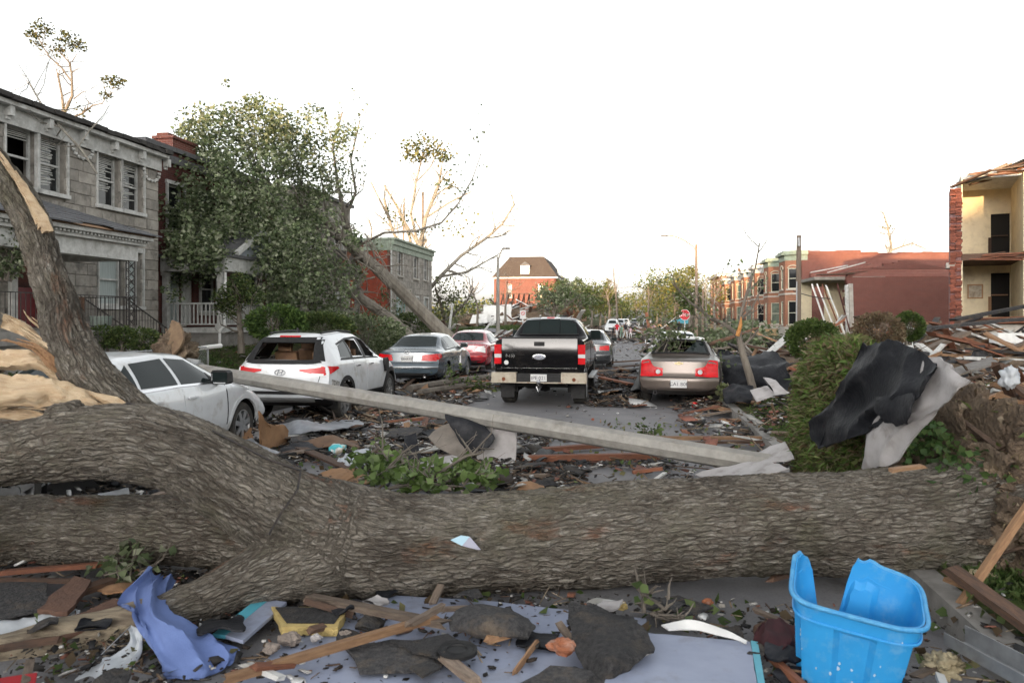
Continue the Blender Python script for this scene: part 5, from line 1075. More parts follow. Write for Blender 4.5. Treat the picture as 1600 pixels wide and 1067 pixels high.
# others down the street
def plain(label, v, u, pm, yaw=YAW, face=1, prof=SED, L=4.8, Wd=1.8, cat='car', name='sedan'):
    c = Car(name, label, cat, st(v, u), yaw, L, Wd, prof, pm, 'cars farther down the street'); 
    if prof is SED: sedan_common(c, doors=u < 45)
    c.body()
    if u < 60 and prof is SED:
        for d in (1, -1): c.patch('tail_light', 'rear', [(d*.45, .75), (d*.80, .74)], [(d*.47, .90), (d*.79, .92)], REDL, .012, rows=3, cols=5)
        c.plate(None, 0, .8)
    return c
plain('charcoal sedan stopped just ahead of the black pickup', -1.55, 27.5, P_DARK); plain('silver sedan beyond the pickup mirror, roof showing', -2.9, 39, P_SILVER)
plain('white sedan parked ahead of the taupe sedan, only roof showing', 1.55, 25, P_WHITE)
YB = YAW+math.pi
def suv(label, v, u, pm, yaw=YB):
    c = Car('sport_utility', label, 'car', st(v, u), yaw, 4.7, 1.95, dict(TUC, top=[(a, b*1.08) for a, b in TUC['top']], smooth=.06), pm, 'cars farther down the street')
    c.wheels(.93, 3.7, .38, .24); c.body()
    c.patch('windscreen', 'top', [(-.58, 2.55), (.58, 2.55)], [(-.68, 3.25), (.68, 3.25)], CGLASS, .006, rows=4, cols=6)
    for d in (1, -1):
        c.patch('side_window', 'side', [(.8, 1.2), (2.8, 1.14)], [(.95, 1.5), (2.4, 1.52)], CGLASS, .006, side=d, rows=3, cols=8); c.patch('headlight', 'front', [(d*.5, .62), (d*.86, .64)], [(d*.5, .78), (d*.84, .80)], CLEARL, .01, rows=2, cols=4)
    c.patch('grille', 'front', [(-.42, .5), (.42, .5)], [(-.45, .74), (.45, .74)], TRIM, .008, rows=2, cols=4); c.mirrors(2.95, 1.15, TRIM)
suv('white sport utility facing the viewer beside the red shirted person', -2.2, 99, P_WHITE); suv('dark windowed car facing the viewer behind the white sport utility', -1.6, 124, P_SILVER)
suv('pale car third in line of the facing cars', -.9, 146, P_WHITE); suv('dark car far down the street before the tree line', .8, 168, P_DARK); suv('dark crushed car at the far bend with debris on it', 3.2, 150, P_DARK)
# ------------------------------------------------------------------ the big fallen tree across the road
def limb(pts):                                        # (px, py, Y, radius in px)
    return np.array([[*at(a, b, Y), r/F*Y] for a, b, Y, r in pts])
LIMBS = [
 limb([(1580, 805, 5.75, 118), (1535, 806, 5.7, 100), (1460, 812, 5.68, 82), (1300, 818, 5.66, 78), (1150, 820, 5.62, 78), (1000, 830, 5.58, 79), (850, 843, 5.5, 77), (720, 852, 5.42, 76), (600, 850, 5.36, 82), (510, 838, 5.32, 88), (440, 815, 5.3, 84)]),
 limb([(530, 838, 5.3, 80), (455, 806, 5.24, 72), (380, 762, 5.15, 66), (300, 714, 5.08, 60), (220, 692, 5.0, 60), (150, 690, 4.95, 57), (70, 700, 4.9, 52), (0, 712, 4.82, 48), (-90, 728, 4.7, 45), (-300, 760, 4.45, 40), (-560, 790, 4.2, 34)]),
 limb([(450, 800, 5.38, 46), (360, 750, 5.42, 40), (280, 704, 5.45, 36), (200, 650, 5.42, 37), (140, 594, 5.4, 38), (104, 525, 5.38, 35), (92, 470, 5.38, 31), (73, 420, 5.38, 27), (55, 355, 5.38, 27), (18, 290, 5.36, 25), (-25, 235, 5.3, 24), (-80, 180, 5.2, 21)]),
 limb([(520, 850, 5.45, 80), (440, 842, 5.6, 66), (360, 832, 5.72, 58), (250, 826, 5.82, 54), (120, 826, 5.9, 53), (0, 830, 5.98, 54), (-100, 835, 6.0, 52), (-330, 845, 6.1, 46), (-560, 850, 6.2, 38)]),
 limb([(520, 860, 5.25, 72), (455, 880, 5.12, 62), (395, 902, 4.98, 46), (330, 932, 4.85, 37), (265, 955, 4.72, 31), (205, 976, 4.62, 28)]),
 limb([(330, 705, 5.3, 34), (230, 672, 5.45, 34), (120, 658, 5.6, 30), (30, 652, 5.7, 27), (-60, 655, 5.8, 25), (-260, 665, 6.0, 19)]),
 limb([(125, 700, 4.95, 44), (104, 660, 4.95, 34), (98, 630, 4.95, 24)]),
]
def resample(L, n=60):
    d = np.concatenate([[0], np.cumsum(np.linalg.norm(np.diff(L[:, :3], axis=0), axis=1))]); t = np.linspace(0, d[-1], n)
    o = np.stack([np.interp(t, d, L[:, k]) for k in range(4)], 1); k = np.array([1, 2, 3, 2, 1])/9.0; p = np.pad(o, ((2, 2), (0, 0)), 'edge')
    for c in range(4): o[1:-1, c] = np.convolve(p[:, c], k, 'valid')[1:-1]
    return o
RL = [resample(l, 70) for l in LIMBS]
def big_trunk(par):
    mb = MB()
    for L in RL: mb.tube([tuple(p[:3]) for p in L], list(L[:, 3]), 20)
    o = mb.build('trunk', [], None, uv=False); md = o.modifiers.new('r', 'REMESH'); md.mode = 'VOXEL'; md.voxel_size = .0125
    sm = o.modifiers.new('s', 'SMOOTH'); sm.iterations = 22; sm.factor = .5
    dg = bpy.context.evaluated_depsgraph_get(); me = bpy.data.meshes.new_from_object(o.evaluated_get(dg)); bpy.data.objects.remove(o)
    n = len(me.vertices); co = np.empty(n*3, np.float32); me.vertices.foreach_get('co', co); co = co.reshape(-1, 3).astype(float)
    no = np.empty(n*3, np.float32); me.vertices.foreach_get('normal', no); no = no.reshape(-1, 3).astype(float)
    disp = np.zeros(n); wt = np.zeros(n); bestw = np.full(n, -1.0); Q = np.zeros((n, 3))
    for li, L in enumerate(RL[:6]):
        P = L[:, :3]; T = np.gradient(P, axis=0); T /= np.linalg.norm(T, axis=1)[:, None]
        A = np.zeros_like(T); a = np.cross(T[0], [0, 0, 1.]); a /= np.linalg.norm(a)
        for i in range(len(T)): a = a-T[i]*a.dot(T[i]); a /= np.linalg.norm(a); A[i] = a
        B = np.cross(T, A); S = np.concatenate([[0], np.cumsum(np.linalg.norm(np.diff(P, axis=0), axis=1))])
        idx = np.zeros(n, int)
        for s in range(0, n, 20000): idx[s:s+20000] = ((co[s:s+20000, None]-P[None])**2).sum(-1).argmin(1)
        d = co-P[idx]; s_ = S[idx]+(d*T[idx]).sum(1); q = np.stack([s_, (d*A[idx]).sum(1), (d*B[idx]).sum(1)], 1); ratio = np.linalg.norm(q[:, 1:], axis=1)/L[idx, 3]+np.maximum(0, np.abs((d*T[idx]).sum(1))-.06)*6
        w = np.exp(-7*np.abs(ratio-1)); q = q+li*13.7
        wv = np.stack([vnoise(q*np.array([3, 9, 9]), 31), vnoise(q*np.array([4, 11, 11]), 32), vnoise(q*np.array([4, 11, 11]), 33)], 1)
        f = q*np.array([4.6, 24, 24])+wv*np.array([.5, .55, .55]); w1, w2, ci = worley(f, 3); u1, u2, cj = worley(f*np.array([2.3, 2.1, 2.1])+7, 9); sst = lambda x, a, b: (lambda t: t*t*(3-2*t))(np.clip((x-a)/(b-a), 0, 1))
        n3 = vnoise(q*np.array([22, 60, 60]), 3); lump = fbm(q*np.array([2.2, 4, 4]), 2, 8)
        h = sst(w2-w1, .0, .32)*(.75+.45*ci)+sst(u2-u1, 0, .35)*.45*(.6+.8*cj)+n3*.16
        big = (1.0 if li not in (4, 5) else .6)
        disp += w*(h*.0125*big+lump*.016); wt += w; m_ = w > bestw; Q[m_] = q[m_]; bestw[m_] = w[m_]
    disp /= wt+1e-9; me.vertices.foreach_set('co', (co+no*(disp-.012)[:, None]).astype(np.float32).ravel())
    a = me.attributes.new('bark_co', 'FLOAT_VECTOR', 'POINT'); a.data.foreach_set('vector', Q.astype(np.float32).ravel())
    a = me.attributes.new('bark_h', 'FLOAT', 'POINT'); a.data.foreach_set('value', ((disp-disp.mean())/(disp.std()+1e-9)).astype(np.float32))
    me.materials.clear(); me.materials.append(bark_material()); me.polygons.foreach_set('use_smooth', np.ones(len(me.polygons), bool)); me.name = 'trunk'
    o = link(bpy.data.objects.new('trunk', me)); o.parent = par; return o
def bark_material():
    m = bpy.data.materials.new('deeply_furrowed_bark'); m.use_nodes = True; n, l = ND(m); b = n['Principled BSDF']; b.inputs['Roughness'].default_value = .92; b.inputs['Specular IOR Level'].default_value = .15
    at_ = n.new('ShaderNodeAttribute'); at_.attribute_name = 'bark_co'; hh = n.new('ShaderNodeAttribute'); hh.attribute_name = 'bark_h'
    def tex(sc, stretch, det=6, kind='N'):
        mp = n.new('ShaderNodeMapping'); mp.inputs['Scale'].default_value = stretch; l.new(at_.outputs['Vector'], mp.inputs[0])
        t = n.new('ShaderNodeTexNoise'); t.inputs['Scale'].default_value = sc; t.inputs['Detail'].default_value = det; t.inputs['Roughness'].default_value = .68; l.new(mp.outputs[0], t.inputs['Vector']); return t.outputs['Fac']
    def rmp(x, a, c, o0=0, o1=1):
        r = n.new('ShaderNodeMapRange'); r.inputs[1].default_value, r.inputs[2].default_value, r.inputs[3].default_value, r.inputs[4].default_value = a, c, o0, o1; l.new(x, r.inputs[0]); return r.outputs[0]
    def mix(f, a, c):
        x = n.new('ShaderNodeMix'); x.data_type = 'RGBA'; l.new(f, x.inputs[0])
        for k, v in ((6, a), (7, c)):
            if isinstance(v, tuple): x.inputs[k].default_value = (*v, 1)
            else: l.new(v, x.inputs[k])
        return x.outputs[2]
    base = mix(rmp(tex(6, (.5, 1, 1)), .35, .65), (.25, .225, .188), (.165, .15, .126))
    base = mix(rmp(tex(26, (.45, 1, 1)), .5, .72), base, (.36, .34, .305))                       # pale lichen flecks
    base = mix(rmp(hh.outputs['Fac'], -.3, -1.7, 0, .75), base, (.06, .05, .042))               # colour darkens towards the furrow floors
    base = mix(rmp(tex(3.6, (.35, 1, 1), 9), .585, .66, 0, .85), base, (.19, .09, .055))           # scraped reddish inner bark
    base = mix(rmp(tex(1.6, (1, 1, 1), 6), .52, .68, 0, .55), base, (.10, .098, .055))           # algae
    def fiss(sc, stretch, seed):
        nz = n.new('ShaderNodeTexNoise'); nz.inputs['Scale'].default_value = 9; nz.inputs['Detail'].default_value = 4; l.new(at_.outputs['Vector'], nz.inputs['Vector'])
        vm = n.new('ShaderNodeVectorMath'); vm.operation = 'MULTIPLY_ADD'; l.new(nz.outputs['Color'], vm.inputs[0]); vm.inputs[1].default_value = (.10, .05, .05); l.new(at_.outputs['Vector'], vm.inputs[2])
        mp = n.new('ShaderNodeMapping'); mp.inputs['Scale'].default_value = stretch; mp.inputs['Location'].default_value = (seed, seed, seed); l.new(vm.outputs[0], mp.inputs[0])
        v = n.new('ShaderNodeTexVoronoi'); v.feature = 'DISTANCE_TO_EDGE'; v.inputs['Scale'].default_value = sc; l.new(mp.outputs[0], v.inputs['Vector']); return v.outputs['Distance']
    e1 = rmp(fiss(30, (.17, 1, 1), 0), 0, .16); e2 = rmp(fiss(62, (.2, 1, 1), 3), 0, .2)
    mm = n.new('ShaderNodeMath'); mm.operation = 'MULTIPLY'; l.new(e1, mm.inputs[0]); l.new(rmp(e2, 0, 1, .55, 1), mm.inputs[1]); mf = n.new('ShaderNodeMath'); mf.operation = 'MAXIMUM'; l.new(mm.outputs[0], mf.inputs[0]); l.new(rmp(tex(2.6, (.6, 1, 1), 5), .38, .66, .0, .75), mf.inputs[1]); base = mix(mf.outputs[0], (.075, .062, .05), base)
    l.new(base, b.inputs['Base Color'])
    b2 = n.new('ShaderNodeBump'); b2.inputs['Strength'].default_value = 1; b2.inputs['Distance'].default_value = .016; l.new(mm.outputs[0], b2.inputs['Height'])
    bp = n.new('ShaderNodeBump'); l.new(b2.outputs[0], bp.inputs['Normal']); bp.inputs['Strength'].default_value = .8; bp.inputs['Distance'].default_value = .012; l.new(tex(34, (.3, 1, 1), 9), bp.inputs['Height']); l.new(bp.outputs[0], b.inputs['Normal']); return m
FT = thing('fallen_tree', 'huge uprooted tree trunk with forked limbs lying across the road', 'tree', (LIMBS[0][5][0], LIMBS[0][5][1], 0), 0)
_o = FT.location.copy()
def reparent(o): o.parent = FT; o.location = o.location-_o; return o
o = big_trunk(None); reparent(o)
# torn pale wood at the left of the fork
def splinter(pts, w, m=FRESH, seed=1, n=7):
    rr = random.Random(seed); mb = MB(); pts = [at(*p) for p in pts]; k = len(pts)
    for j in range(n+2):
        off = Vector((rr.uniform(-1, 1), rr.uniform(-.6, .6), rr.uniform(-1, 1)))*w*.95; e = rr.uniform(.55, 1.0); P = []; rad = []
        for i in range(9):
            t = i/8*e*(k-1); a = min(int(t), k-2); c = pts[a].lerp(pts[a+1], t-a); P.append(c+off*(1-.3*i/8)+Vector((rr.uniform(-1, 1), rr.uniform(-1, 1), rr.uniform(-1, 1)))*w*.06); rad.append(w*rr.uniform(.3, .62)*(1-.93*(i/8)**1.3)*rr.uniform(.85, 1.15))
        mb.tube(P, rad, 4)
    return reparent(mb.build('split_wood', m, None, uv=False))
splinter([(215, 675, 5.25), (160, 640, 5.2), (95, 618, 5.15), (30, 612, 5.1), (-60, 608, 5.05)], .08, seed=3, n=2)
splinter([(150, 640, 5.35), (110, 590, 5.4), (60, 560, 5.4), (10, 552, 5.4), (-40, 550, 5.4)], .06, seed=4, n=1)
splinter([(130, 590, 5.3), (90, 555, 5.3), (40, 520, 5.3), (-5, 490, 5.3)], .045, seed=5, n=2); splinter([(110, 560, 5.35), (75, 520, 5.35), (45, 495, 5.35), (38, 482, 5.35)], .035, seed=6, n=2)
splinter([(100, 575, 5.3), (60, 540, 5.25), (20, 528, 5.2), (-10, 530, 5.2)], .045, WOOD, seed=7, n=2); splinter([(180, 690, 5.2), (120, 655, 5.1), (60, 645, 5.1), (0, 640, 5.1)], .04, seed=8, n=1)
splinter([(76, 352, 5.28), (58, 318, 5.28), (36, 282, 5.27), (8, 240, 5.25), (-20, 215, 5.2)], .055, seed=9, n=6)   # stripped strip high on the limb
splinter([(300, 940, 4.72), (340, 925, 4.78), (385, 895, 4.9)], .02, seed=10, n=4)
for ctrl, sd in (([[at(-30, 580, 5.15), at(60, 590, 5.15), at(112, 606, 5.18), at(168, 642, 5.24)], [at(-30, 612, 5.05), at(62, 612, 5.05), at(118, 632, 5.1), at(178, 664, 5.16)], [at(-30, 636, 5.1), at(70, 634, 5.1), at(124, 652, 5.14), at(192, 688, 5.2)]], 3), ([[at(-30, 540, 5.36), at(55, 552, 5.36), at(118, 588, 5.36)], [at(-30, 572, 5.3), at(52, 572, 5.3), at(116, 612, 5.32)]], 5), ([[at(-30, 632, 5.22), at(50, 640, 5.2), at(100, 656, 5.2)], [at(-30, 652, 5.2), at(50, 660, 5.18), at(96, 672, 5.18)]], 7), ([[at(8, 490, 5.32), at(40, 506, 5.32), at(66, 528, 5.33)], [at(0, 512, 5.3), at(34, 526, 5.3), at(62, 548, 5.31)]], 9)):
    reparent(sheet('split_wood', ctrl, 10, .07, .045, 7, [FRESH], None, sd, .22, (2.5, .025, .3)))
# barkless broken end of the lowest limb
L = resample(limb([(250, 958, 4.70, 31), (205, 974, 4.62, 34), (150, 992, 4.55, 37), (90, 1008, 4.48, 40), (30, 1022, 4.4, 42), (-40, 1036, 4.32, 42), (-150, 1060, 4.2, 36)]), 40); mb = MB(); n_ = 26; vs_ = []
for i, p in enumerate(L):
    t = (Vector(L[min(i+1, 39)][:3])-Vector(L[max(i-1, 0)][:3])).normalized(); a = t.cross(Vector((0, 0, 1))).normalized(); b = t.cross(a)
    for j in range(n_):
        th = 2*math.pi*j/n_; r_ = p[3]*(.86+.22*vnoise(np.array([[i*.12, math.cos(th)*2.6, math.sin(th)*2.6]]), 3)[0]); vs_.append(Vector(p[:3])+(a*math.cos(th)+b*math.sin(th))*r_)
mb.add(vs_, [(i*n_+j, i*n_+(j+1) % n_, (i+1)*n_+(j+1) % n_, (i+1)*n_+j) for i in range(39) for j in range(n_)]+[tuple(range(n_-1, -1, -1)), tuple(range(39*n_, 40*n_))])
reparent(shade_auto(mb.build('barkless_limb_end', mat('bare_dead_wood', (.30, .25, .175), (.17, .135, .095), 5, .85, .6, bscale=16, stretch=(.5, 4, 4), c3=(.075, .055, .04), s3=2.5, a3=.7), None, uv=False), 60))
# root plate: a tilted wheel of soil with the verge turf still on its near face
SOIL = mat('root_soil', (.185, .135, .092), (.085, .06, .042), 7, .97, 1.0, bscale=26, coord='World', c3=(.30, .235, .16), s3=1.6, a3=.75)
rg = np.random.default_rng(21)
def blob(name, c, r, m, seed, amp=.18, freq=2.2, parent=None, nu=48, nv=32, flat=None):
    u = np.linspace(0, 2*math.pi, nu, endpoint=False); v = np.linspace(.02, math.pi-.02, nv); U, Vv = np.meshgrid(u, v); d = np.stack([np.cos(U)*np.sin(Vv), np.sin(U)*np.sin(Vv), np.cos(Vv)], -1).reshape(-1, 3)
    k = 1+amp*fbm(d*freq+seed, 6 if nu > 60 else 4, seed); P = d*np.array(r)*k[:, None]+np.array(c); idx = np.arange(nu*nv).reshape(nv, nu); nx = np.roll(idx, -1, 1)
    q = np.stack([idx[:-1], idx[1:], nx[1:], nx[:-1]], -1).reshape(-1, 4); return mesh_obj(name, P, q, m, parent, True, uv=False), P
rc = Vector((3.55, 6.9, .62))
o, P1 = blob('root_plate', (3.66, 6.85, .42), (.38, 1.85, .92), SOIL, 3, .26, 5.5, nu=200, nv=140); reparent(o)
o, P2 = blob('root_collar', (3.80, 5.7, .46), (.58, .66, .52), SOIL, 5, .26, 6.0, nu=160, nv=120); reparent(o)
o, P3 = blob('soil_mound', (4.55, 6.3, .25), (.95, 1.6, .55), SOIL, 8, .30, 5.5, nu=180, nv=120); reparent(o)
mb = MB(); rr = random.Random(14)                        # clods and small stones sticking to the roots
for PP, k_ in ((P1, 700), (P2, 500), (P3, 700)):
    for i in rg.integers(0, len(PP), k_):
        c = Vector(PP[i]); r_ = rr.choice([.012, .018, .025, .04, .06]); pts_ = [Vector((rr.uniform(.6, 1.1)*r_*a, rr.uniform(.6, 1.1)*r_*b, rr.uniform(.5, .9)*r_*e)) for a, b, e in ((1, 0, 0), (-1, 0, 0), (0, 1, 0), (0, -1, 0), (0, 0, 1), (0, 0, -1))]
        mb.add([c+p for p in pts_], [(0, 2, 4), (2, 1, 4), (1, 3, 4), (3, 0, 4), (2, 0, 5), (1, 2, 5), (3, 1, 5), (0, 3, 5)], rr.choice([0, 0, 0, 1]))
reparent(struct(mb.build('clods', [SOIL, mat('pale_subsoil', (.30, .25, .18), (.2, .16, .11), 9, .95)], None, uv=False), 'stuff'))
mb = MB(); rr = random.Random(4)                         # torn roots
for k in range(150):
    a = Vector(tuple((P1, P2, P3)[k % 3][rr.randrange(len((P1, P2, P3)[k % 3]))])); d = Vector((rr.uniform(-.2, 1), rr.uniform(-.7, .7), rr.uniform(-.6, .6))); n_ = 5; pts = [a]
    for i in range(n_): d = (d+Vector((rr.uniform(-.4, .4), rr.uniform(-.4, .4), rr.uniform(-.4, .3)))).normalized(); pts.append(pts[-1]+d*rr.uniform(.06, .16))
    r0 = rr.choice([.004, .006, .009, .014, .03]); mb.tube(pts, [r0*(1-.8*i/n_) for i in range(n_+1)], 6)
reparent(struct(mb.build('roots', mat('root_bark', (.10, .065, .045), (.06, .04, .03), 9, .9, .4), None, uv=False), 'stuff'))
o, PT = blob('turf_slab', (3.32, 7.72, .66), (.25, .92, .96), mat('turf_soil', (.055, .045, .025), (.035, .045, .018), 7, .95, .5), 14, .14, 2.6, nu=70, nv=60); reparent(o)
sel = rg.integers(0, len(PT), 60000); Pp = PT[sel]; nn = Pp-np.array((3.32, 7.72, .66)); nn /= np.array((.25, .92, .96))**2; nn /= np.linalg.norm(nn, axis=1)[:, None]; keep = (nn[:, 0] < .45) & (Pp[:, 2] > .05)
Pp, nn = Pp[keep], nn[keep]; o = blades('turf', Pp+rg.normal(size=Pp.shape)*.03, .085, [(.09, .15, .035), (.12, .18, .045), (.17, .20, .07), (.20, .18, .10), (.15, .11, .06)], None, 3, nn*.7+np.array([0, 0, .35]), .0032, .7); struct(o, 'stuff'); reparent(o)
for (c_, r_, k_) in (((3.15, 5.95, .95), (.28, .25, .2), 300), ((3.3, 5.55, .75), (.3, .25, .25), 260), ((3.2, 6.3, 1.1), (.2, .25, .2), 240), ((3.9, 5.3, .6), (.3, .3, .2), 160), ((4.2, 5.6, .8), (.3, .3, .2), 160), ((4.6, 6.0, .85), (.4, .4, .2), 220)):
    P_ = ball_pts(rg, c_, r_, k_, .1); reparent(struct(leaves('weeds', P_, .06, [(.05, .10, .03), (.08, .13, .04)], LEAF, None, 7), 'stuff'))
MATS['root_soil'].node_tree.nodes['Bump'].inputs['Distance'].default_value = .06
Pd = np.concatenate([P1, P2, P3]); Pd = Pd[rg.integers(0, len(Pd), 9000)]; Pd = Pd[Pd[:, 2] > .05]; nd = Pd-np.array((3.9, 6.2, .3)); nd /= np.linalg.norm(nd, axis=1)[:, None]
reparent(struct(blades('root_hairs', Pd, .07, [(.10, .07, .045), (.17, .13, .08), (.22, .17, .10), (.07, .05, .035), (.10, .13, .04)], None, 6, nd, .003, .8), 'stuff'))
# hanging roof membrane over the root plate
def rp(px, py, d=0): return at(px, py, (2.80+d)*1200/(px-800))
BK = [rp(1362, 541, .12), rp(1400, 531, .12), rp(1440, 543, .12), rp(1470, 574, .1)]
M1 = [BK, [rp(1322, 585), rp(1372, 572, .06), rp(1420, 588, .02), rp(1455, 604)], [rp(1292, 630, -.02), rp(1340, 625, .04), rp(1386, 632, -.03), rp(1428, 628, .02)], [rp(1266, 664), rp(1318, 668, -.05), rp(1370, 655, .03), rp(1408, 645)], [rp(1280, 702), rp(1316, 692, -.03), rp(1356, 672), rp(1388, 660)]]
o = sheet('roofing_membrane', M1, 8, .015, .05, 2.6, [BLACKM, BLACKM], None, 3, .14, (3.0, .045, .8)); tag(o, 'crumpled black roofing membrane draped over the grassy root plate', 'roofing sheet')
M3 = [[rp(1418, 600, .12), rp(1465, 556, .15), rp(1516, 594, .08)], [rp(1385, 640, .06), rp(1440, 628, .03), rp(1494, 618, .05)], [rp(1352, 672, .05), rp(1400, 672, .02), rp(1455, 655, .06)], [rp(1344, 735, .05), rp(1372, 734, .02), rp(1406, 722, .03)]]
o = sheet('roofing_membrane', M3, 8, .012, .03, 2.2, [WHITEM, WHITEM], None, 9, .08, (2.2, .03, .5)); tag(o, 'pale torn roofing sheet hanging below the black membrane by the trunk', 'roofing sheet')
M4 = [[at(1440, 575, 6.6), at(1465, 570, 6.6), at(1490, 580, 6.4)], [at(1450, 598, 6.3), at(1478, 610, 6.1), at(1512, 592, 6.1)]]
M5 = [[at(1300, 640, 6.95), at(1345, 630, 6.5)], [at(1285, 680, 6.7), at(1330, 672, 6.3)], [at(1270, 690, 6.7), at(1320, 694, 6.35)]]
M6 = [[rp(1365, 622, -.04), rp(1428, 610, -.06)], [rp(1375, 655, -.06), rp(1424, 642, -.08)], [rp(1396, 668, -.06), rp(1416, 664, -.06)]]
o = sheet('roofing_flap', M6, 6, .012, .03, 4, [BLACKM, BLACKM], None, 12, .3); tag(o, 'ragged black flap hanging over the pale roofing sheet', 'roofing flap')
# ------------------------------------------------------------------ other trees, shrubs
def branch_mb(mb, p, d, L, r, depth, rr, gnarl=.25, up=.1, tips=None, split=(2, 3), shrink=.68, n=6, spread=.7):
    pts = [Vector(p)]; d = Vector(d).normalized(); k = max(3, int(L/.35)) if L > 1 else 3; rad = [r]
    for i in range(k):
        d = (d+Vector((rr.gauss(0, gnarl), rr.gauss(0, gnarl), rr.gauss(0, gnarl)+up))*.5).normalized(); pts.append(pts[-1]+d*L/k); rad.append(r*(1-.45*(i+1)/k))
    mb.tube(pts, rad, n if r > .05 else 5, caps=False)
    if tips is not None and depth <= 1: tips.extend(pts[1:])
    if depth <= 0: return
    for j in range(rr.randint(*split)):
        t = rr.uniform(.45, 1.0) if j else 1.0; q = pts[min(k, int(t*k))]; dd = (d+Vector((rr.gauss(0, spread), rr.gauss(0, spread), rr.gauss(0, spread*.7)))).normalized()
        branch_mb(mb, q, dd, L*rr.uniform(shrink-.12, shrink+.12), rad[min(k, int(t*k))]*rr.uniform(.5, .75), depth-1, rr, gnarl, up, tips, split, shrink, n, spread)
def poly_branch(mb, pts, n=8, caps=True): mb.tube([at(a, b, Y) for a, b, Y, r in pts], [r/F*Y for a, b, Y, r in pts], n, caps=caps)
def twigs(mb, pts, rr, depth=2, every=1, L=(.5, 1.4), tips=None, up=.15, spread=.8, sc=1.0):
    for i in range(1, len(pts)):
        a, b = at(*pts[i-1][:3]), at(*pts[i][:3]); dd = (b-a).normalized()
        for j in range(every):
            q = a.lerp(b, rr.random()); d = (dd+Vector((rr.gauss(0, spread), rr.gauss(0, spread), rr.gauss(0, spread)))).normalized(); branch_mb(mb, q, d, rr.uniform(*L)*sc, max(.012, pts[i][3]/F*pts[i][2]*.42), depth, rr, .3, up, tips)
G_DARK = [(.09, .125, .06), (.135, .175, .085), (.19, .23, .125), (.29, .315, .215)]
G_SUN = [(.14, .15, .04), (.19, .18, .05), (.10, .12, .03)]  # yellow of the low sunlight is put into these leaf colours
G_MID = [(.06, .095, .03), (.09, .13, .04), (.05, .075, .026), (.12, .15, .05)]
rg = np.random.default_rng(5)
# the leaning tree whose crown lies on the brick house
t = thing('leaning_tree', 'leaning green tree fallen onto the dark brick house', 'tree', st(-9.2, 37.5, .2), 0); o0 = t.location.copy()
def put(o, t): o.parent = t; o.location = o.location-t.location; return o
TR = [[(712, 540, 37, 17), (672, 500, 36.8, 15), (630, 458, 36.5, 14), (590, 420, 36, 13), (552, 388, 35.4, 13), (518, 352, 34.5, 9), (478, 322, 33.5, 6), (432, 298, 32, 5), (395, 262, 31, 3.5), (372, 215, 30.5, 2)],
      [(655, 540, 34.5, 12), (610, 498, 34.2, 12), (570, 470, 33.8, 11), (535, 448, 33.2, 10), (500, 425, 32, 8), (455, 400, 30.5, 5)],
      [(612, 448, 36.2, 8), (578, 412, 35.5, 9), (545, 378, 34.8, 8), (505, 360, 34, 6), (462, 350, 32.5, 4)],
      [(555, 392, 35.4, 6), (540, 340, 35, 5), (528, 290, 34.6, 3.6), (520, 230, 34.2, 2.4), (535, 175, 34, 1.5)],
      [(540, 340, 35, 4), (556, 300, 35, 3), (548, 250, 35, 2.2), (562, 190, 35, 1.2)],
      [(552, 388, 35.2, 3.4), (600, 364, 34, 2.8), (650, 361, 33, 2.6), (690, 348, 32.3, 2.2), (716, 318, 32, 1.8), (738, 280, 31.8, 1.3), (752, 240, 31.6, .8)],
      [(520, 395, 33, 6), (490, 420, 31, 5), (470, 455, 29.5, 4), (455, 490, 28.5, 3)], [(500, 350, 33.5, 5), (505, 400, 31.5, 4), (520, 440, 30, 3), (515, 480, 29.4, 2)]]
mb = MB(); rr = random.Random(12); tips = []
for p in TR: poly_branch(mb, [(a, b, Y, r*.72) for a, b, Y, r in p], 10)
for i, p in enumerate(TR[3:]): twigs(mb, p, rr, 2, 2, (.4, 1.3), tips if i in (0, 1, 2) else None)
twigs(mb, TR[0][5:], rr, 3, 5, (.8, 2.0), None, .3); twigs(mb, TR[1][2:], rr, 2, 4, (.6, 1.6), None, -.2); twigs(mb, TR[2][1:], rr, 2, 4, (.6, 1.6), None, .0)
for k in range(14): q = at(440+rr.uniform(-40, 60), 300+rr.uniform(-30, 60), 31); branch_mb(mb, q, (rr.uniform(-.6, .6), rr.uniform(-.3, .3), 1), rr.uniform(1.2, 2.4), .035, 2, rr, .2, .3)
for k in range(60):                                   # tangle of stripped branches round the break
    q = at(530+rr.uniform(-60, 60), 410+rr.uniform(-60, 70), 34+rr.uniform(-2, 1)); branch_mb(mb, q, (rr.uniform(-1, 1), rr.uniform(-.5, .5), rr.uniform(-.9, .8)), rr.uniform(.8, 2.2), rr.uniform(.02, .045), 2, rr, .3, -.05)
put(mb.build('trunk', mat('leaning_grey_bark', (.27, .245, .205), (.15, .132, .108), 5, .9, .6, bscale=20, stretch=(1, 1, .3)), None, uv=False), t)
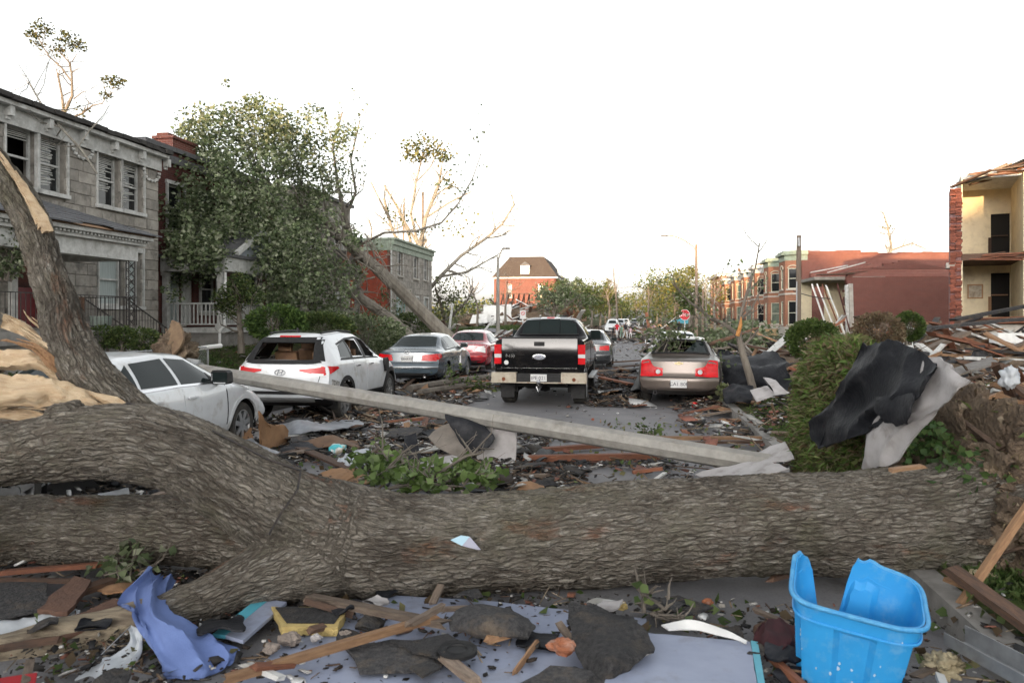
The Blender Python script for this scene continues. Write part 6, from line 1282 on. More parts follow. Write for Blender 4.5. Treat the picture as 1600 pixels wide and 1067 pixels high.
cl = [(300, 260, 28.5, 1.15, 1.0), (345, 225, 28.8, 1.3, 1.0), (320, 200, 29, .9, .5), (395, 240, 29, 1.2, .9), (420, 190, 29.5, .85, .35), (395, 172, 29.5, .6, .25), (470, 210, 30, .8, .4), (505, 235, 31, .8, .35), (530, 210, 31, .6, .22), (290, 310, 27.5, 1.2, 1.0), (345, 300, 27.8, 1.3, 1.1), (400, 310, 28.2, 1.1, .9), (265, 365, 26.5, 1.0, 1.0), (315, 370, 26.5, 1.2, 1.1), (375, 370, 27, 1.1, 1.0), (430, 360, 28, 1.1, .9), (275, 300, 26.8, .7, .8), (300, 405, 26, .9, .9), (430, 410, 27, 1.0, .9), (470, 390, 28.5, 1.0, .8), (455, 445, 27.5, .9, .9), (500, 430, 29, 1.0, .7), (430, 470, 27, .6, .7), (500, 290, 31, .8, .4), (475, 320, 31, .8, .6), (460, 265, 30, .8, .5), (530, 300, 33, .6, .2), (545, 430, 32, .6, .4), (590, 500, 38, 1.0, .5), (545, 508, 35.5, .9, .6), (515, 500, 29, .9, .8), (480, 345, 31, .7, .7), (255, 335, 25.5, .45, .6), (540, 260, 34, .5, .12), (490, 180, 32, .5, .22), (515, 270, 33, .6, .25), (450, 240, 30, .8, .5), (440, 205, 29.8, .5, .4), (545, 205, 34.5, .4, .15), (360, 180, 29, .5, .3), (300, 215, 28, .5, .4), (300, 392, 24.5, .7, .9), (330, 400, 24.6, .55, .6), (285, 385, 24.8, .5, .8)]
Ps = []
for a, b, Y, r, k in cl:
    c_ = np.array(at(a, b, Y)); Ps.append(ball_pts(rg, c_, (r*1.3, r*1.1, r*1.12), int(1150*k*r), .1))
    for j in range(4): Ps.append(ball_pts(rg, c_+rg.normal(size=3)*r*.9, (r*.4, r*.4, r*.5), int(110*k*r), .1))
put(leaves('crown', np.concatenate(Ps), .13, G_DARK, LEAF, None, 4, .55), t)
Ps = np.array([tuple(p) for p in tips]); Ps = Ps[rg.random(len(Ps)) < .6]; put(leaves('foliage', Ps+rg.normal(size=Ps.shape)*.06, .13, G_DARK, LEAF, None, 6), t)
# bare pale tree with stripped limbs
def bare_tree(name, label, base, limbs, m, seed, tw=2, L=(.8, 2.2), leafp=None, depth=2, group=None, lsize=.2, cols=G_SUN, thin=.5):
    t = thing(name, label, 'tree', base, 0, group); mb = MB(); rr = random.Random(seed)
    for p in limbs: poly_branch(mb, [(a, b, Y_, r*thin) for a, b, Y_, r in p], 8)
    for p in limbs: twigs(mb, [(a, b, Y_, r*.7) for a, b, Y_, r in p[1:]], rr, depth, tw+2, L)
    put(mb.build('trunk', m, None, uv=False), t)
    if leafp:
        Ps = np.concatenate([ball_pts(rg, at(a, b, Y), (r, r, r*.8), n, .1) for a, b, Y, r, n in leafp]); put(leaves('foliage', Ps, lsize, cols, LEAF, None, seed), t)
    return t
Y = 62
bare_tree('stripped_tree', 'tall pale stripped tree with bare limbs beside the grey stone fronted house', gp(635, 524, .9) if 0 else (at(640, 515, Y).x, Y, .9),
  [[(632, 520, Y, 12), (640, 470, Y, 11), (650, 430, Y, 10), (655, 390, Y, 7), (665, 340, Y, 6), (685, 290, Y, 5), (690, 262, Y, 3)], [(648, 440, Y, 7), (625, 390, Y, 5), (610, 350, Y, 4.5), (600, 310, Y, 4), (672, 245, Y, 1.5)][:4], [(610, 345, Y, 4), (592, 310, Y-2, 3), (580, 285, Y-2, 2)],
   [(655, 470, Y, 7), (690, 430, Y, 6), (720, 400, Y, 5), (760, 372, Y, 4.5), (785, 350, Y, 3.5), (803, 320, Y, 2.5), (800, 305, Y, 1.5)], [(655, 390, Y, 5), (642, 335, Y, 4), (650, 285, Y, 3.2), (661, 240, Y, 2)], [(650, 285, Y, 2.4), (672, 262, Y, 2), (684, 240, Y, 1.4)], [(690, 432, Y, 4), (730, 425, Y, 3.5), (760, 408, Y, 2.5), (778, 398, Y, 1.8)], [(785, 352, Y, 2.2), (810, 354, Y, 1.2)], [(666, 340, Y, 3.6), (700, 318, Y, 3), (735, 300, Y, 2)], [(650, 430, Y, 6), (640, 370, Y, 5), (625, 330, Y, 4.2), (690, 270, Y, 1)][:3], [(625, 330, Y, 4), (600, 290, Y, 3), (665, 250, Y, 1)][:2],
   [(655, 385, Y, 4.5), (622, 330, Y, 3.6), (660, 270, Y, 1.5)][:2]], BARKPALE, 5, 2, (.8, 2.4), [(660, 232, Y, 1.6, 300), (690, 240, Y, 1.2, 150), (640, 240, Y, 1.0, 90), (700, 290, Y, 1.2, 50), (720, 350, Y, 2.0, 60), (620, 340, Y, 1.5, 60), (660, 440, Y, 1.5, 40)], 2, lsize=.28, cols=[(.15, .15, .05), (.08, .1, .035), (.2, .18, .07)])
Y = 60
bare_tree('shrubby_tree', 'bushy olive tree with broken limbs below the tall stripped tree', (at(690, 520, 60).x, 60, .6), [[(700, 520, Y, 7), (690, 480, Y, 5), (680, 450, Y, 3)], [(700, 500, Y, 4), (730, 470, Y, 3), (740, 450, Y, 2)]], BARKF, 8, 4, (.8, 1.8), [(705, 455, Y, 1.6, 220), (688, 475, Y, 1.4, 200), (722, 478, Y, 1.4, 160), (700, 495, Y, 1.6, 220)], 2, lsize=.22, cols=[(.12, .14, .06), (.17, .18, .08), (.09, .11, .05)])
Y = 33
bare_tree('broken_tree', 'broken tree with three leafy tufts rising behind the grey house roof', (at(100, 300, Y).x, Y, .9),
  [[(95, 520, Y, 8), (98, 300, Y, 7), (100, 180, Y, 6), (97, 150, Y, 3.5), (90, 115, Y, 3)], [(100, 178, Y, 5), (113, 150, Y, 4.5), (112, 115, Y, 3.2), (108, 98, Y, 2.2), (92, 80, Y, 1.5)], [(112, 128, Y, 2.8), (95, 105, Y, 2.3), (78, 90, Y, 2), (66, 72, Y, 1.6), (56, 50, Y, 1)], [(112, 98, Y, 1.6), (120, 85, Y, 1)], [(110, 185, Y, 3.5), (128, 178, Y, 3), (145, 165, Y, 2.4), (160, 162, Y, 1.5), (168, 148, Y, 1)], [(66, 165, Y-4, 3.2), (54, 145, Y-4, 2.6), (45, 128, Y-4, 1.6)], [(115, 155, Y, 2), (128, 145, Y, 1.3), (136, 142, Y, .8)], [(70, 88, Y, 1), (52, 86, Y, .7)]],
  BARKF, 6, 1, (.3, .9), [(66, 45, Y, .5, 130), (50, 55, Y, .35, 60), (106, 65, Y, .6, 200), (90, 78, Y, .35, 60), (125, 72, Y, .35, 70), (178, 130, Y, .42, 90), (168, 125, Y, .3, 50), (190, 128, Y, .22, 40), (165, 150, Y, .3, 50), (120, 175, Y, .6, 60), (60, 70, Y, .3, 40)], 1, lsize=.13, cols=[(.085, .09, .03), (.13, .12, .045), (.06, .075, .03)])
t = bare_tree('fallen_branch', 'long bare branch hanging from the grey house roof edge', at(120, 250, 19.5), [[(152, 272, 19.2, 2.6), (128, 235, 19.2, 4), (100, 205, 19.3, 4), (82, 185, 19.6, 4), (64, 162, 20.2, 3), (54, 145, 20.6, 2.4), (45, 128, 21, 1.4)], [(56, 148, 20.5, 1.8), (66, 145, 20.5, 1)]], BARKPALE, 3, 0); t['category'] = 'branch'
Y = 75
bare_tree('stripped_tree', 'sunlit stripped tree rising above the brick terrace roof', (at(1390, 520, Y).x, Y, .5), [[(1390, 520, Y, 7), (1390, 420, Y, 5), (1392, 380, Y, 4), (1386, 350, Y, 3), (1380, 332, Y, 2)], [(1391, 392, Y, 3.4), (1410, 385, Y, 2.6), (1425, 380, Y, 2), (1448, 390, Y, 1.4)], [(1388, 360, Y, 2), (1370, 352, Y, 1.2)], [(1410, 385, Y, 2), (1420, 365, Y, 1)]], BARKPALE, 9, 3, (.6, 1.8), [(1385, 360, Y, 1.6, 30)], 2)
# yard shrubs, small trees
def shrub(label, c, r, cols, n, size=.07, seed=0, name='shrub', stem=None, cat='shrub', group=None, fill=True):
    c = Vector(c); t = thing(name, label, cat, (c.x, c.y, max(0, c.z-r[2])), 0, group); rgs = np.random.default_rng(seed); Ps = [ball_pts(rgs, c, r, n, .55)]
    for k in range(10):
        d = rgs.normal(size=3); d /= np.linalg.norm(d); Ps.append(ball_pts(rgs, np.array(c)+d*np.array(r)*.75, np.array(r)*.4, n//14, .2))
    P = np.concatenate(Ps); P = P[P[:, 2] > .05]; put(leaves('foliage', P, size, cols, LEAF, None, seed), t)
    mb = MB(); rr = random.Random(seed)
    for k in range(5): branch_mb(mb, (c.x+rr.uniform(-.1, .1), c.y+rr.uniform(-.1, .1), t.location.z-.1), (rr.uniform(-.4, .4), rr.uniform(-.4, .4), 1), r[2]*1.1, .03, 2, rr, .2, .1)
    put(mb.build('stem', BARKF, None, uv=False), t); return t
Y = 23.5; t = thing('ornamental_tree', 'small rounded green tree before the white porch railing', 'tree', (at(376, 550, Y).x, Y, .75), 0); mb = MB(); rr = random.Random(2)
pl = [(377, 552, Y, 6), (376, 520, Y, 5), (374, 495, Y, 4.5), (370, 470, Y, 3)]; poly_branch(mb, pl); twigs(mb, pl[1:], rr, 2, 5, (.4, .9)); put(mb.build('trunk', BARKF, None, uv=False), t)
put(leaves('crown', np.concatenate([ball_pts(rg, at(a, b, Y), (r, r, r*.8), n, .2) for a, b, r, n in ((370, 460, .6, 900), (350, 465, .4, 450), (395, 462, .4, 450), (375, 440, .4, 450), (360, 485, .35, 300), (345, 480, .25, 160))]), .075, G_MID, LEAF, None, 3), t)
shrub('bright green loose shrub at the foot of the brick house porch', at(432, 505, 23), (.9, .8, .55), [(.07, .12, .03), (.11, .17, .045), (.05, .09, .025)], 2400, .09, 4)
shrub('leafy shrub between brick house porch and leaning trunk', at(505, 512, 25.5), (1.0, .8, .5), G_MID, 2400, .09, 5); shrub('dark shrub under the leaning trunks', at(570, 520, 30), (1.6, 1.0, .7), G_DARK, 2400, .11, 6); shrub('olive shrub right of the leaning trunks behind the slate sedan', at(640, 512, 42), (1.4, 1.0, .8), G_MID, 2200, .11, 7)
for i, (a, b, lb) in enumerate(((160, 526, 'low clipped hedge plant below the stone house porch rail'), (190, 528, 'low hedge plant in the middle before the stone house steps'), (222, 530, 'low hedge plant at the corner of the stone house'))): shrub(lb, at(a, b, 17.8), (.38, .35, .26), G_MID, 900, .055, 10+i, 'hedge_plant', cat='hedge', group='low hedge before the stone house')
shrub('dark ivy clump at the left edge beside the red door', at(5, 385, 15.5), (.5, .5, .6), G_DARK, 700, .09, 14, 'ivy_clump')
shrub('rounded green bush behind the grassy root plate', at(1270, 532, 12), (.40, .4, .33), [(.05, .085, .022), (.08, .12, .03), (.10, .14, .04)], 5200, .04, 20, 'round_bush', cat='bush'); shrub('small round bush by the brick workshop wall', at(1420, 510, 19), (.36, .36, .36), [(.05, .085, .022), (.08, .12, .03)], 3600, .045, 21, 'round_bush', cat='bush')
shrub('brown dry brush heap between the two round bushes', at(1372, 518, 17), (.55, .5, .42), [(.17, .12, .07), (.12, .085, .05), (.2, .16, .1)], 2600, .06, 22, 'dry_brush', cat='brush')
shrub('grassy tuft on the shoulder of the root plate', at(1330, 548, 9.2), (.30, .3, .16), [(.10, .13, .04), (.16, .15, .07)], 1500, .06, 23, 'grass_tuft', cat='grass tuft')
# small bare tree by the kerb with broken crown
Y = 15.3; t = thing('street_tree', 'small snapped street tree leaning by the kerb beside the taupe sedan', 'tree', gp(1182, 632, .1), 0); mb = MB(); rr = random.Random(33); b_ = gp(1182, 632, .1); Y = b_.y
L_ = [[(1183, 634, Y, 6.5), (1172, 590, Y, 6), (1160, 550, Y, 5.5), (1153, 522, Y, 4.6)], [(1153, 524, Y, 4), (1135, 508, Y, 3), (1108, 495, Y, 2.2), (1075, 470, Y-.3, 1.6), (1050, 442, Y-.5, 1)], [(1155, 525, Y, 3.4), (1157, 495, Y, 2.6), (1166, 460, Y, 2), (1180, 420, Y, 1.4), (1187, 380, Y, .9)], [(1157, 500, Y, 2.2), (1175, 482, Y, 1.5), (1190, 450, Y, 1)], [(1158, 545, Y, 2.6), (1185, 515, Y, 1.5)], [(1108, 495, Y, 1.6), (1090, 498, Y, 1)]]
for p in L_: poly_branch(mb, p)
for p in L_[1:]: twigs(mb, p, rr, 1, 2, (.25, .7), None)
put(mb.build('trunk', BARKF, None, uv=False), t); put(leaves('foliage', np.concatenate([ball_pts(rg, at(a, b, Y), (r, r, r), n, .1) for a, b, r, n in ((1110, 500, .35, 70), (1040, 450, .3, 25), (1070, 470, .3, 30), (1150, 420, .3, 20), (1190, 445, .3, 30))]), .07, G_DARK, LEAF, None, 9), t)
mb = MB(); mb.tube([at(1152, 525, Y-.06), at(1157, 508, Y-.06), at(1158, 495, Y-.05)], [.045, .04, .01], 6); put(mb.build('split_wood', mat('orange_torn_wood', (.5, .24, .07), (.4, .17, .05), 8, .8), None, uv=False), t)
# street and yard trees down the road
def leafy(label, v, u, h, r, cols, seed, n=1500, group='trees lining the far street', size=.32, gap=.3, bare=0):
    p = st(v, u, .3); t = thing('street_tree', label, 'tree', p, 0, group); rr = random.Random(seed); rgs = np.random.default_rng(seed); mb = MB(); tips = []
    mb.tube([(0, 0, -.3), (rr.uniform(-.2, .2), 0, h*.25), (rr.uniform(-.4, .4), rr.uniform(-.3, .3), h*.5)], [.26, .2, .15], 8)
    for k in range(6): branch_mb(mb, (0, 0, h*rr.uniform(.25, .5)), (rr.uniform(-1, 1), rr.uniform(-1, 1), rr.uniform(.5, 1.3)), h*.3, .1, 2, rr, .25, .15, tips)
    mb.build('trunk', BARKF if not bare else BARKPALE, t, uv=False)
    ks = [(rgs.normal(size=3)*np.array((r*.5, r*.5, h*.16))+np.array((0, 0, h*.62)), rgs.uniform(.3, .55)*r) for _ in range(11)]
    ks += [(np.array(tuple(rr.choice(tips))), r*.22) for _ in range(6)]; P = np.concatenate([ball_pts(rgs, c, (q, q, q*.8), n//17, .1) for c, q in ks]); P = P[P[:, 2] > .4]
    leaves('crown', P, size, cols, LEAF, t, seed); return t
spec = [(-9, 92, 6, 3.2, G_DARK), (-8.5, 102, 7, 3.4, G_MID), (-9.5, 112, 6.5, 3.5, G_DARK), (-8, 122, 8, 3.6, G_MID), (-9, 135, 8.5, 3.8, G_MID), (-7.5, 150, 9, 4, G_SUN), (-6.5, 168, 9.5, 4.2, G_SUN), (-6, 190, 10, 4.5, G_MID), (-5.5, 215, 11, 5, G_SUN),
        (7, 92, 6, 2.6, G_MID), (8, 104, 8.5, 3.6, G_SUN), (7, 118, 9.5, 4, G_SUN), (7.5, 134, 10, 4.2, G_SUN), (7, 155, 11, 4.6, G_MID), (7, 180, 11, 5, G_SUN), (7, 210, 12, 5, G_MID), (2, 260, 11, 6, G_SUN), (-3, 270, 10, 6, G_MID) , (-16, 260, 12, 7, G_SUN), (14, 250, 12, 7, G_SUN)]
lb = ['dusty dark tree leaning over the far left pavement', 'grey green tree second along the far left pavement', 'dark tree third along the far left pavement', 'olive tree before the far brick row', 'olive tree overhanging the parked cars far off', 'yellow sunlit tree above the far parked cars', 'taller yellow sunlit tree by the road bend', 'green tree deep down the left pavement', 'last yellow tree on the left pavement',
      'low green tree behind the stop sign', 'yellow tree behind the curved street lamp', 'broad yellow tree behind the leaning pole', 'tall yellow tree down the lamp side', 'green tree deep down the lamp side', 'yellow tree deeper down the lamp side', 'last green tree down the lamp side', 'yellow tree closing the street end', 'green tree closing the street end', 'big yellow tree behind the far brick row', 'big yellow tree beyond the terrace']
for i, (a, (v, u, hh_, r, cc)) in enumerate(zip(lb, spec)): leafy(a, v, u, hh_, r, cc, 100+i, 1500 if u < 140 else 1100, size=.30 if u < 140 else .42)
# thin wrecked saplings and bare poles of trees along the far street
for i, (px, top, Y, m_, l_) in enumerate(((965, 420, 110, BARKF, 'thin bare tree above the far left street trees'), (950, 440, 118, BARKF, 'second thin bare tree beside the far brick row'), (1105, 430, 90, BARKPALE, 'pale stripped trunk beside the stop sign'), (1118, 450, 80, BARKPALE, 'bent stripped trunk right of the street lamp'), (1010, 445, 125, BARKF, 'thin bent tree over the middle of the street'), (575, 340, 66, BARKPALE, 'sunlit bare stub tree behind the red sided house'), (745, 440, 92, BARKF, 'bare tree over the collapsed house'), (790, 440, 93, BARKF, 'second bare tree over the collapsed house'))):
    bare_tree('bare_tree', l_, (at(px, 500, Y).x, Y, .4), [[(px, 522, Y, 4.5), (px+rnd.uniform(-4, 4), (top+520)/2, Y, 3.2), (px+rnd.uniform(-6, 6), top+18, Y, 2), (px+rnd.uniform(-8, 8), top, Y, 1)]], m_, 40+i, 3, (1, 3), None, 2)
# far belt of trees
def belt(name, x0, x1, Yb, h, seed, cols, label):
    rgs = np.random.default_rng(seed); Ps = []; x = x0
    while x < x1: r = rgs.uniform(5, 9); hh_ = h*rgs.uniform(.6, 1.15); Ps.append(ball_pts(rgs, (x, Yb+rgs.uniform(-10, 10), hh_*.55), (r, r, hh_*.5), 260, .3)); x += r*.8
    P = np.concatenate(Ps); tag(leaves(name, P[P[:, 2] > .2], 1.1, cols, LEAF, None, seed), label, None, None, 'stuff')
belt('woodland', -230, 230, 330, 11, 3, G_MID+G_SUN, 'far belt of trees closing the street'); belt('woodland', -260, -40, 235, 9, 4, G_MID, 'far belt of yard trees on the left'); belt('woodland', 55, 260, 230, 8, 5, G_MID+G_SUN, 'far belt of yard trees on the right')
# ------------------------------------------------------------------ poles, signs, wires
def oct_pole(mb, p, q, r0, r1, n=8, m=0): mb.tube([p, Vector(p).lerp(Vector(q), .33), Vector(p).lerp(Vector(q), .66), q], [r0, r0+(r1-r0)*.33, r0+(r1-r0)*.66, r1], n, m)
POLEM = mat('aged_grey_steel_pole', (.33, .315, .285), (.24, .23, .21), 7, .6, .25, bscale=60, stretch=None, c3=(.14, .12, .10), s3=4, a3=.5, metal=.15)
A_, B_ = at(270, 572, 12.35), at(1205, 727, 8.55)
t = thing('fallen_lamp_post', 'long grey octagonal lamp post lying slanted across the street', 'lamp post', (A_+B_)/2*1.0)
mb = MB(); oct_pole(mb, A_, B_, .105, .125); put(mb.build('shaft', POLEM, None), t)
d_ = (B_-A_).normalized(); mb = MB(); q = A_.lerp(B_, .035); mb.tube([q, q+d_*.26], .135, 12); mb.bar(q+Vector((0, 0, .14)), q+d_*.26+Vector((0, 0, .14)), .05, .05); put(mb.build('collar', GALV, None), t)
mb = MB(); mb.tube([A_-d_*.09, A_+d_*.02], .12, 12); mb.tube([A_-d_*.10, A_-d_*.088], .13, 12); put(mb.build('end_cap', GALV, None), t)
def street_lamp(label, px, Y, top, arm, z0, m=WOODGREY):
    b = at(px, 497, Y); t = thing('street_lamp', label, 'street lamp', (b.x, Y, z0), 0); H = at(px, top, Y).z; mb = MB(); mb.tube([(b.x, Y, z0-.3), (b.x, Y, H)], [.16, .10], 8); put(mb.build('pole', m, None), t)
    mb = MB(); P = []; x1 = at(px+arm, top-14, Y)
    for i in range(11): a = i/10; P.append(Vector((b.x+(x1.x-b.x)*a, Y, H-.5+(x1.z-H+.5)*math.sin(a*math.pi/2)**.8)))
    mb.tube(P, [.06]*11, 6); put(mb.build('arm', POLEM, None), t)
    mb = MB(); s = 1 if arm > 0 else -1; mb.lathe([(0, -.09), (.10, -.08), (.15, 0), (.10, .08), (0, .10)], 10, 0, Matrix.Translation(x1+Vector((s*.2, 0, -.02))) @ Matrix.Diagonal((2.4, 1, 1, 1))); put(mb.build('lamp_head', GALV, None), t)
street_lamp('wooden street lamp with long curved arm rising behind the stop sign', 1088, 66, 382, -46, .2); street_lamp('thin street lamp left of the pickup before the collapsed house', 778, 58, 402, 9, .2, POLEM)
for px, top, Y, rr_, lb in ((1247, 368, 46, .17, 'tall bare wooden utility pole before the terrace end wall'), (1098, 452, 84, .16, 'leaning wooden pole beside the stop sign'), (660, 300, 78, .14, 'thin dark pole behind the stripped tree'), (630, 320, 80, .12, 'short dark pole left of the stripped tree')):
    b = at(px, 497, Y); t = thing('utility_pole', lb, 'utility pole', (b.x, Y, .3)); mb = MB(); mb.tube([(b.x, Y, -.2), (b.x+.05, Y, at(px, top, Y).z)], [rr_, rr_*.8], 9); put(mb.build('shaft', WOODGREY, None), t)
    if px == 1247: mb = MB(); mb.box((b.x-.10, Y-.22, at(px, 385, Y).z), (b.x+.05, Y-.17, at(px, 372, Y).z)); mb.tube([(b.x-.16, Y-.15, .3), (b.x-.13, Y-.15, at(px, 440, Y).z)], .035, 6); put(mb.build('conduit', GALV, None), t)
Ys = 53; c = at(1070, 492, Ys); t = thing('stop_sign', 'red octagonal stop sign with white lettering beyond the taupe sedan', 'sign', (c.x, Ys, .15))
mb = MB(); mb.box((c.x-.04, Ys+.02, 0), (c.x+.04, Ys+.06, c.z+.3)); put(mb.build('post', GALV, None), t)
def octo(r, z0, z1, m): mb = MB(); mb.prism([(r*math.cos(math.pi/8+k*math.pi/4), r*math.sin(math.pi/8+k*math.pi/4)) for k in range(8)], z0, z1, 0, Matrix.Translation(c) @ Matrix.Rotation(R(90), 4, 'X')); return mb
put(octo(.39, -.005, .0, 0).build('sign_border', PLATE, None), t); face = put(octo(.36, .001, .006, 0).build('sign_face', mat('sign_red', (.50, .012, .022), (.42, .01, .02), 3, .45), None), t)
te = text_obj('lettering', 'STOP', .265, mat('sign_white', (.85, .85, .85)), None, Matrix.Translation(c+Vector((0, -.010, -.01))) @ Matrix.Rotation(R(90), 4, 'X'), .003); te.parent = t; te.location = te.location-t.location
c = at(817, 491, 46); t = thing('parking_sign', 'small white no parking sign behind the pickup cab', 'sign', (c.x, 46, .15)); mb = MB(); mb.box((c.x-.03, 46.02, 0), (c.x+.03, 46.05, c.z)); put(mb.build('post', GALV, None), t); mb = MB(); mb.box((c.x-.18, 45.99, c.z-.28), (c.x+.18, 46.015, c.z+.24)); put(mb.build('sign_face', PLATE, None), t)
mb = MB(); mb.lathe([(.085, 0), (.115, 0), (.115, .008), (.085, .008), (.085, 0)], 20, 0, Matrix.Translation(c+Vector((0, -.012, .05))) @ Matrix.Rotation(R(90), 4, 'X')); mb.bar(c+Vector((-.07, -.016, .12)), c+Vector((.07, -.016, -.02)), .006, .025); put(mb.build('no_parking_ring', REDL, None), t)
def wire(label, pts, r, sag=.0, name='cable', cat='cable'):
    mb = MB(); P = []
    for i in range(len(pts)-1):
        for k in range(10): a = k/10; p = Vector(pts[i]).lerp(Vector(pts[i+1]), a); p.z -= sag*math.sin(math.pi*a); P.append(p)
    P.append(Vector(pts[-1])); mb.tube(P, r, 5); tag(mb.build(name, IRON, None, uv=False), label, cat)
wire('sagging black cable from utility pole to torn workshop corner', [at(1240, 455, 46), at(1300, 467, 50)], .03, .1); wire('slack cable crossing the street between poles', [at(880, 445, 84), at(1000, 448, 84), at(1098, 470, 84)], .025, .2)
wire('thin black cable draped over the trunk fork', [at(150, 645, 5.0), at(200, 630, 5.02), at(260, 640, 5.0), at(330, 672, 5.02), at(420, 718, 5.0), at(470, 735, 5.0), at(465, 765, 4.94), at(440, 800, 4.9), at(420, 835, 4.88)], .008)
# chain-link fence and the torn root chunk by the stone house
t = thing('wire_fence', 'low chain link fence below the hedge by the stone house', 'fence', at(210, 560, 15)); mb = MB(); p0, p1 = st(-10.9, 13.4, 0), st(-10.9, 18.6, 0)
for k in range(5): q = p0.lerp(p1, k/4); mb.tube([q+Z_*.1, q+Z_*1.18], .025, 6)
mb.tube([p0+Z_*1.15, p1+Z_*1.15], .02, 6); put(mb.build('fence_frame', GALV, None, uv=False), t); mb = MB(); L_ = (p1-p0).length; n = int(L_/.09)
for k in range(-10, n):
    for s in (0, 1):
        a, b = max(0, k), min(n, k+10); za, zb = .25+.088*(a-k), .25+.088*(b-k)
        if s: za, zb = 1.38-za, 1.38-zb
        mb.bar(p0.lerp(p1, a/n)+Z_*za, p0.lerp(p1, b/n)+Z_*zb, .005, .005)
put(struct(mb.build('wire_mesh', GALV, None, uv=False), 'stuff'), t)
c = at(268, 540, 17); o, _ = blob('root_chunk', c+Vector((.1, 0, -.15)), (.42, .35, .42), SOIL, 31, .45, 3.2, nu=110, nv=70); tag(o, 'upended clod of soil and roots before the brick house porch', 'root clod'); 
o = sheet('bark_slab', [[at(248, 575, 16.8), at(272, 562, 16.6)], [at(262, 530, 16.8), at(290, 530, 16.6)], [at(270, 500, 16.9), at(280, 502, 16.8)]], 5, .05, .03, 4, [mat('tan_bark', (.22, .15, .09), (.15, .1, .065), 6, .9, .5)], None, 4, .15); tag(o, 'pointed brown wood slab standing on the soil clod', 'wood slab')
t = thing('bent_gutter', 'white bent gutter piece lying on the grass before the brick house', 'gutter', at(320, 545, 20)); mb = MB(); mb.tube([at(300, 556, 20), at(308, 545, 20), at(325, 542, 20), at(345, 540, 20.5)], .06, 6); put(mb.build('gutter_run', WHITE2, None), t)
# ------------------------------------------------------------------ heaps
def pile(label, c, size, n, mats, seed, L=(.8, 2.6), w=(.08, .3), cat='debris pile', name='debris_pile', th=(.03, .09), mound=True, mm=None, flat=.35):
    rr = random.Random(seed); c = Vector(c); t = thing(name, label, cat, c, YAW)
    if mound:
        o, _ = blob('rubble_core', (0, 0, -.05), (size[0]*.9, size[1]*.9, size[2]*.72), mm or SOIL, seed, .3, 2.4, t); struct(o, 'stuff')
    for k in range(n):
        a = rr.uniform(0, 2*math.pi); q = math.sqrt(rr.random()); x, y = size[0]*q*math.cos(a), size[1]*q*math.sin(a); z = size[2]*(1-q*q)*rr.uniform(.55, 1.05)+.04; l = rr.uniform(*L); yaw = rr.uniform(0, math.pi); pit = rr.gauss(0, flat)
        d = Vector((math.cos(yaw)*math.cos(pit), math.sin(yaw)*math.cos(pit), math.sin(pit)))*l/2; p = Vector((x, y, max(z, abs(d.z)*.7+.03))); plank('plank', p-d, p+d, rr.uniform(*w), rr.uniform(*th), rr.choice(mats), parent=t, seed=seed*1000+k)
    return t
MX = [WOODDARK, WOODGREY, WOODRED, WOOD, SHINGLE, WHITE]
pile('splintered timber heap at the foot of the ruined cream house', (*st(12.2, 31.5)[:2], .45), (3.6, 2.2, 1.15), 120, MX, 1, (1.2, 3.4), (.1, .34)); pile('nearer heap of dark boards and bricks beyond the black membrane', (*st(10.2, 22)[:2], .45), (2.6, 2.6, .7), 90, MX, 2, (.7, 2.2)); 
pile('low scatter of boards on the right yard beside the root plate', (*st(7.4, 13.5)[:2], .35), (1.7, 2.6, .5), 70, MX, 3, (.5, 1.6), (.05, .2)); pile('heap of dark roof timbers behind the snapped street tree', (*st(5.6, 24)[:2], .2), (2.6, 3.4, 1.0), 95, MX, 4, (1.0, 3.0)); 
pile('collapsed house heap of boards and sheets far left of the pickup', (*st(-14, 98)[:2], .8), (7.5, 6, 3.1), 170, MX+[WHITE2, WHITE2], 5, (1.5, 5), (.2, .7), th=(.05, .15)); pile('orange earth and plank heap below the collapsed house', (*st(-10.5, 88)[:2], .3), (3.5, 2.5, 1.2), 40, [WOOD, WOODRED, WOODGREY], 6, (1, 3), mm=mat('orange_earth', (.36, .19, .09), (.26, .13, .07), 2, .95)); pile('brick and timber heap at the torn workshop corner', (*st(15.0, 50.5)[:2], .45), (2.2, 1.4, .9), 60, [WHITE, STONEL, BRK, WOODRED], 7, (.5, 1.8))
pile('broken branches and timber heap on the pavement left of the pickup', (*st(-8.6, 41)[:2], .2), (2.0, 3.5, .6), 60, [WOODGREY, WOODDARK, WHITE, BARKF], 8, (1, 3.2), (.06, .16)); pile('street debris bank by the distant walking people', (*st(3.2, 82)[:2], .1), (2.6, 9, .7), 70, MX, 9, (1, 3.5), (.1, .4)); pile('dark wreckage bank past the orange barrier', (*st(-6.2, 84)[:2], .1), (1.6, 10, .6), 60, MX, 10, (1, 3), (.1, .4))
t = thing('collapsed_roof', 'blackened roof frame sticking out of the collapsed house heap', 'roof wreck', (*st(-15.5, 100)[:2], 3.2), YAW)
for k in range(7): plank('rafter', (-2.2+k*.7, 0, 0), (-2.0+k*.7, 1.5, 1.9), .14, .1, DARK, parent=t); plank('rafter', (-2.2+k*.7, 3.2, 0), (-2.0+k*.7, 1.5, 1.9), .14, .1, WOODDARK, parent=t)
plank('ridge_board', (-2.4, 1.5, 1.95), (2.6, 1.5, 1.95), .12, .12, WOODDARK, parent=t)
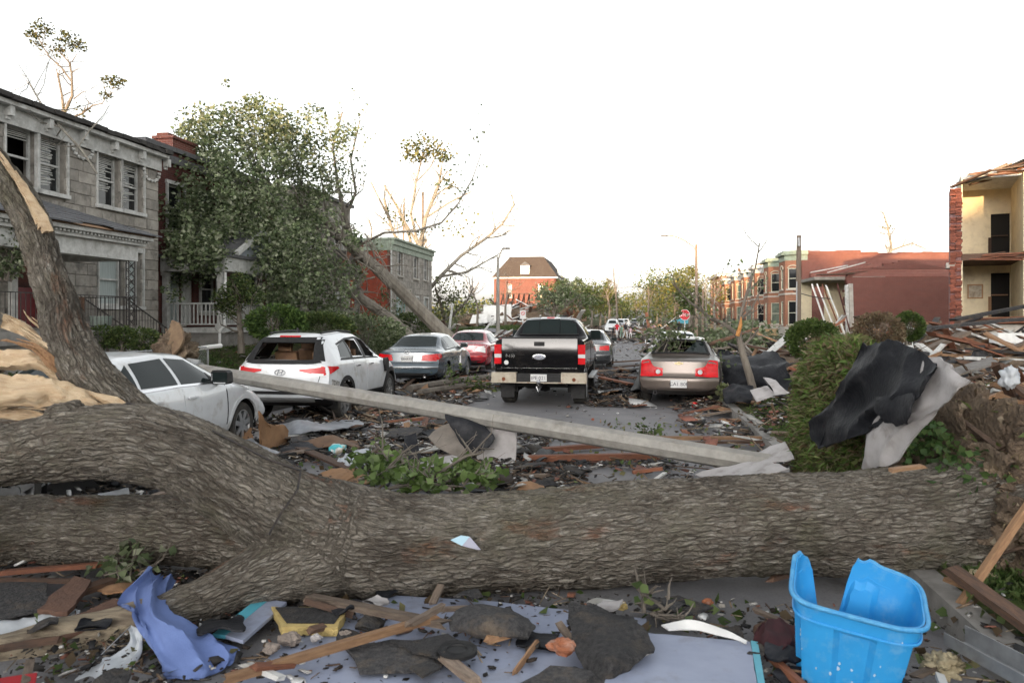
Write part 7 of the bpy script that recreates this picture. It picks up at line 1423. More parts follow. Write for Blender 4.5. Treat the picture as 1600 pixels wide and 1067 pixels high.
for i, (a, b, c_, lb) in enumerate((((755, 478, 95), (800, 505, 94), 0, 'big white panel standing in the collapsed house heap'), ((738, 492, 94), (762, 505, 93), 0, 'small white panel at the edge of the collapsed house heap'))):
    p, q = at(*a), at(*b); o = sheet('wall_panel', [[p, Vector((q.x, p.y, p.z+.3))], [Vector((p.x-.3, q.y, q.z)), q]], 4, .08, .1, .5, [WHITE2], None, i, .1); tag(o, lb, 'panel')
# black membrane mass right of the taupe sedan
o = sheet('roofing_membrane', [[at(1120, 545, 19), at(1160, 552, 19), at(1200, 548, 18.5), at(1232, 560, 17)], [at(1125, 575, 18), at(1165, 572, 17.5), at(1205, 575, 17), at(1232, 585, 16)], [at(1130, 600, 17.5), at(1170, 590, 17), at(1205, 602, 16.5), at(1230, 606, 15.8)], [at(1140, 622, 17.4), at(1168, 606, 17), at(1200, 618, 16.6), at(1228, 622, 15.8)]], 7, .02, .18, 1.6, [BLACKM], None, 6, .15); tag(o, 'black rolled roofing membrane heaped between taupe sedan and root plate', 'roofing sheet')
o = sheet('roofing_membrane', [[at(1130, 606, 15.6), at(1155, 600, 15.4), at(1178, 604, 15.2)], [at(1128, 622, 15.2), at(1152, 612, 15), at(1176, 622, 14.8)], [at(1134, 632, 15.1), at(1156, 628, 14.9), at(1172, 632, 14.8)]], 6, .02, .10, 3, [BLACKM], None, 8, .1); tag(o, 'smaller blue-black membrane roll against the rear wheel of taupe sedan', 'roofing sheet')
o = sheet('roofing_membrane', [[at(1192, 590, 14), at(1212, 594, 13.8)], [at(1205, 604, 13.6), at(1228, 608, 13.4)], [at(1210, 618, 13.4), at(1234, 612, 13.3)]], 5, .012, .06, 3, [WHITEM], None, 9, .1); tag(o, 'white curled roofing strip beyond the snapped street tree', 'roofing strip')
o = sheet('roofing_membrane', [[at(1172, 612, 14), at(1200, 605, 14)], [at(1182, 625, 13.6), at(1214, 618, 13.6)]], 5, .012, .06, 3, [WHITEM], None, 10, .1); tag(o, 'second white roofing strip lying flat by the snapped street tree', 'roofing strip')
for k, (pts, lb) in enumerate((([[at(1085, 742, 8.6), at(1150, 725, 8.5), at(1200, 716, 8.3)], [at(1120, 756, 8.1), at(1170, 745, 8.0), at(1232, 732, 7.8)]], 'pale roofing sheet under the thick end of the fallen lamp post'), ([[at(1165, 712, 8.9), at(1205, 698, 8.8), at(1228, 690, 8.6)], [at(1180, 728, 8.4), at(1215, 722, 8.3), at(1242, 716, 8.2)]], 'upturned pale roofing sheet against the grassy root plate'), ([[at(1085, 750, 8.2), at(1235, 735, 8.0)], [at(1110, 760, 7.9), at(1236, 744, 7.75)]], 'narrow pale roofing strip along the far side of the trunk'))):
    o = sheet('roofing_sheet', pts, 5, .012, .04, 3, [WHITEM], None, 20+k, .1); tag(o, lb, 'roofing sheet')
# membrane flaps on the fallen lamp post
Yp = 10.25
o = sheet('roofing_flap', [[at(752, 648, Yp+.15), at(782, 651, Yp+.1), at(806, 656, Yp+.05)], [at(752, 660, Yp-.12), at(782, 662, Yp-.15), at(807, 664, Yp-.2)], [at(745, 705, Yp-.2), at(778, 708, Yp-.25), at(806, 712, Yp-.3)], [at(746, 738, Yp-.3), at(778, 745, Yp-.35), at(804, 744, Yp-.4)]], 6, .03, .02, 3, [WHITEM], None, 3, .05); tag(o, 'pale square roofing flap hanging over the fallen lamp post', 'roofing flap')
o = sheet('roofing_flap', [[at(698, 638, Yp+.1), at(722, 636, Yp+.1), at(748, 640, Yp+.1)], [at(694, 652, Yp-.2), at(722, 655, Yp-.25), at(756, 662, Yp-.28)], [at(712, 680, Yp-.3), at(740, 680, Yp-.36), at(778, 684, Yp-.42)], [at(728, 706, Yp-.35), at(742, 710, Yp-.4), at(765, 700, Yp-.45)]], 6, .02, .025, 4, [BLACKM], None, 5, .15); tag(o, 'torn black roofing flap folded over the fallen lamp post', 'roofing flap')
o = sheet('roofing_flap', [[at(668, 682, Yp-.1), at(690, 664, Yp+.05), at(712, 660, Yp-.1)], [at(685, 700, Yp-.3), at(712, 692, Yp-.3), at(735, 690, Yp-.3)], [at(715, 714, Yp-.35), at(728, 712, Yp-.35), at(738, 715, Yp-.35)]], 6, .03, .02, 4, [mat('brown_roof_underside', (.24, .21, .18), (.17, .15, .13), 6, .9, .3)], None, 7, .05); tag(o, 'brown stiff roofing piece wedged below the fallen lamp post', 'roofing piece')
o = sheet('rubber_sheet', [[at(632, 680, 9.4), at(650, 676, 9.4)], [at(630, 705, 9.2), at(655, 700, 9.2)], [at(636, 722, 9.1), at(658, 716, 9.1)]], 5, .03, .03, 4, [BLACKM], None, 8, .1); tag(o, 'small upright black sheet between green branch and lamp post', 'rubber sheet')
# ------------------------------------------------------------------ leafy broken branches
def leafy_branch(label, limbs, n, r, cols, size, seed, parts=2, name='broken_branch', L=(.25, .7), zmax=0):
    b = at(*limbs[0][0][:3]); t = thing(name, label, 'branch', b); mb = MB(); rr = random.Random(seed); tips = []; rgs = np.random.default_rng(seed)
    for p in limbs: poly_branch(mb, p, 6); twigs(mb, p, rr, parts, 3, L, tips)
    put(mb.build('stem', BARKF, None, uv=False), t); P = np.array([tuple(p) for p in tips]); P = P[rgs.integers(0, len(P), n)]+rgs.normal(size=(n, 3))*r; P[:, 2] = np.clip(P[:, 2], .04, zmax+rgs.normal(size=n)*.05) if zmax else np.maximum(P[:, 2], .04); put(leaves('foliage', P, size, cols, LEAF, None, seed), t); return t
leafy_branch('fresh green leafy branch lying behind the middle of the trunk', [[(655, 735, 7.8, 4), (620, 715, 8.0, 3), (590, 700, 8.2, 2), (570, 720, 8.2, 1)], [(640, 760, 7.4, 3), (690, 735, 7.4, 2.5), (730, 712, 7.3, 2), (752, 708, 7.3, 1)], [(600, 765, 7.3, 3), (650, 755, 7.2, 2), (720, 760, 7.1, 1.5), (760, 755, 7.1, 1)], [(560, 750, 7.6, 3), (600, 735, 7.6, 2), (640, 705, 7.7, 1)]], 620, .05, [(.10, .16, .04), (.15, .22, .07), (.20, .27, .11), (.07, .11, .03)], .10, 3, 1, L=(.15, .35), zmax=.42)
leafy_branch('dusty leafy branch fallen on the boot of the taupe sedan', [[(1010, 585, 17.4, 3), (1040, 560, 17.6, 3), (1075, 552, 17.8, 2), (1100, 545, 18, 1)], [(1008, 560, 17.6, 2), (1030, 545, 17.8, 2), (1060, 540, 18.4, 1)], [(1000, 550, 18, 2), (1020, 535, 18.5, 1.4), (1040, 530, 19, 1)]], 750, .12, [(.11, .14, .07), (.15, .18, .09), (.07, .09, .04)], .10, 5, 1)
leafy_branch('wilted leaf cluster hanging by the rear bumper of taupe sedan', [[(1136, 600, 16.0, 2), (1142, 612, 15.9, 1.4), (1146, 628, 15.8, 1)]], 90, .07, [(.12, .14, .06), (.17, .18, .09)], .13, 6, 1, L=(.1, .25))
t = thing('broken_limb', 'bare reddish limb lying across the taupe sedan roof', 'branch', at(1070, 552, 17.5)); mb = MB(); poly_branch(mb, [(1030, 578, 17.0, 2.5), (1065, 556, 17.3, 3.5), (1095, 542, 17.8, 3.5), (1140, 528, 18.3, 3), (1185, 512, 19, 1.6)], 7); put(mb.build('limb', mat('reddish_bark', (.2, .1, .06), (.12, .07, .045), 7, .9, .3), None, uv=False), t)
leafy_branch('grey green branch pile on the right verge beyond the stop sign', [[(1095, 545, 40, 4), (1130, 530, 40, 3), (1170, 525, 40, 2)], [(1110, 548, 36, 3), (1150, 540, 36, 2), (1195, 530, 36, 1)]], 1500, .35, G_DARK, .2, 8, 2, L=(.4, 1.0), zmax=1.7)
for i, (a, b, lb) in enumerate((((640, 608), (768, 588), 'long dark log along the road between slate sedan and pickup'), ((655, 614), (765, 600), 'second dark log beside the pickup rear wheel'), ((560, 640), (640, 622), 'short log near the crossover front wheel'))):
    p, q = gp(*a, .12), gp(*b, .12); mb = MB(); mb.tube([p, p.lerp(q, .5)+Vector((.05, .1, .03)), q], [.11-.02*i, .10-.02*i, .07], 8); tag(mb.build('log', BARKF, None, uv=False), lb, 'log')
leafy_branch('olive leafy litter branch by the pickup left rear tyre', [[(690, 612, 19.5, 3), (720, 606, 19.8, 2), (760, 598, 20, 1)]], 260, .12, G_MID, .1, 12, 1); leafy_branch('green sprig on the road beyond the fallen lamp post', [[(1000, 684, 12.0, 1), (1012, 676, 12.0, 1), (1022, 680, 12, 1)]], 90, .05, G_MID, .08, 13, 1, L=(.08, .2))
leafy_branch('green weedy sprig under the lowest limb near the blue cloth', [[(185, 925, 5.3, 1.5), (205, 905, 5.35, 1.2), (225, 890, 5.4, .8)], [(180, 905, 5.4, 1), (170, 885, 5.5, .8)]], 110, .05, G_DARK, .075, 14, 1, L=(.08, .25))
leafy_branch('bare twig with few leaves on the painted boards', [[(985, 955, 4.6, .8), (1020, 958, 4.55, .8), (1060, 968, 4.5, .6)], [(1003, 955, 4.6, .6), (1003, 912, 4.65, .4)], [(1035, 960, 4.55, .5), (1046, 930, 4.6, .3)]], 14, .04, G_MID, .06, 15, 1, L=(.06, .2))
# ------------------------------------------------------------------ boards and scraps in the road before the viewer
BLUEB = mat('lavender_blue_painted_board', (.30, .335, .44), (.25, .285, .385), 3, .55, .1, coord='World', c3=(.15, .135, .12), s3=2.4, a3=.65)
TURQ = mat('turquoise_painted_edge', (.10, .42, .52), (.08, .34, .44), 8, .5)
tag(slab('painted_board', [(330, 1110), (480, 968), (620, 930), (760, 938), (1010, 966), (1000, 1110)], .06, .02, BLUEB, 1, None, .006), 'broad lavender blue painted board flat on the road', 'board')
tag(slab('painted_board', [(974, 982), (1172, 1000), (1190, 1110), (930, 1110)], .14, .022, BLUEB, 2, (.0, -.02, 0), .004), 'lavender blue board with turquoise edge beside the blue bin', 'board')
tag(slab('painted_strip', [(1173, 1000), (1184, 1002), (1203, 1110), (1191, 1110)], .142, .024, TURQ, 3), 'turquoise strip along the board edge beside the blue bin', 'strip')
tag(slab('painted_strip', [(332, 990), (404, 933), (420, 936), (352, 992)], .10, .02, TURQ, 4), 'turquoise strip on the board by the split lowest limb', 'strip'); tag(slab('painted_board', [(352, 992), (421, 936), (448, 940), (380, 1000)], .098, .02, BLUEB, 5), 'small lavender board beside the turquoise strip at the limb', 'board')
tag(sheet('plastic_sheet', [[gp(1033, 976, .15), gp(1080, 968, .19), gp(1130, 982, .19), gp(1168, 1000, .15)], [gp(1045, 985, .15), gp(1085, 984, .15), gp(1130, 994, .15), gp(1166, 1003, .15)]], 5, .008, .01, 4, [WHITE2], None, 2), 'curved white plastic strip behind the lavender board', 'plastic strip')
tag(sheet('shingle_sheet', [[gp(690, 968, .14), gp(735, 944, .2), (gp(800, 946, .17))], [gp(700, 985, .12), gp(760, 968, .2), gp(838, 970, .16)], [gp(745, 996, .1), gp(790, 995, .13), gp(830, 998, .1)]], 6, .02, .02, 6, [SHINGLE], None, 3, .12), 'dark shingle sheet bent over the lavender board middle', 'shingle')
tag(sheet('shingle_sheet', [[gp(886, 946, .20), gp(940, 948, .22), gp(992, 956, .2)], [gp(888, 985, .18), gp(940, 990, .24), gp(1010, 985, .22)], [gp(900, 1025, .15), gp(950, 1028, .22), gp(1026, 1016, .2)], [gp(918, 1068, .1), gp(950, 1075, .12), gp(975, 1066, .1)]], 6, .018, .03, 5, [SHINGLE, WHITEM], None, 4, .14), 'folded black shingle sheet beside the lavender and turquoise board', 'shingle')
tag(slab('shingle_piece', [(540, 1010), (612, 998), (690, 1004), (726, 1020), (690, 1036), (640, 1046), (562, 1048)], .10, .02, SHINGLE, 6, (0, 0, 0), .02), 'torn dark shingle flat beside the round black lid', 'shingle'); tag(slab('shingle_piece', [(610, 1000), (700, 990), (745, 1012), (690, 1030)], .125, .012, SHINGLE, 7, (.05, 0, 0), .02), 'upper torn shingle overlapping another by the round lid', 'shingle')
tag(slab('shingle_piece', [(640, 1040), (672, 1030), (690, 1042), (660, 1056)], .12, .012, SHINGLE, 8, (.05, 0, 0), .012), 'small torn shingle below the round black lid', 'shingle'); tag(slab('shingle_piece', [(1000, 940), (1060, 930), (1115, 950), (1060, 966)], .07, .015, SHINGLE, 9, (.05, 0, 0), .015), 'torn shingle on bare asphalt by the brick fragment', 'shingle'); tag(slab('shingle_piece', [(800, 1070), (860, 1038), (930, 1050), (960, 1075), (900, 1100)], .13, .02, SHINGLE, 10, (.04, 0, 0), .02), 'shingle at the lowest edge by the orange brick half', 'shingle')
FOAM = mat('yellow_foam', (.52, .40, .16), (.42, .31, .12), 14, .95, .6)
o = slab('foam_board', [(424, 947), (440, 979), (528, 980), (540, 955), (500, 948)], .115, .05, FOAM, 11, None, .012); tag(o, 'foam board with yellow torn edge and black face', 'foam board'); o2 = slab('foam_face', [(430, 948), (448, 972), (522, 973), (534, 955), (500, 948)], .121, .005, SHINGLE, 12, None, .006); o2.parent = o; o2.location = o2.location-o.location
def pl2(a, b, z0, z1, w, h, m, lb, cat='plank', name='plank'):
    p, q = gp(*a, z0), gp(*b, z1); tag(plank(name, p, q, w, h, m), lb, cat)
pl2((478, 932), (690, 974), .16, .14, .06, .04, WOODGREY, 'splintered lath crossing the painted board below the trunk'); pl2((335, 1066), (675, 966), .12, .16, .045, .04, WOOD, 'long thin batten slanting over the painted board'); pl2((640, 975), (690, 948), .18, .2, .04, .03, WOODGREY, 'short broken lath end by the dark bent shingle'); pl2((760, 1000), (808, 986), .12, .12, .05, .03, WOOD, 'small raw wood stick below the bent shingle')
pl2((1200, 1022), (1275, 1090), .10, .1, .035, .035, WOODRED, 'round reddish tool handle beside the blue bin', 'handle', 'tool_handle'); pl2((690, 1022), (745, 1066), .13, .12, .06, .03, WOODGREY, 'grey stick end near the round black lid'); pl2((1205, 905), (1290, 880), .05, .06, .04, .03, WOODDARK, 'dark lath beneath the trunk behind the bin')
tag(plank('plank', gp(1485, 888, .30), gp(1625, 990, .22), .10, .05, WOODDARK), 'dark plank lying over the kerb beside the root plate', 'plank'); tag(plank('plank', at(1610, 785, 4.75), gp(1503, 940, .14), .045, .04, WOOD, jag=True), 'raw timber batten leaning against the root plate', 'batten'); pl2((1480, 905), (1530, 925), .2, .2, .035, .03, WOOD, 'short raw batten under the leaning one'); pl2((1210, 965), (1240, 1010), .05, .05, .05, .02, WOODGREY, 'small grey lath left of the blue bin')
t = thing('metal_channel', 'galvanised metal channel lying along the kerb at the lower corner', 'channel', gp(1540, 1020, .2)); mb = MB(); p, q = gp(1492, 1004, .17), gp(1640, 1085, .2); mb.bar(p, q, .13, .008); mb.bar(p+Vector((.062, .01, .045)), q+Vector((.062, .01, .045)), .006, .09); mb.bar(p+Vector((-.062, -.01, .03)), q+Vector((-.062, -.01, .03)), .006, .06); put(mb.build('channel_web', GALV, None), t)
# round black lid, stones, brick pieces
t = thing('black_disc', 'round black ringed lid lying on the shingles', 'lid', gp(714, 1019, .13)); mb = MB(); mb.lathe([(0, .012), (.05, .014), (.055, .022), (.065, .014), (.085, .014), (.098, .026), (.108, .02), (.11, 0)], 28); shade_auto(mb.build('lid_ring', TRIM, t), 40)
STONEB = mat('rubble_stone', (.26, .22, .19), (.16, .13, .11), 9, .95, .5, coord='World'); BRICKB = mat('orange_brick', (.36, .13, .06), (.25, .09, .045), 9, .95, .5, coord='World', c3=(.4, .36, .32), s3=5)
def rock(lb, px, py, r, m, z=.06, seed=1, cat='stone', name='stone'):
    c = gp(px, py, z); o, _ = blob(name, (0, 0, 0), (r, r*.8, r*.62), m, seed, .35, 1.7, nu=20, nv=14); o.location = (c.x, c.y, z+r*.45); tag(o, lb, cat); o.data.polygons.foreach_set('use_smooth', np.zeros(len(o.data.polygons), bool))
rock('brown rubble stone on the painted board left end', 452, 1005, .06, STONEB, .08, 2); rock('grey rubble stone beside the brown stone', 424, 1018, .045, STONEB, .08, 3); rock('pale rubble stone by the small leaves on the board', 494, 1000, .032, WHITEM, .08, 4); rock('broken orange brick half at the folded shingle', 880, 1018, .065, BRICKB, .12, 5, 'brick', 'brick_half'); rock('orange brick fragment on bare asphalt near the torn shingle', 1106, 945, .038, BRICKB, .03, 6, 'brick', 'brick_fragment'); rock('pale pebble beside the orange brick fragment', 1128, 948, .02, STONEL, .02, 7); rock('tan foam lump by the folded shingle top', 972, 950, .035, FOAM, .1, 8, 'foam lump', 'foam_lump'); rock('brown stone at the foam board end', 540, 995, .035, STONEB, .09, 9)
rock('red brick piece on the open road', 913, 668, .04, BRK, .02, 10, 'brick', 'brick_piece'); rock('second red brick piece farther on the open road', 926, 656, .03, BRK, .02, 11, 'brick', 'brick_piece'); rock('red rag scrap on the road behind taupe sedan', 1087, 636, .09, REDL, .0, 12, 'rag', 'rag')
def fluff(lb, px, py, r, cols, seed, z=.05):
    c = gp(px, py, z); o, P = blob('insulation_tuft', (0, 0, 0), (r, r*.8, r*.6), mat('glass_wool', (.44, .38, .25), (.34, .28, .17), 22, .98, .9), seed, .55, 3.2, nu=40, nv=26); o.location = (c.x, c.y, z+r*.4); tag(o, lb, 'insulation')
fluff('yellow insulation tuft under the trunk behind the blue bin', 1418, 898, .10, 0, 3); fluff('brownish insulation tuft below the trunk left of the other', 1335, 888, .08, 0, 5); fluff('pale insulation tuft beside the leaning batten', 1532, 908, .08, 0, 7, .12); fluff('insulation scrap at the kerb below the metal channel', 1470, 1050, .09, 0, 9)
# blue paper scrap on the trunk
c = at(726, 846, 5.02); t = thing('folded_card', 'folded light blue card scrap resting on the trunk', 'card', c); mb = MB(); mb.add([at(704, 843, 5.02), at(720, 836, 5.05), at(734, 838, 5.05), at(722, 852, 4.99)], [(0, 3, 2, 1)]); mb.add([v+Vector((0, .004, -.004)) for v in (at(704, 843, 5.02), at(720, 836, 5.05), at(734, 838, 5.05), at(722, 852, 4.99))], [(0, 1, 2, 3)]); put(mb.build('card_face', mat('pale_blue_card', (.42, .62, .72), (.4, .58, .68), 4, .6), None), t)
mb = MB(); V4 = [at(734, 838, 5.05), at(751, 858, 4.98), at(746, 858, 4.97), at(722, 852, 4.99)]; mb.add(V4, [(0, 3, 2, 1)]); mb.add([v+Vector((0, .004, -.004)) for v in V4], [(0, 1, 2, 3)]); put(mb.build('card_back', mat('grey_card', (.38, .38, .46), None, 1, .7), None), t)
# blue cloth over the lowest limb
CLOTH = mat('blue_cotton', (.135, .20, .43), (.11, .165, .37), 5, .85, .15, bscale=90, coord='World'); CLOTHW = mat('white_cotton', (.52, .55, .58), (.4, .43, .46), 5, .85, .15, coord='World')
def cloth(lb, rows, m, n=9, noise=.03, seed=1, fold=.05, nf=3.0, name='cloth', rag=.0):
    out = []
    for i, r in enumerate(rows):
        k = len(r)
        out.append([Vector(p)+Vector((0, -1, .3)).normalized()*(fold*math.sin(nf*math.pi*j/(k-1)+i*.7+seed)) for j, p in enumerate(r)])
    o = sheet(name, out, n, .006, noise, 7, [m], None, seed, rag, (3.2, fold*.9, .4)); o.data.polygons.foreach_set('use_smooth', np.ones(len(o.data.polygons), bool)); tag(o, lb, 'cloth'); return o
cloth('blue cotton cloth draped over the lowest limb', [[at(236, 884, 5.1), at(243, 900, 5.05), at(250, 908, 5.0), at(262, 905, 5.05), at(278, 908, 5.1)], [at(188, 942, 4.72), at(212, 930, 4.74), at(235, 922, 4.76), at(250, 930, 4.76), at(258, 945, 4.72)], [at(198, 955, 4.5), at(215, 962, 4.46), at(235, 958, 4.44), at(255, 962, 4.42), at(272, 968, 4.5)], [at(208, 975, 4.36), at(232, 985, 4.3), at(255, 985, 4.28), at(285, 985, 4.3), at(312, 992, 4.4)], [at(225, 1005, 4.24), at(252, 1015, 4.18), at(280, 1015, 4.15), at(312, 1010, 4.18), at(345, 1005, 4.3)], [at(246, 1035, 4.14), at(270, 1045, 4.08), at(305, 1050, 4.05), at(340, 1040, 4.1), at(371, 1015, 4.22)], [at(262, 1052, 4.1), at(285, 1058, 4.05), at(310, 1060, 4.02), at(345, 1048, 4.08), at(366, 1030, 4.16)]], CLOTH, 9, .012, 2, .04, 2.0)
cloth('thin white cloth strip hanging below the blue cloth', [[at(205, 980, 4.42), at(228, 985, 4.4)], [at(200, 1010, 4.3), at(226, 1015, 4.28)], [at(165, 1030, 4.2), at(205, 1045, 4.15)], [at(120, 1062, 4.05), at(175, 1075, 4.0)]], CLOTHW, 7, .025, 5, .03); cloth('white crumpled fabric on the bare limb end', [[at(0, 975, 4.75), at(55, 962, 4.8), at(95, 945, 4.85), at(118, 958, 4.85)], [at(0, 1000, 4.6), at(50, 985, 4.62), at(90, 975, 4.66), at(120, 968, 4.7)]], CLOTHW, 8, .03, 7, .03); cloth('white cloth heap in the debris before the crossover', [[gp(528, 720, .1), gp(550, 708, .16), gp(580, 700, .16)], [gp(532, 728, .06), gp(556, 722, .12), gp(584, 712, .1)], [gp(530, 734, .02), gp(558, 732, .04), gp(580, 722, .03)]], CLOTHW, 8, .05, 8, .04)
cloth('dark red fabric crushed beside the blue bin', [[gp(1180, 985, .16), gp(1215, 975, .18), gp(1250, 990, .16)], [gp(1185, 1010, .1), gp(1215, 1008, .16), gp(1248, 1015, .12)], [gp(1195, 1035, .04), gp(1225, 1032, .08), gp(1255, 1040, .05)]], mat('maroon_fabric', (.05, .01, .014), (.03, .008, .01), 8, .9), 7, .04, 9, .03); cloth('white scrap of cloth high on the left debris by the second sedan', [[gp(150, 770, .15), gp(200, 765, .2)], [gp(155, 780, .1), gp(205, 776, .12)]], CLOTHW, 6, .03, 11, .02)
tag(slab('red_board', [(-20, 1062), (58, 1050), (50, 1100), (-20, 1100)], .13, .02, mat('red_panel_paint', (.38, .012, .02), (.3, .01, .016), 4, .5), 3, None, .01), 'bright red panel corner at the lower left edge', 'panel')
tag(slab('shingle_piece', [(-30, 915), (70, 908), (82, 945), (-30, 965)], .08, .02, SHINGLE, 21, (0, .05, 0), .015), 'black shingle slab at the left edge under the limbs', 'shingle'); tag(slab('bark_plate', [(58, 945), (115, 903), (142, 912), (105, 952)], .12, .03, mat('brown_bark_plate', (.14, .075, .05), (.1, .055, .04), 8, .9, .5), 22, (.1, .1, 0), .02), 'brown bark plate beside the black shingle slab', 'bark'); tag(slab('bark_plate', [(80, 970), (180, 940), (200, 960), (100, 990)], .10, .03, mat('brown_bark_plate', (.14, .075, .05)), 23, (.05, .1, 0), .02), 'brown board lying above the bare limb end', 'board'); pl2((0, 895), (180, 880), .12, .14, .05, .03, WOODRED, 'reddish lath under the lowest thick limb'); pl2((0, 905), (140, 908), .1, .1, .03, .03, WOODDARK, 'dark bar below the reddish lath'); pl2((120, 925), (180, 905), .1, .1, .1, .04, WOODDARK, 'dark board end beside the weedy sprig')
# loose broken pieces that nothing tells apart, heap by heap
def scatter(n, v0, v1, u0, u1, lbs, grp, seed, Lr=(.3, 1.1), Wr=(.05, .16), keep=None, zz=(.02, .10), share=.45):
    rr = random.Random(seed); meshes = {}; k = 0
    while k < n:
        v, u = rr.uniform(v0, v1), rr.uniform(u0, u1)
        if keep and rr.random() > keep(v, u): continue
        c = st(v, u, gh(v)+rr.uniform(*zz)); k += 1; i = rr.randrange(7); board = rr.random() > share
        if (board, i) not in meshes:
            if board: o = plank('loose_board', Vector((0, 0, 0)), Vector((0, rr.uniform(*Lr), 0)), rr.uniform(*Wr), rr.uniform(.018, .04), (WOODDARK, WOODGREY, WOODRED, WOOD, WOODGREY, WOODDARK, WHITE)[i], seed=seed*50+i)
            else:
                s = rr.uniform(.5, 1.0)*Lr[1]*.36; w_ = s*rr.uniform(.5, 1); q = [[Vector((-w_+rr.uniform(-.3, .3)*w_, -s+rr.uniform(-.3, .3)*s, 0)), Vector((0, -s*rr.uniform(.7, 1.1), rr.uniform(-.1, .12)*s)), Vector((w_, -s*rr.uniform(.5, 1), 0))], [Vector((-w_, 0, rr.uniform(0, .15)*s)), Vector((0, 0, .05*s)), Vector((w_*1.1, 0, rr.uniform(-.05, .2)*s))], [Vector((-w_*.8, s*.9, 0)), Vector((0, s, rr.uniform(0, .15)*s)), Vector((w_*rr.uniform(.5, 1), s*.8, .03))]]
                o = sheet('torn_sheet', q, 4, .012, .02, 8, [(SHINGLE, BLACKM, SHINGLE, WHITEM, PLY_ if i == 4 else SHINGLE, SHINGLE, BLACKM)[i]], None, seed*50+i, .3)
            meshes[(board, i)] = o.data
        else: o = link(bpy.data.objects.new('loose_board' if board else 'torn_sheet', meshes[(board, i)]))
        o.location = c; o.rotation_euler = (rr.gauss(0, .12), rr.gauss(0, .12), rr.uniform(0, 6.28)); near = sorted(ANCH, key=lambda a: (a[1]-c).length)
        col = o.data.materials[0].name; cn = {'dark_wood': 'dark', 'weathered_wood': 'grey', 'reddish_wood': 'reddish', 'raw_wood': 'pale raw', 'weathered_white_paint': 'white', 'asphalt_shingle': 'shingle', 'black_roofing_membrane': 'smooth black', 'pale_roofing_underside': 'pale', 'torn_plywood': 'plywood'}[col]
        yw = (o.rotation_euler.z+.153) % math.pi; ori = 'lengthwise' if min(yw, math.pi-yw) < .5 else ('crosswise' if abs(yw-math.pi/2) < .5 else 'slanting'); sz = ('long' if o.dimensions.y > (Lr[0]+Lr[1])/2 else 'short') if board else ('bigger' if i % 2 else 'smaller'); a, b = near[0], near[1]; ca = 'nearest' if (c-a[1]).length < .45*(b[1]-a[1]).length else 'between'
        ph = ('beside the '+a[0]) if (c-a[1]).length < .5*(c-b[1]).length else 'between the %s and the %s' % (a[0], b[0]); lb = '%s %s board %s %s' % (sz, cn, ori, ph) if board else '%s torn %s piece %s %s' % (sz, cn, ori, ph)
        if len(lb.split()) > 16: lb = lb.replace('between the ', 'by ').replace(' and the ', ' and ')
        tag(o, lb, 'board' if board else 'torn sheet', lb if len(lb) < 80 else lb[:80])
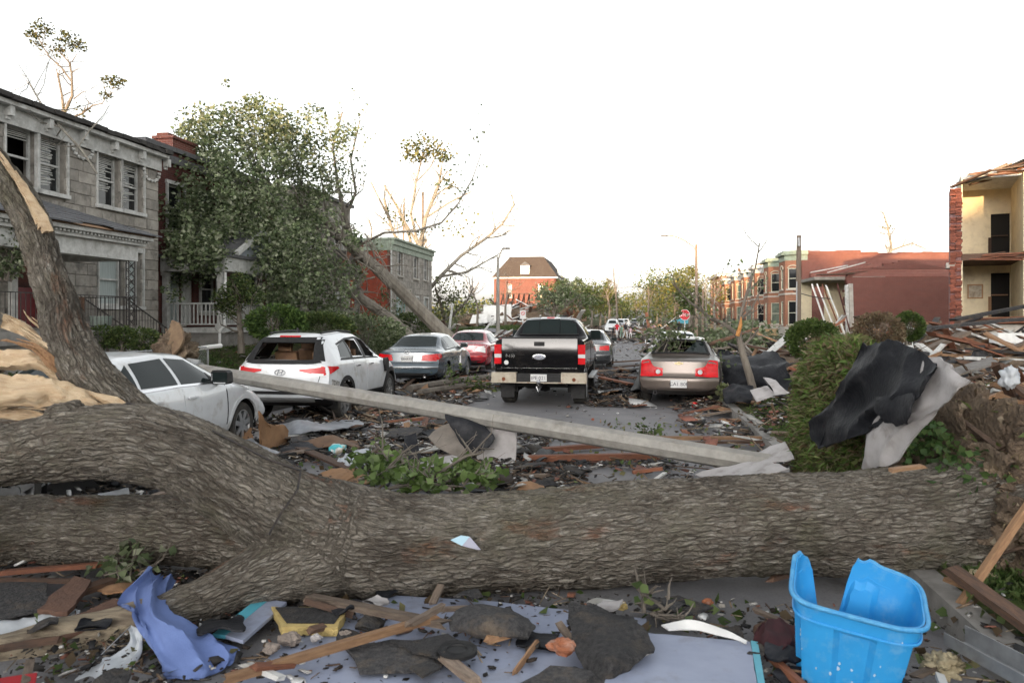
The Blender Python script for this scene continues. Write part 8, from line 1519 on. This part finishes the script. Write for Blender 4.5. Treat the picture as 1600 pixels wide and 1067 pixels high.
ANCH = [(a, Vector(p)) for a, p in (('white sedan wheel', gp(370, 690)), ('crossover bumper', st(-6.2, 12.6)), ('crossover front tyre', st(-5.3, 16.4)), ('green leafy branch', gp(640, 735)), ('trunk fork', gp(430, 760)), ('white cloth heap', gp(555, 718)), ('turquoise package', gp(527, 708)), ('lamp post middle', gp(640, 665)), ('pale flap', gp(780, 745)), ('reddish timber', gp(930, 714)), ('lamp post thick end', gp(1160, 745)), ('trunk middle', gp(900, 765)), ('raw timber', gp(1120, 686)), ('slate sedan wheel', gp(690, 600)), ('dark logs', gp(710, 598)), ('pickup rear tyre', gp(790, 622)), ('slate sedan bumper', st(-5.6, 19.5)), ('red sedan', st(-4.6, 26)), ('taupe sedan tyre', gp(1010, 625)), ('pickup running board', st(-.8, 19)), ('charcoal sedan', st(-.7, 27)), ('white parked roof', st(.3, 25)), ('taupe sedan bumper', gp(1080, 640)), ('snapped tree foot', gp(1182, 632)), ('black membrane heap', st(4.2, 17.5)), ('grassy root plate', gp(1240, 735)), ('upturned pale sheet', gp(1205, 705)), ('kerb end', st(2.2, 10)), ('pavement slabs', st(4.4, 12)), ('round green bush', st(5.4, 12.5)), ('dry brush heap', st(7.5, 16)), ('small round bush', st(7.5, 19.5)), ('timber heap', st(12.2, 31.5)), ('white appliance', st(10, 23)), ('dark board heap', st(10.2, 22)), ('plastic bag', st(6.3, 12.5)), ('roof timber heap', st(5.6, 24)), ('utility pole', st(9.7, 46)), ('yard slope', st(7, 30)), ('cream house foot', st(12, 36)), ('stop sign', st(3.7, 54)), ('street lamp', st(5.6, 66)), ('walking group', st(-1, 68)), ('pink robed person', st(1.3, 80)), ('orange barrier', st(2, 101)), ('facing sport utility', st(-2.2, 99)), ('side street mouth', st(-6.5, 64)), ('orange earth heap', st(-9, 88)), ('parking sign', st(-6.3, 46)), ('far crossing', st(0, 58)), ('distant kerb', st(4, 90)), ('blue cloth', gp(270, 1020)), ('red corner board', gp(40, 1060)), ('bark plate', gp(100, 930)), ('bare limb end', gp(120, 1020)), ('foam board', gp(480, 965)), ('turquoise strip', gp(370, 960)), ('black disc', gp(714, 1019)), ('long thin batten', gp(500, 1010)), ('bent shingle', gp(765, 970)), ('folded black shingle', gp(950, 1000)), ('brick half', gp(880, 1018)), ('curved white strip', gp(1100, 980)), ('orange fragment', gp(1106, 945)), ('maroon fabric', gp(1215, 1000)), ('blue bin', gp(1320, 1040)), ('pale pebble', gp(1010, 920)), ('splintered lath', gp(600, 950)), ('board hedge', st(-11.5, 15)), ('soil clod', st(-10.8, 17)), ('white gutter', st(-10.5, 20.5)), ('porch steps', st(-12.5, 20)), ('ornamental tree', st(-11, 23.5)), ('loose green shrub', st(-11, 24.5)), ('leaning trunk base', st(-9.2, 37.5)), ('branch heap', st(-8.6, 41)), ('olive shrub', st(-9.5, 33)), ('kerb strip', st(-8, 28)), ('wire fence', st(-10.9, 13)))]
PLY_ = mat('torn_plywood', (.30, .17, .085), (.22, .12, .06), 6, .85, .4)
def sc_(where, *a, **k): scatter(*a[:5], ('loose broken board among the wreckage '+where, 'torn piece of roofing among the wreckage '+where), ('loose boards '+where, 'torn roofing pieces '+where), *a[5:], **k)
sc_('between the trunk and the left parked cars', 75, -6.3, -1.5, 6.5, 13.5, 1); sc_('on the road just beyond the trunk', 26, -1.5, 1.9, 6.4, 9.6, 2, Lr=(.2, .7), Wr=(.03, .10))
sc_('beside the slate sedan and the pickup', 40, -5.6, -3.3, 14, 26, 3); sc_('in the gap between pickup and taupe sedan', 34, -.95, .2, 16.5, 28, 4); sc_('along the kerb by the snapped street tree', 50, 1.6, 4.6, 8.5, 21, 5, Lr=(.3, 1.2))
sc_('on the yards below the ruined house', 80, 5, 13, 13, 40, 6, Lr=(.6, 2.0), Wr=(.1, .3), zz=(.05, .35)); sc_('across the far crossing', 60, -7, 5, 50, 110, 7, Lr=(.8, 2.6), Wr=(.12, .4))
sc_('on the road this side of the trunk', 60, -3.4, 1.6, 3.1, 5.0, 8, Lr=(.10, .42), Wr=(.012, .05), zz=(.06, .15), share=.5); sc_('on the grass of the left yards', 30, -13.5, -8, 11, 40, 9)
# ------------------------------------------------------------------ broken blue bin
def bin_():
    BL = mat('bright_blue_plastic', (.03, .31, .68), (.025, .27, .61), 3, .42, .06, c3=(.16, .38, .62), s3=11, a3=.55); t = thing('blue_bin', 'broken bright blue plastic bin with its side split open', 'bin', (1.70, 3.93, -.03)); n = 96; rows = 18
    def outl(k, s, e=0, top_=False):
        th = 2*math.pi*k/n; c, s_ = math.cos(th), math.sin(th); q = 5.0; r = (abs(c)**q+abs(s_)**q)**(-1/q); dg_ = math.degrees(th); rib = 1-(.11 if (252 < dg_ < 286 or 318 < dg_ < 350 or 190 < dg_ < 222 or 70 < dg_ < 100) and not top_ else 0)
        return Vector((c*r*(.315*s+e)*(rib), s_*r*(.245*s+e)*rib, 0))
    def top(k):                                      # broken rim: a deep split on the far side, raised torn tongue
        th = (360*k/n) % 360; pts = [(0, .52), (30, .54), (55, .57), (70, .585), (78, .61), (84, .585), (90, .60), (95, .55), (101, .36), (107, .24), (114, .20), (121, .27), (125, .40), (129, .57), (133, .555), (139, .595), (146, .575), (152, .60), (165, .575), (185, .545), (230, .515), (300, .50), (360, .52)]
        return float(np.interp(th, [p[0] for p in pts], [p[1] for p in pts]))
    V = []; Fc = []
    for lay in (0, 1):
        for j in range(rows+1):
            for k in range(n):
                z = top(k)*j/rows; s = .76+.24*min(1, z/.52); f = -.008 if lay else 0; p = outl(k, s, f, z > top(k)-.11); V.append((p.x, p.y, z+(.012 if lay and j == 0 else 0)))
    N = n*(rows+1)
    for j in range(rows):
        for k in range(n): a, b = j*n+k, j*n+(k+1) % n; Fc += [(a, b, b+n, a+n), (N+a, N+a+n, N+b+n, N+b)]
    for k in range(n): a, b = rows*n+k, rows*n+(k+1) % n; Fc.append((a, b, N+b, N+a))
    Fc += [tuple(range(n-1, -1, -1)), tuple(N+k for k in range(n))]; o = mesh_obj('bin_wall', V, Fc, BL, t); shade_auto(o, 22)
    mb = MB(); P = []; 
    for k in list(range(int(n*.357), n))+list(range(0, int(n*.265))):
        p = outl(k, 1.0, .012, True); P.append(p+Vector((0, 0, top(k)-.004)))
    mb.tube(P, .012, 8); o = mb.build('rim', mat('scuffed_blue_rim', (.10, .36, .62), (.03, .25, .56), 12, .6), t); shade_auto(o, 50)
    mb = MB(); P = []
    for k in list(range(int(n*.36), n))+list(range(0, int(n*.25))): P.append(outl(k, .962, .004, True)+Vector((0, 0, top(k)-.085)))
    mb.tube(P, .007, 6); shade_auto(mb.build('rim_step', BL, t), 50); rr = random.Random(3); mb = MB(); wall_ = bpy.data.objects[o.name] if False else None
    for q in range(26):                                   # chips and scuffs
        k = rr.uniform(n*.52, n*.98); z = rr.uniform(.05, .46); p = outl(k, .76+.24*min(1, z/.52), .003); r_ = rr.uniform(.003, .009); nn = Vector((p.x, p.y, 0)).normalized(); a_ = nn.cross(Z_)
        mb.add([p+Vector((0, 0, z))+a_*r_*math.cos(t_)*rr.uniform(.6, 1.3)+Z_*r_*math.sin(t_)*rr.uniform(.6, 1.6)+nn*.002 for t_ in np.linspace(0, 2*math.pi, 7)[:-1]], [(5, 4, 3, 2, 1, 0)])
    struct(mb.build('scuff', mat('pale_scuff', (.45, .58, .68), (.3, .45, .6), 30, .8), t, uv=False), 'stuff')
    t.rotation_euler = (R(5), R(6), R(-22)); t.scale = (.95, .95, 1.06); return t
bin_()
# ------------------------------------------------------------------ wreckage between trunk and parked cars
PLY = mat('torn_plywood', (.36, .19, .085), (.27, .135, .06), 6, .85, .4, stretch=(1, 1, 5), c3=(.15, .08, .045), s3=3)
o = sheet('plywood_piece', [[gp(403, 708, .02), gp(430, 700, .02), gp(446, 694, .02)], [gp(403, 708, .02)+Z_*.28, gp(430, 700, .02)+Z_*.30, gp(447, 694, .02)+Z_*.26], [gp(403, 708, .02)+Z_*.60, gp(420, 704, .02)+Z_*.36, gp(428, 700, .02)+Z_*.30]], 7, .02, .015, 8, [PLY], None, 3, .25); tag(o, 'jagged upright plywood piece before the white sedan bumper', 'plywood')
METS = mat('crumpled_sheet_metal', (.34, .36, .39), (.22, .23, .25), 4, .45, .1, metal=.5, c3=(.1, .09, .085), s3=3)
for k, (pts, m_, lb, nm, cat) in enumerate((([[gp(430, 665, .16), gp(470, 655, .28), gp(500, 660, .16), gp(560, 655, .05)], [gp(440, 682, .06), gp(480, 676, .16), gp(520, 672, .22), gp(570, 662, .06)]], METS, 'crumpled grey sheet metal beneath the crossover bumper', 'metal_sheet', 'sheet metal'), ([[gp(372, 690, .18), gp(392, 684, .2)], [gp(398, 706, .14), gp(412, 698, .16)], [gp(424, 716, .05), gp(440, 708, .06)]], METS, 'curved grey metal duct piece at the white sedan wheel', 'metal_duct', 'duct'), ([[gp(470, 690, .12), gp(520, 680, .2), gp(560, 690, .08)], [gp(480, 702, .05), gp(530, 695, .12), gp(570, 700, .04)]], mat('brown_board', (.18, .11, .07), (.12, .075, .05), 5, .85), 'warped brown board amid the wreckage before the crossover', 'board_piece', 'board'), ([[gp(570, 660, .04), gp(640, 656, .05)], [gp(585, 668, .03), gp(650, 664, .04)]], WHITEM, 'flat pale panel on the road under the lamp post', 'panel_piece', 'panel'), ([[gp(820, 712, .03), gp(850, 700, .12), gp(868, 704, .03)], [gp(830, 725, .02), gp(850, 718, .10), gp(862, 712, .03)]], BLACKM, 'little black rubber scrap right of the pale flap', 'rubber_scrap', 'rubber scrap'), ([[gp(640, 600, .1), gp(668, 598, .22)], [gp(645, 612, .05), gp(672, 610, .12)]], PLY, 'tan board leaning by the slate sedan rear wheel', 'board_piece', 'board'), ([[gp(1000, 580, .05), gp(1004, 560, .55)], [gp(985, 606, .03), gp(1002, 600, .4)], [gp(975, 612, .02), gp(1000, 612, .05)]], BLACKM, 'black torn sheet standing at the left rear of taupe sedan', 'rubber_sheet', 'rubber sheet'))):
    tag(sheet(nm, pts, 6, .012, .03, 5, [m_], None, 40+k, .14), lb, cat)
o = slab('cardboard_disc', [(352, 692), (362, 680), (385, 676), (396, 690), (390, 700), (365, 702)], .1, .02, PLY, 4, (0, .5, 0), .02); tag(o, 'brown disc of board leaning on the white sedan wheel', 'board')
t = thing('toy_package', 'small turquoise and white plastic package among the wreckage', 'package', gp(527, 708, .05)); o, _ = blob('wrapping', (0, 0, .06), (.12, .08, .08), mat('package_print', (.08, .50, .56), (.62, .64, .62), 7, .4, c3=(.6, .35, .1), s3=9, a3=.8, contrast=(.48, .52)), 3, .2, 2.0, t, 24, 16)
mb = MB(); p, q = gp(430, 716, .06), gp(502, 704, .08)
tag(plank('frame_bar', p, q, .06, .08, TRIM), 'black frame bar lying before the white sedan', 'frame'); pl2((480, 672), (560, 665), .12, .1, .12, .03, WOODDARK, 'dark board below the lamp post near the crossover wheel'); pl2((470, 700), (560, 738), .1, .08, .14, .03, WOODDARK, 'wide dark board running under the white cloth heap'); pl2((560, 648), (610, 642), .08, .08, .08, .03, WOOD, 'raw wood scrap by the crossover rear tyre'); pl2((600, 660), (700, 650), .05, .06, .07, .05, WOODRED, 'reddish stud lying under the lamp post middle')
pl2((842, 703), (1010, 690), .06, .06, .12, .06, WOODRED, 'upper reddish timber beneath the lamp post right half'); pl2((820, 716), (1030, 712), .07, .07, .10, .08, WOODRED, 'long reddish nailed timber before the lamp post'); pl2((1028, 684), (1222, 684), .08, .1, .10, .05, WOOD, 'long raw timber between road and root plate'); pl2((1050, 692), (1215, 690), .05, .06, .06, .04, WOODDARK, 'dark timber beside the long raw one'); pl2((1068, 646), (1125, 634), .06, .18, .10, .03, WOODRED, 'reddish plank tilted behind the taupe sedan'); pl2((1080, 652), (1165, 638), .06, .1, .07, .03, WOODGREY, 'grey plank on the kerb behind the taupe sedan'); pl2((1020, 752), (1040, 738), .03, .03, .05, .02, WHITE2, 'small white board chip on the road by the trunk'); pl2((885, 745), (935, 760), .02, .02, .02, .02, WOOD, 'thin straight stick on the bare road'); pl2((1390, 735), (1440, 728), .98, .96, .05, .02, WOOD, 'wood splinter lying on the trunk near the root plate')
for k, (x, y, x2, y2) in enumerate(((945, 575, 1005, 570), (930, 580, 990, 577), (955, 566, 1000, 563), (940, 590, 985, 600))): pl2((x, y), (x2, y2), .08+.03*k, .1, .16, .05, [WOODDARK, WOODGREY, WOODDARK, WOODRED][k], ['dark board across the gap between pickup and taupe sedan', 'grey board second in the gap behind the pickup', 'dark board farthest in the gap past the pickup', 'reddish board nearest in the gap beside the pickup'][k])
for k, (x, y, x2, y2, m_) in enumerate(((1455, 522, 1570, 548, WOODRED), (1440, 548, 1510, 520, WOODGREY), (1460, 512, 1600, 498, SHINGLE), (1490, 500, 1605, 478, SHINGLE), (1450, 560, 1545, 532, WOODDARK))):
    tag(plank('beam', at(x, y, 24+k), at(x2, y2, 24.5+k), .34, .10, m_), ['long reddish roof beam topping the timber heap by the ruined house', 'grey beam slanting up the timber heap', 'blackened roof plank along the ruined house foot', 'upper blackened roof slab resting against the ruined room', 'dark beam low on the timber heap'][k], 'beam')
t = thing('white_appliance', 'white box shaped appliance lying on the ruined house heap', 'appliance', at(1575, 528, 22)); mb = MB(); mb.box((-.42, -.2, -.14), (.42, .2, .14)); mb.box((-.40, -.215, -.12), (.40, -.201, .12), 1); mb.build('appliance_casing', [WHITE2, WHITE2], t)
o = sheet('grey_door_panel', [[at(1480, 578, 17), at(1550, 556, 17.5)], [at(1490, 586, 16.6), at(1560, 566, 17)]], 5, .05, .02, 3, [mat('grey_panel', (.2, .19, .18), (.12, .11, .1), 5, .8)], None, 3, .05); tag(o, 'grey door panel slanting on the yard debris by the root plate', 'door panel')
t = thing('plastic_bag', 'crumpled white plastic bag on the yard at the right edge', 'bag', at(1578, 590, 12)); o, _ = blob('bag_body', (0, 0, 0), (.13, .12, .17), CLOTHW, 9, .4, 2.6, t, 30, 20)
o = tag(sheet('tarpaulin', [[at(1045, 500, 112), at(1075, 498, 112)], [at(1050, 506, 110), at(1076, 504, 110)]], 4, .05, .3, .6, [TURQ], None, 3, .1), 'small turquoise tarpaulin far down the street', 'tarpaulin')
mb = MB(); c = at(1028, 512, 100); mb.box((c.x-.9, 100, .2), (c.x-.2, 100.2, 1.2)); mb.box((c.x-.2, 100.05, .75), (c.x+2.2, 100.12, 1.1)); t = thing('road_barrier', 'orange and pale road barrier far down the street', 'barrier', (c.x, 100, 0)); put(mb.build('barrier_board', mat('barrier_orange', (.6, .32, .12), (.5, .4, .25), 2, .7), None), t)
# ------------------------------------------------------------------ people walking far down the street
SKIN = mat('skin', (.22, .12, .08), None, 1, .6)
def person(label, px, Y, h, top, low, hair, pose=0, yaw=0, seed=0, skin=SKIN, dress=False):
    b = at(px, 497, Y); t = thing('person', label, 'person', (b.x, Y, .05), yaw); s = h/1.75; sw = .22*(1 if pose % 2 else -1)
    J = dict(pel=(0, 0, .95), wai=(0, .01, 1.1), che=(0, .02, 1.32), nec=(0, .03, 1.48), hed=(0, .05, 1.58), cro=(0, .05, 1.70), hl=(-.09, 0, .90), kl=(-.10, sw*.6+.04, .50), al=(-.10, sw-.04, .08), tl=(-.11, sw+.12, .03), hr=(.09, 0, .90), kr=(.10, -sw*.6+.04, .50), ar=(.10, -sw-.04, .08), tr=(.11, -sw+.12, .03), sl=(-.18, .02, 1.42), el=(-.25, -sw*.4, 1.15), wl=(-.24, -sw*.8+.08, .90), fl=(-.23, -sw*.9+.12, .80), sr=(.18, .02, 1.42), er=(.25, sw*.4, 1.15), wr=(.24, sw*.8+.08, .90), fr=(.23, sw*.9+.12, .80))
    rad = dict(pel=.14, wai=.12, che=.15, nec=.055, hed=.095, cro=.06, hl=.095, kl=.06, al=.04, tl=.035, hr=.095, kr=.06, ar=.04, tr=.035, sl=.06, el=.042, wl=.03, fl=.028, sr=.06, er=.042, wr=.03, fr=.028)
    E = [('pel', 'wai'), ('wai', 'che'), ('che', 'nec'), ('nec', 'hed'), ('hed', 'cro'), ('pel', 'hl'), ('hl', 'kl'), ('kl', 'al'), ('al', 'tl'), ('pel', 'hr'), ('hr', 'kr'), ('kr', 'ar'), ('ar', 'tr'), ('che', 'sl'), ('sl', 'el'), ('el', 'wl'), ('wl', 'fl'), ('che', 'sr'), ('sr', 'er'), ('er', 'wr'), ('wr', 'fr')]
    ks = list(J); me = bpy.data.meshes.new('body'); me.from_pydata([tuple(c*s for c in J[k]) for k in ks], [(ks.index(a), ks.index(b)) for a, b in E], []); o = link(bpy.data.objects.new('body', me)); m = o.modifiers.new('skin', 'SKIN'); m.use_smooth_shade = True
    for i, k in enumerate(ks): v = me.skin_vertices[0].data[i]; v.radius = (rad[k]*s, rad[k]*s); v.use_root = k == 'pel'
    o.modifiers.new('sub', 'SUBSURF').levels = 1; dg = bpy.context.evaluated_depsgraph_get(); m2 = bpy.data.meshes.new_from_object(o.evaluated_get(dg)); bpy.data.objects.remove(o)
    for q in (skin, top, low, hair, TRIM): m2.materials.append(q)
    for p in m2.polygons:
        c = p.center/s; z = c.z; ax = abs(c.x); p.material_index = 4 if z < .10 else 2 if z < .96 and ax < .21 else 3 if z > 1.60 and c.y < .07 else 0 if z > 1.47 or (ax > .20 and z < 1.22) else 1
    m2.name = 'body'; o = link(bpy.data.objects.new('body', m2)); o.parent = t
    if dress: mb = MB(); mb.lathe([(.13*s, 1.1*s), (.18*s, .9*s), (.24*s, .6*s)], 14); mb.build('skirt', top, t)
    return t
cm = lambda n, c: mat('fabric_'+n, c, tuple(x*.8 for x in c), 9, .9)
wh, red, dk, pk, gn, tn = cm('white', (.6, .6, .6)), cm('red', (.5, .015, .03)), cm('dark', (.02, .02, .025)), cm('pink', (.55, .38, .42)), cm('green', (.2, .32, .25)), cm('tan', (.42, .28, .16)); HAIR = mat('dark_hair', (.015, .012, .01), None, 1, .8)
person('person in red top and white trousers walking far down the street', 964, 68, 1.5, red, wh, HAIR, 0, 3.4); person('person in dark clothes beside the red topped walker', 958, 70, 1.15, dk, dk, HAIR, 1, 3.1); person('small person in pale green beside the red topped walker', 971, 68.5, 1.25, gn, gn, HAIR, 0, 2.8); person('person in dark top and white trousers third in the walking group', 977, 67, 1.5, dk, wh, HAIR, 1, 3.6); person('person in tan top leaning near the walking group', 975, 71, 1.4, tn, tn, HAIR, 0, 2.2); person('child in pale pink at the end of the walking group', 985, 67, 1.1, pk, wh, HAIR, 1, 3.3)
person('person in pink robe standing farther along the street', 1021, 78, 1.35, pk, pk, HAIR, 0, .4, dress=True); person('person in dark suit walking past the stop sign', 1061, 66, 1.65, dk, dk, HAIR, 1, 2.9); person('person in white far off between the parked cars', 1011, 140, 1.6, wh, dk, HAIR, 0, 3.0); person('second person in white far off near the dark car', 1016, 143, 1.6, wh, dk, HAIR, 1, 3.3)
# ------------------------------------------------------------------ loose litter nobody could count
rgl = np.random.default_rng(77)
C_DARK = [(.02, .02, .021), (.035, .032, .03), (.05, .045, .04), (.03, .022, .017)]; C_WOOD = [(.13, .09, .06), (.19, .135, .09), (.085, .055, .04), (.26, .21, .15)]; C_PALE = [(.42, .41, .39), (.55, .55, .54), (.3, .29, .27)]; C_BRICK = [(.20, .085, .06), (.25, .12, .08), (.13, .06, .045)]
def litter(label, P, size, mix, seed, flat=.25, pile_=.05):
    """thin angular chips, each a six-sided solid"""
    rg = np.random.default_rng(seed); n = len(P); k = rg.choice(4, n, p=mix); pal = [C_DARK, C_WOOD, C_PALE, C_BRICK]; col = np.array([pal[a][rg.integers(0, len(pal[a]))] for a in k])*rg.uniform(.7, 1.3, n)[:, None]
    L = size*np.exp(rg.normal(0, .55, n)); Wd = L*np.where(k == 1, rg.uniform(.08, .3, n), rg.uniform(.35, .9, n)); L = L*np.where(k == 1, 2.2, 1); T = np.minimum(.25*Wd, .025)*rg.uniform(.3, 1, n)+.003; yaw = rg.uniform(0, 2*math.pi, n); tx, ty = rg.normal(0, flat, n), rg.normal(0, flat, n)
    ax = np.stack([np.cos(yaw), np.sin(yaw), tx], 1); ax /= np.linalg.norm(ax, axis=1)[:, None]; ay = np.stack([-np.sin(yaw), np.cos(yaw), ty], 1); ay /= np.linalg.norm(ay, axis=1)[:, None]; az = np.cross(ax, ay); V = []
    for sz in (-.5, .5):
        for (a, b) in ((-.5, -.5), (.5, -.5), (.5, .5), (-.5, .5)): V.append(P+ax*(a*L*rg.uniform(.6, 1.2, n))[:, None]+ay*(b*Wd*rg.uniform(.5, 1.2, n))[:, None]+az*(sz*T)[:, None]+np.array([0, 0, 1])*(T*.5+(np.abs(tx)*L+np.abs(ty)*Wd)*.3)[:, None])
    V = np.stack(V, 1).reshape(-1, 3); q = np.array([(0, 3, 2, 1), (4, 5, 6, 7), (0, 1, 5, 4), (1, 2, 6, 5), (2, 3, 7, 6), (3, 0, 4, 7)]); Fc = (np.arange(n)[:, None, None]*8+q[None]).reshape(-1, 4); cc = np.concatenate([col, np.ones((n, 1))], 1).repeat(8, 0)
    o = mesh_obj('debris_litter', V, Fc, ATTR, None, False, uv=False, cols=cc); return tag(o, label, None, None, 'stuff')
def region(n, v0, v1, u0, u1, clump=.6, bias=None, hgt=.03, seed=0):
    rg = np.random.default_rng(seed+900); v = rg.uniform(v0, v1, n*3); u = rg.uniform(u0, u1, n*3); w = fbm(np.stack([v*1.1, u*.9, v*0+seed], 1), 3, seed)*.5+.5; keep = w > rg.uniform(0, 1, n*3)*clump+.5*clump*.5
    if bias: keep &= rg.random(n*3) < np.clip(bias(v, u), 0, 1)
    v, u = v[keep][:n], u[keep][:n]; z = np.array([gh(a) for a in v])+rg.uniform(0, hgt, len(v))**1.0
    return np.stack([u*.1524+v*.9883, u*.9883-v*.1524, z], 1)
litter('small scraps strewn over the road this side of the trunk', region(9000, -3.6, 1.9, 2.9, 5.2, .8, lambda v, u: np.where(v < -1.5, 1, np.where(v < .6, .38, .22)), .07, 1), .022, [.60, .24, .10, .06], 1); litter('scraps strewn between the trunk and the parked cars', region(7500, -6.2, -1.2, 6.3, 13, .5, None, .07, 2), .05, [.60, .24, .12, .04], 2); litter('scraps strewn on the road beyond the trunk', region(3800, -1.6, 1.95, 6.3, 10.5, .75, None, .03, 3), .045, [.6, .22, .1, .08], 3)
litter('scraps strewn along the left parked cars', region(4200, -6.6, -3.4, 12.5, 27, .6, lambda v, u: (-v-3.2)/2.0, .06, 4), .09, [.45, .38, .12, .05], 4); litter('scraps gathered at the right kerb', region(5200, .9, 5, 7.5, 26, .6, None, .10, 5), .08, [.4, .35, .13, .12], 5); litter('crumbs scattered on the open road', region(1500, -4.5, 1.9, 9, 60, .6, None, .01, 6), .045, [.5, .2, .2, .1], 6); litter('rubbish strewn over the right hand yards', region(6500, 4, 13.3, 9, 50, .55, None, .16, 7), .16, [.34, .34, .16, .16], 7); litter('dark scraps in the gap between pickup and taupe sedan', region(2600, -.95, .25, 16.5, 27, .35, None, .05, 8), .08, [.72, .2, .05, .03], 8); litter('rubbish strewn over the left hand yards', region(3000, -14.2, -7.5, 10, 60, .6, None, .08, 9), .10, [.35, .45, .12, .08], 9); litter('rubbish strewn over the far street', region(4200, -8, 5, 58, 150, .6, lambda v, u: .25+np.abs(v+2)/5, .16, 10), .26, [.42, .36, .14, .08], 10); litter('scraps strewn round the ends of the broken limbs', region(3500, -7, -3.4, 2.2, 6.8, .6, None, .08, 12), .045, [.52, .32, .1, .06], 12); litter('scraps on the verge by the bin', region(900, 1.9, 4.0, 2.6, 5.5, .6, None, .05, 11), .04, [.4, .35, .15, .1], 11)
P = np.concatenate([region(500, -3.6, 2.2, 2.9, 5.2, .5, None, .08, 21), region(900, -6, 1.9, 6.3, 14, .5, None, .06, 22), region(900, 1.9, 6, 7.5, 26, .5, None, .08, 23), region(600, -7, -3.5, 13, 30, .5, None, .05, 24)]); o = leaves('leaf_litter', P, .07, [(.07, .11, .03), (.11, .15, .05), (.16, .15, .07), (.10, .07, .04)], LEAF, None, 31); tag(o, 'fallen leaves strewn over road and verges', None, None, 'stuff')
# grass on the verges near the viewer
def lawn(label, v0, v1, u0, u1, n, h, seed, cols=None, w=.005):
    P = region(n, v0, v1, u0, u1, .7, None, .005, seed); tag(blades('grass', P, h, cols or [(.045, .085, .02), (.07, .11, .03), (.09, .12, .04)], None, seed, None, w, .4), label, None, None, 'stuff')
lawn('grass on the near right verge', 2.15, 4.2, 2.6, 6.2, 16000, .07, 41); lawn('grass patch at the kerb behind the taupe sedan', 2.2, 3.8, 11, 17, 6000, .08, 42); lawn('grass on the left yards', -14, -11, 12, 40, 9000, .12, 43, None, .012); lawn('grass on the right verge farther along', 2.2, 3.7, 17, 60, 6000, .12, 44, None, .012); lawn('green lawn before the collapsed house', -14, -9.2, 55, 95, 9000, .25, 45, None, .03)
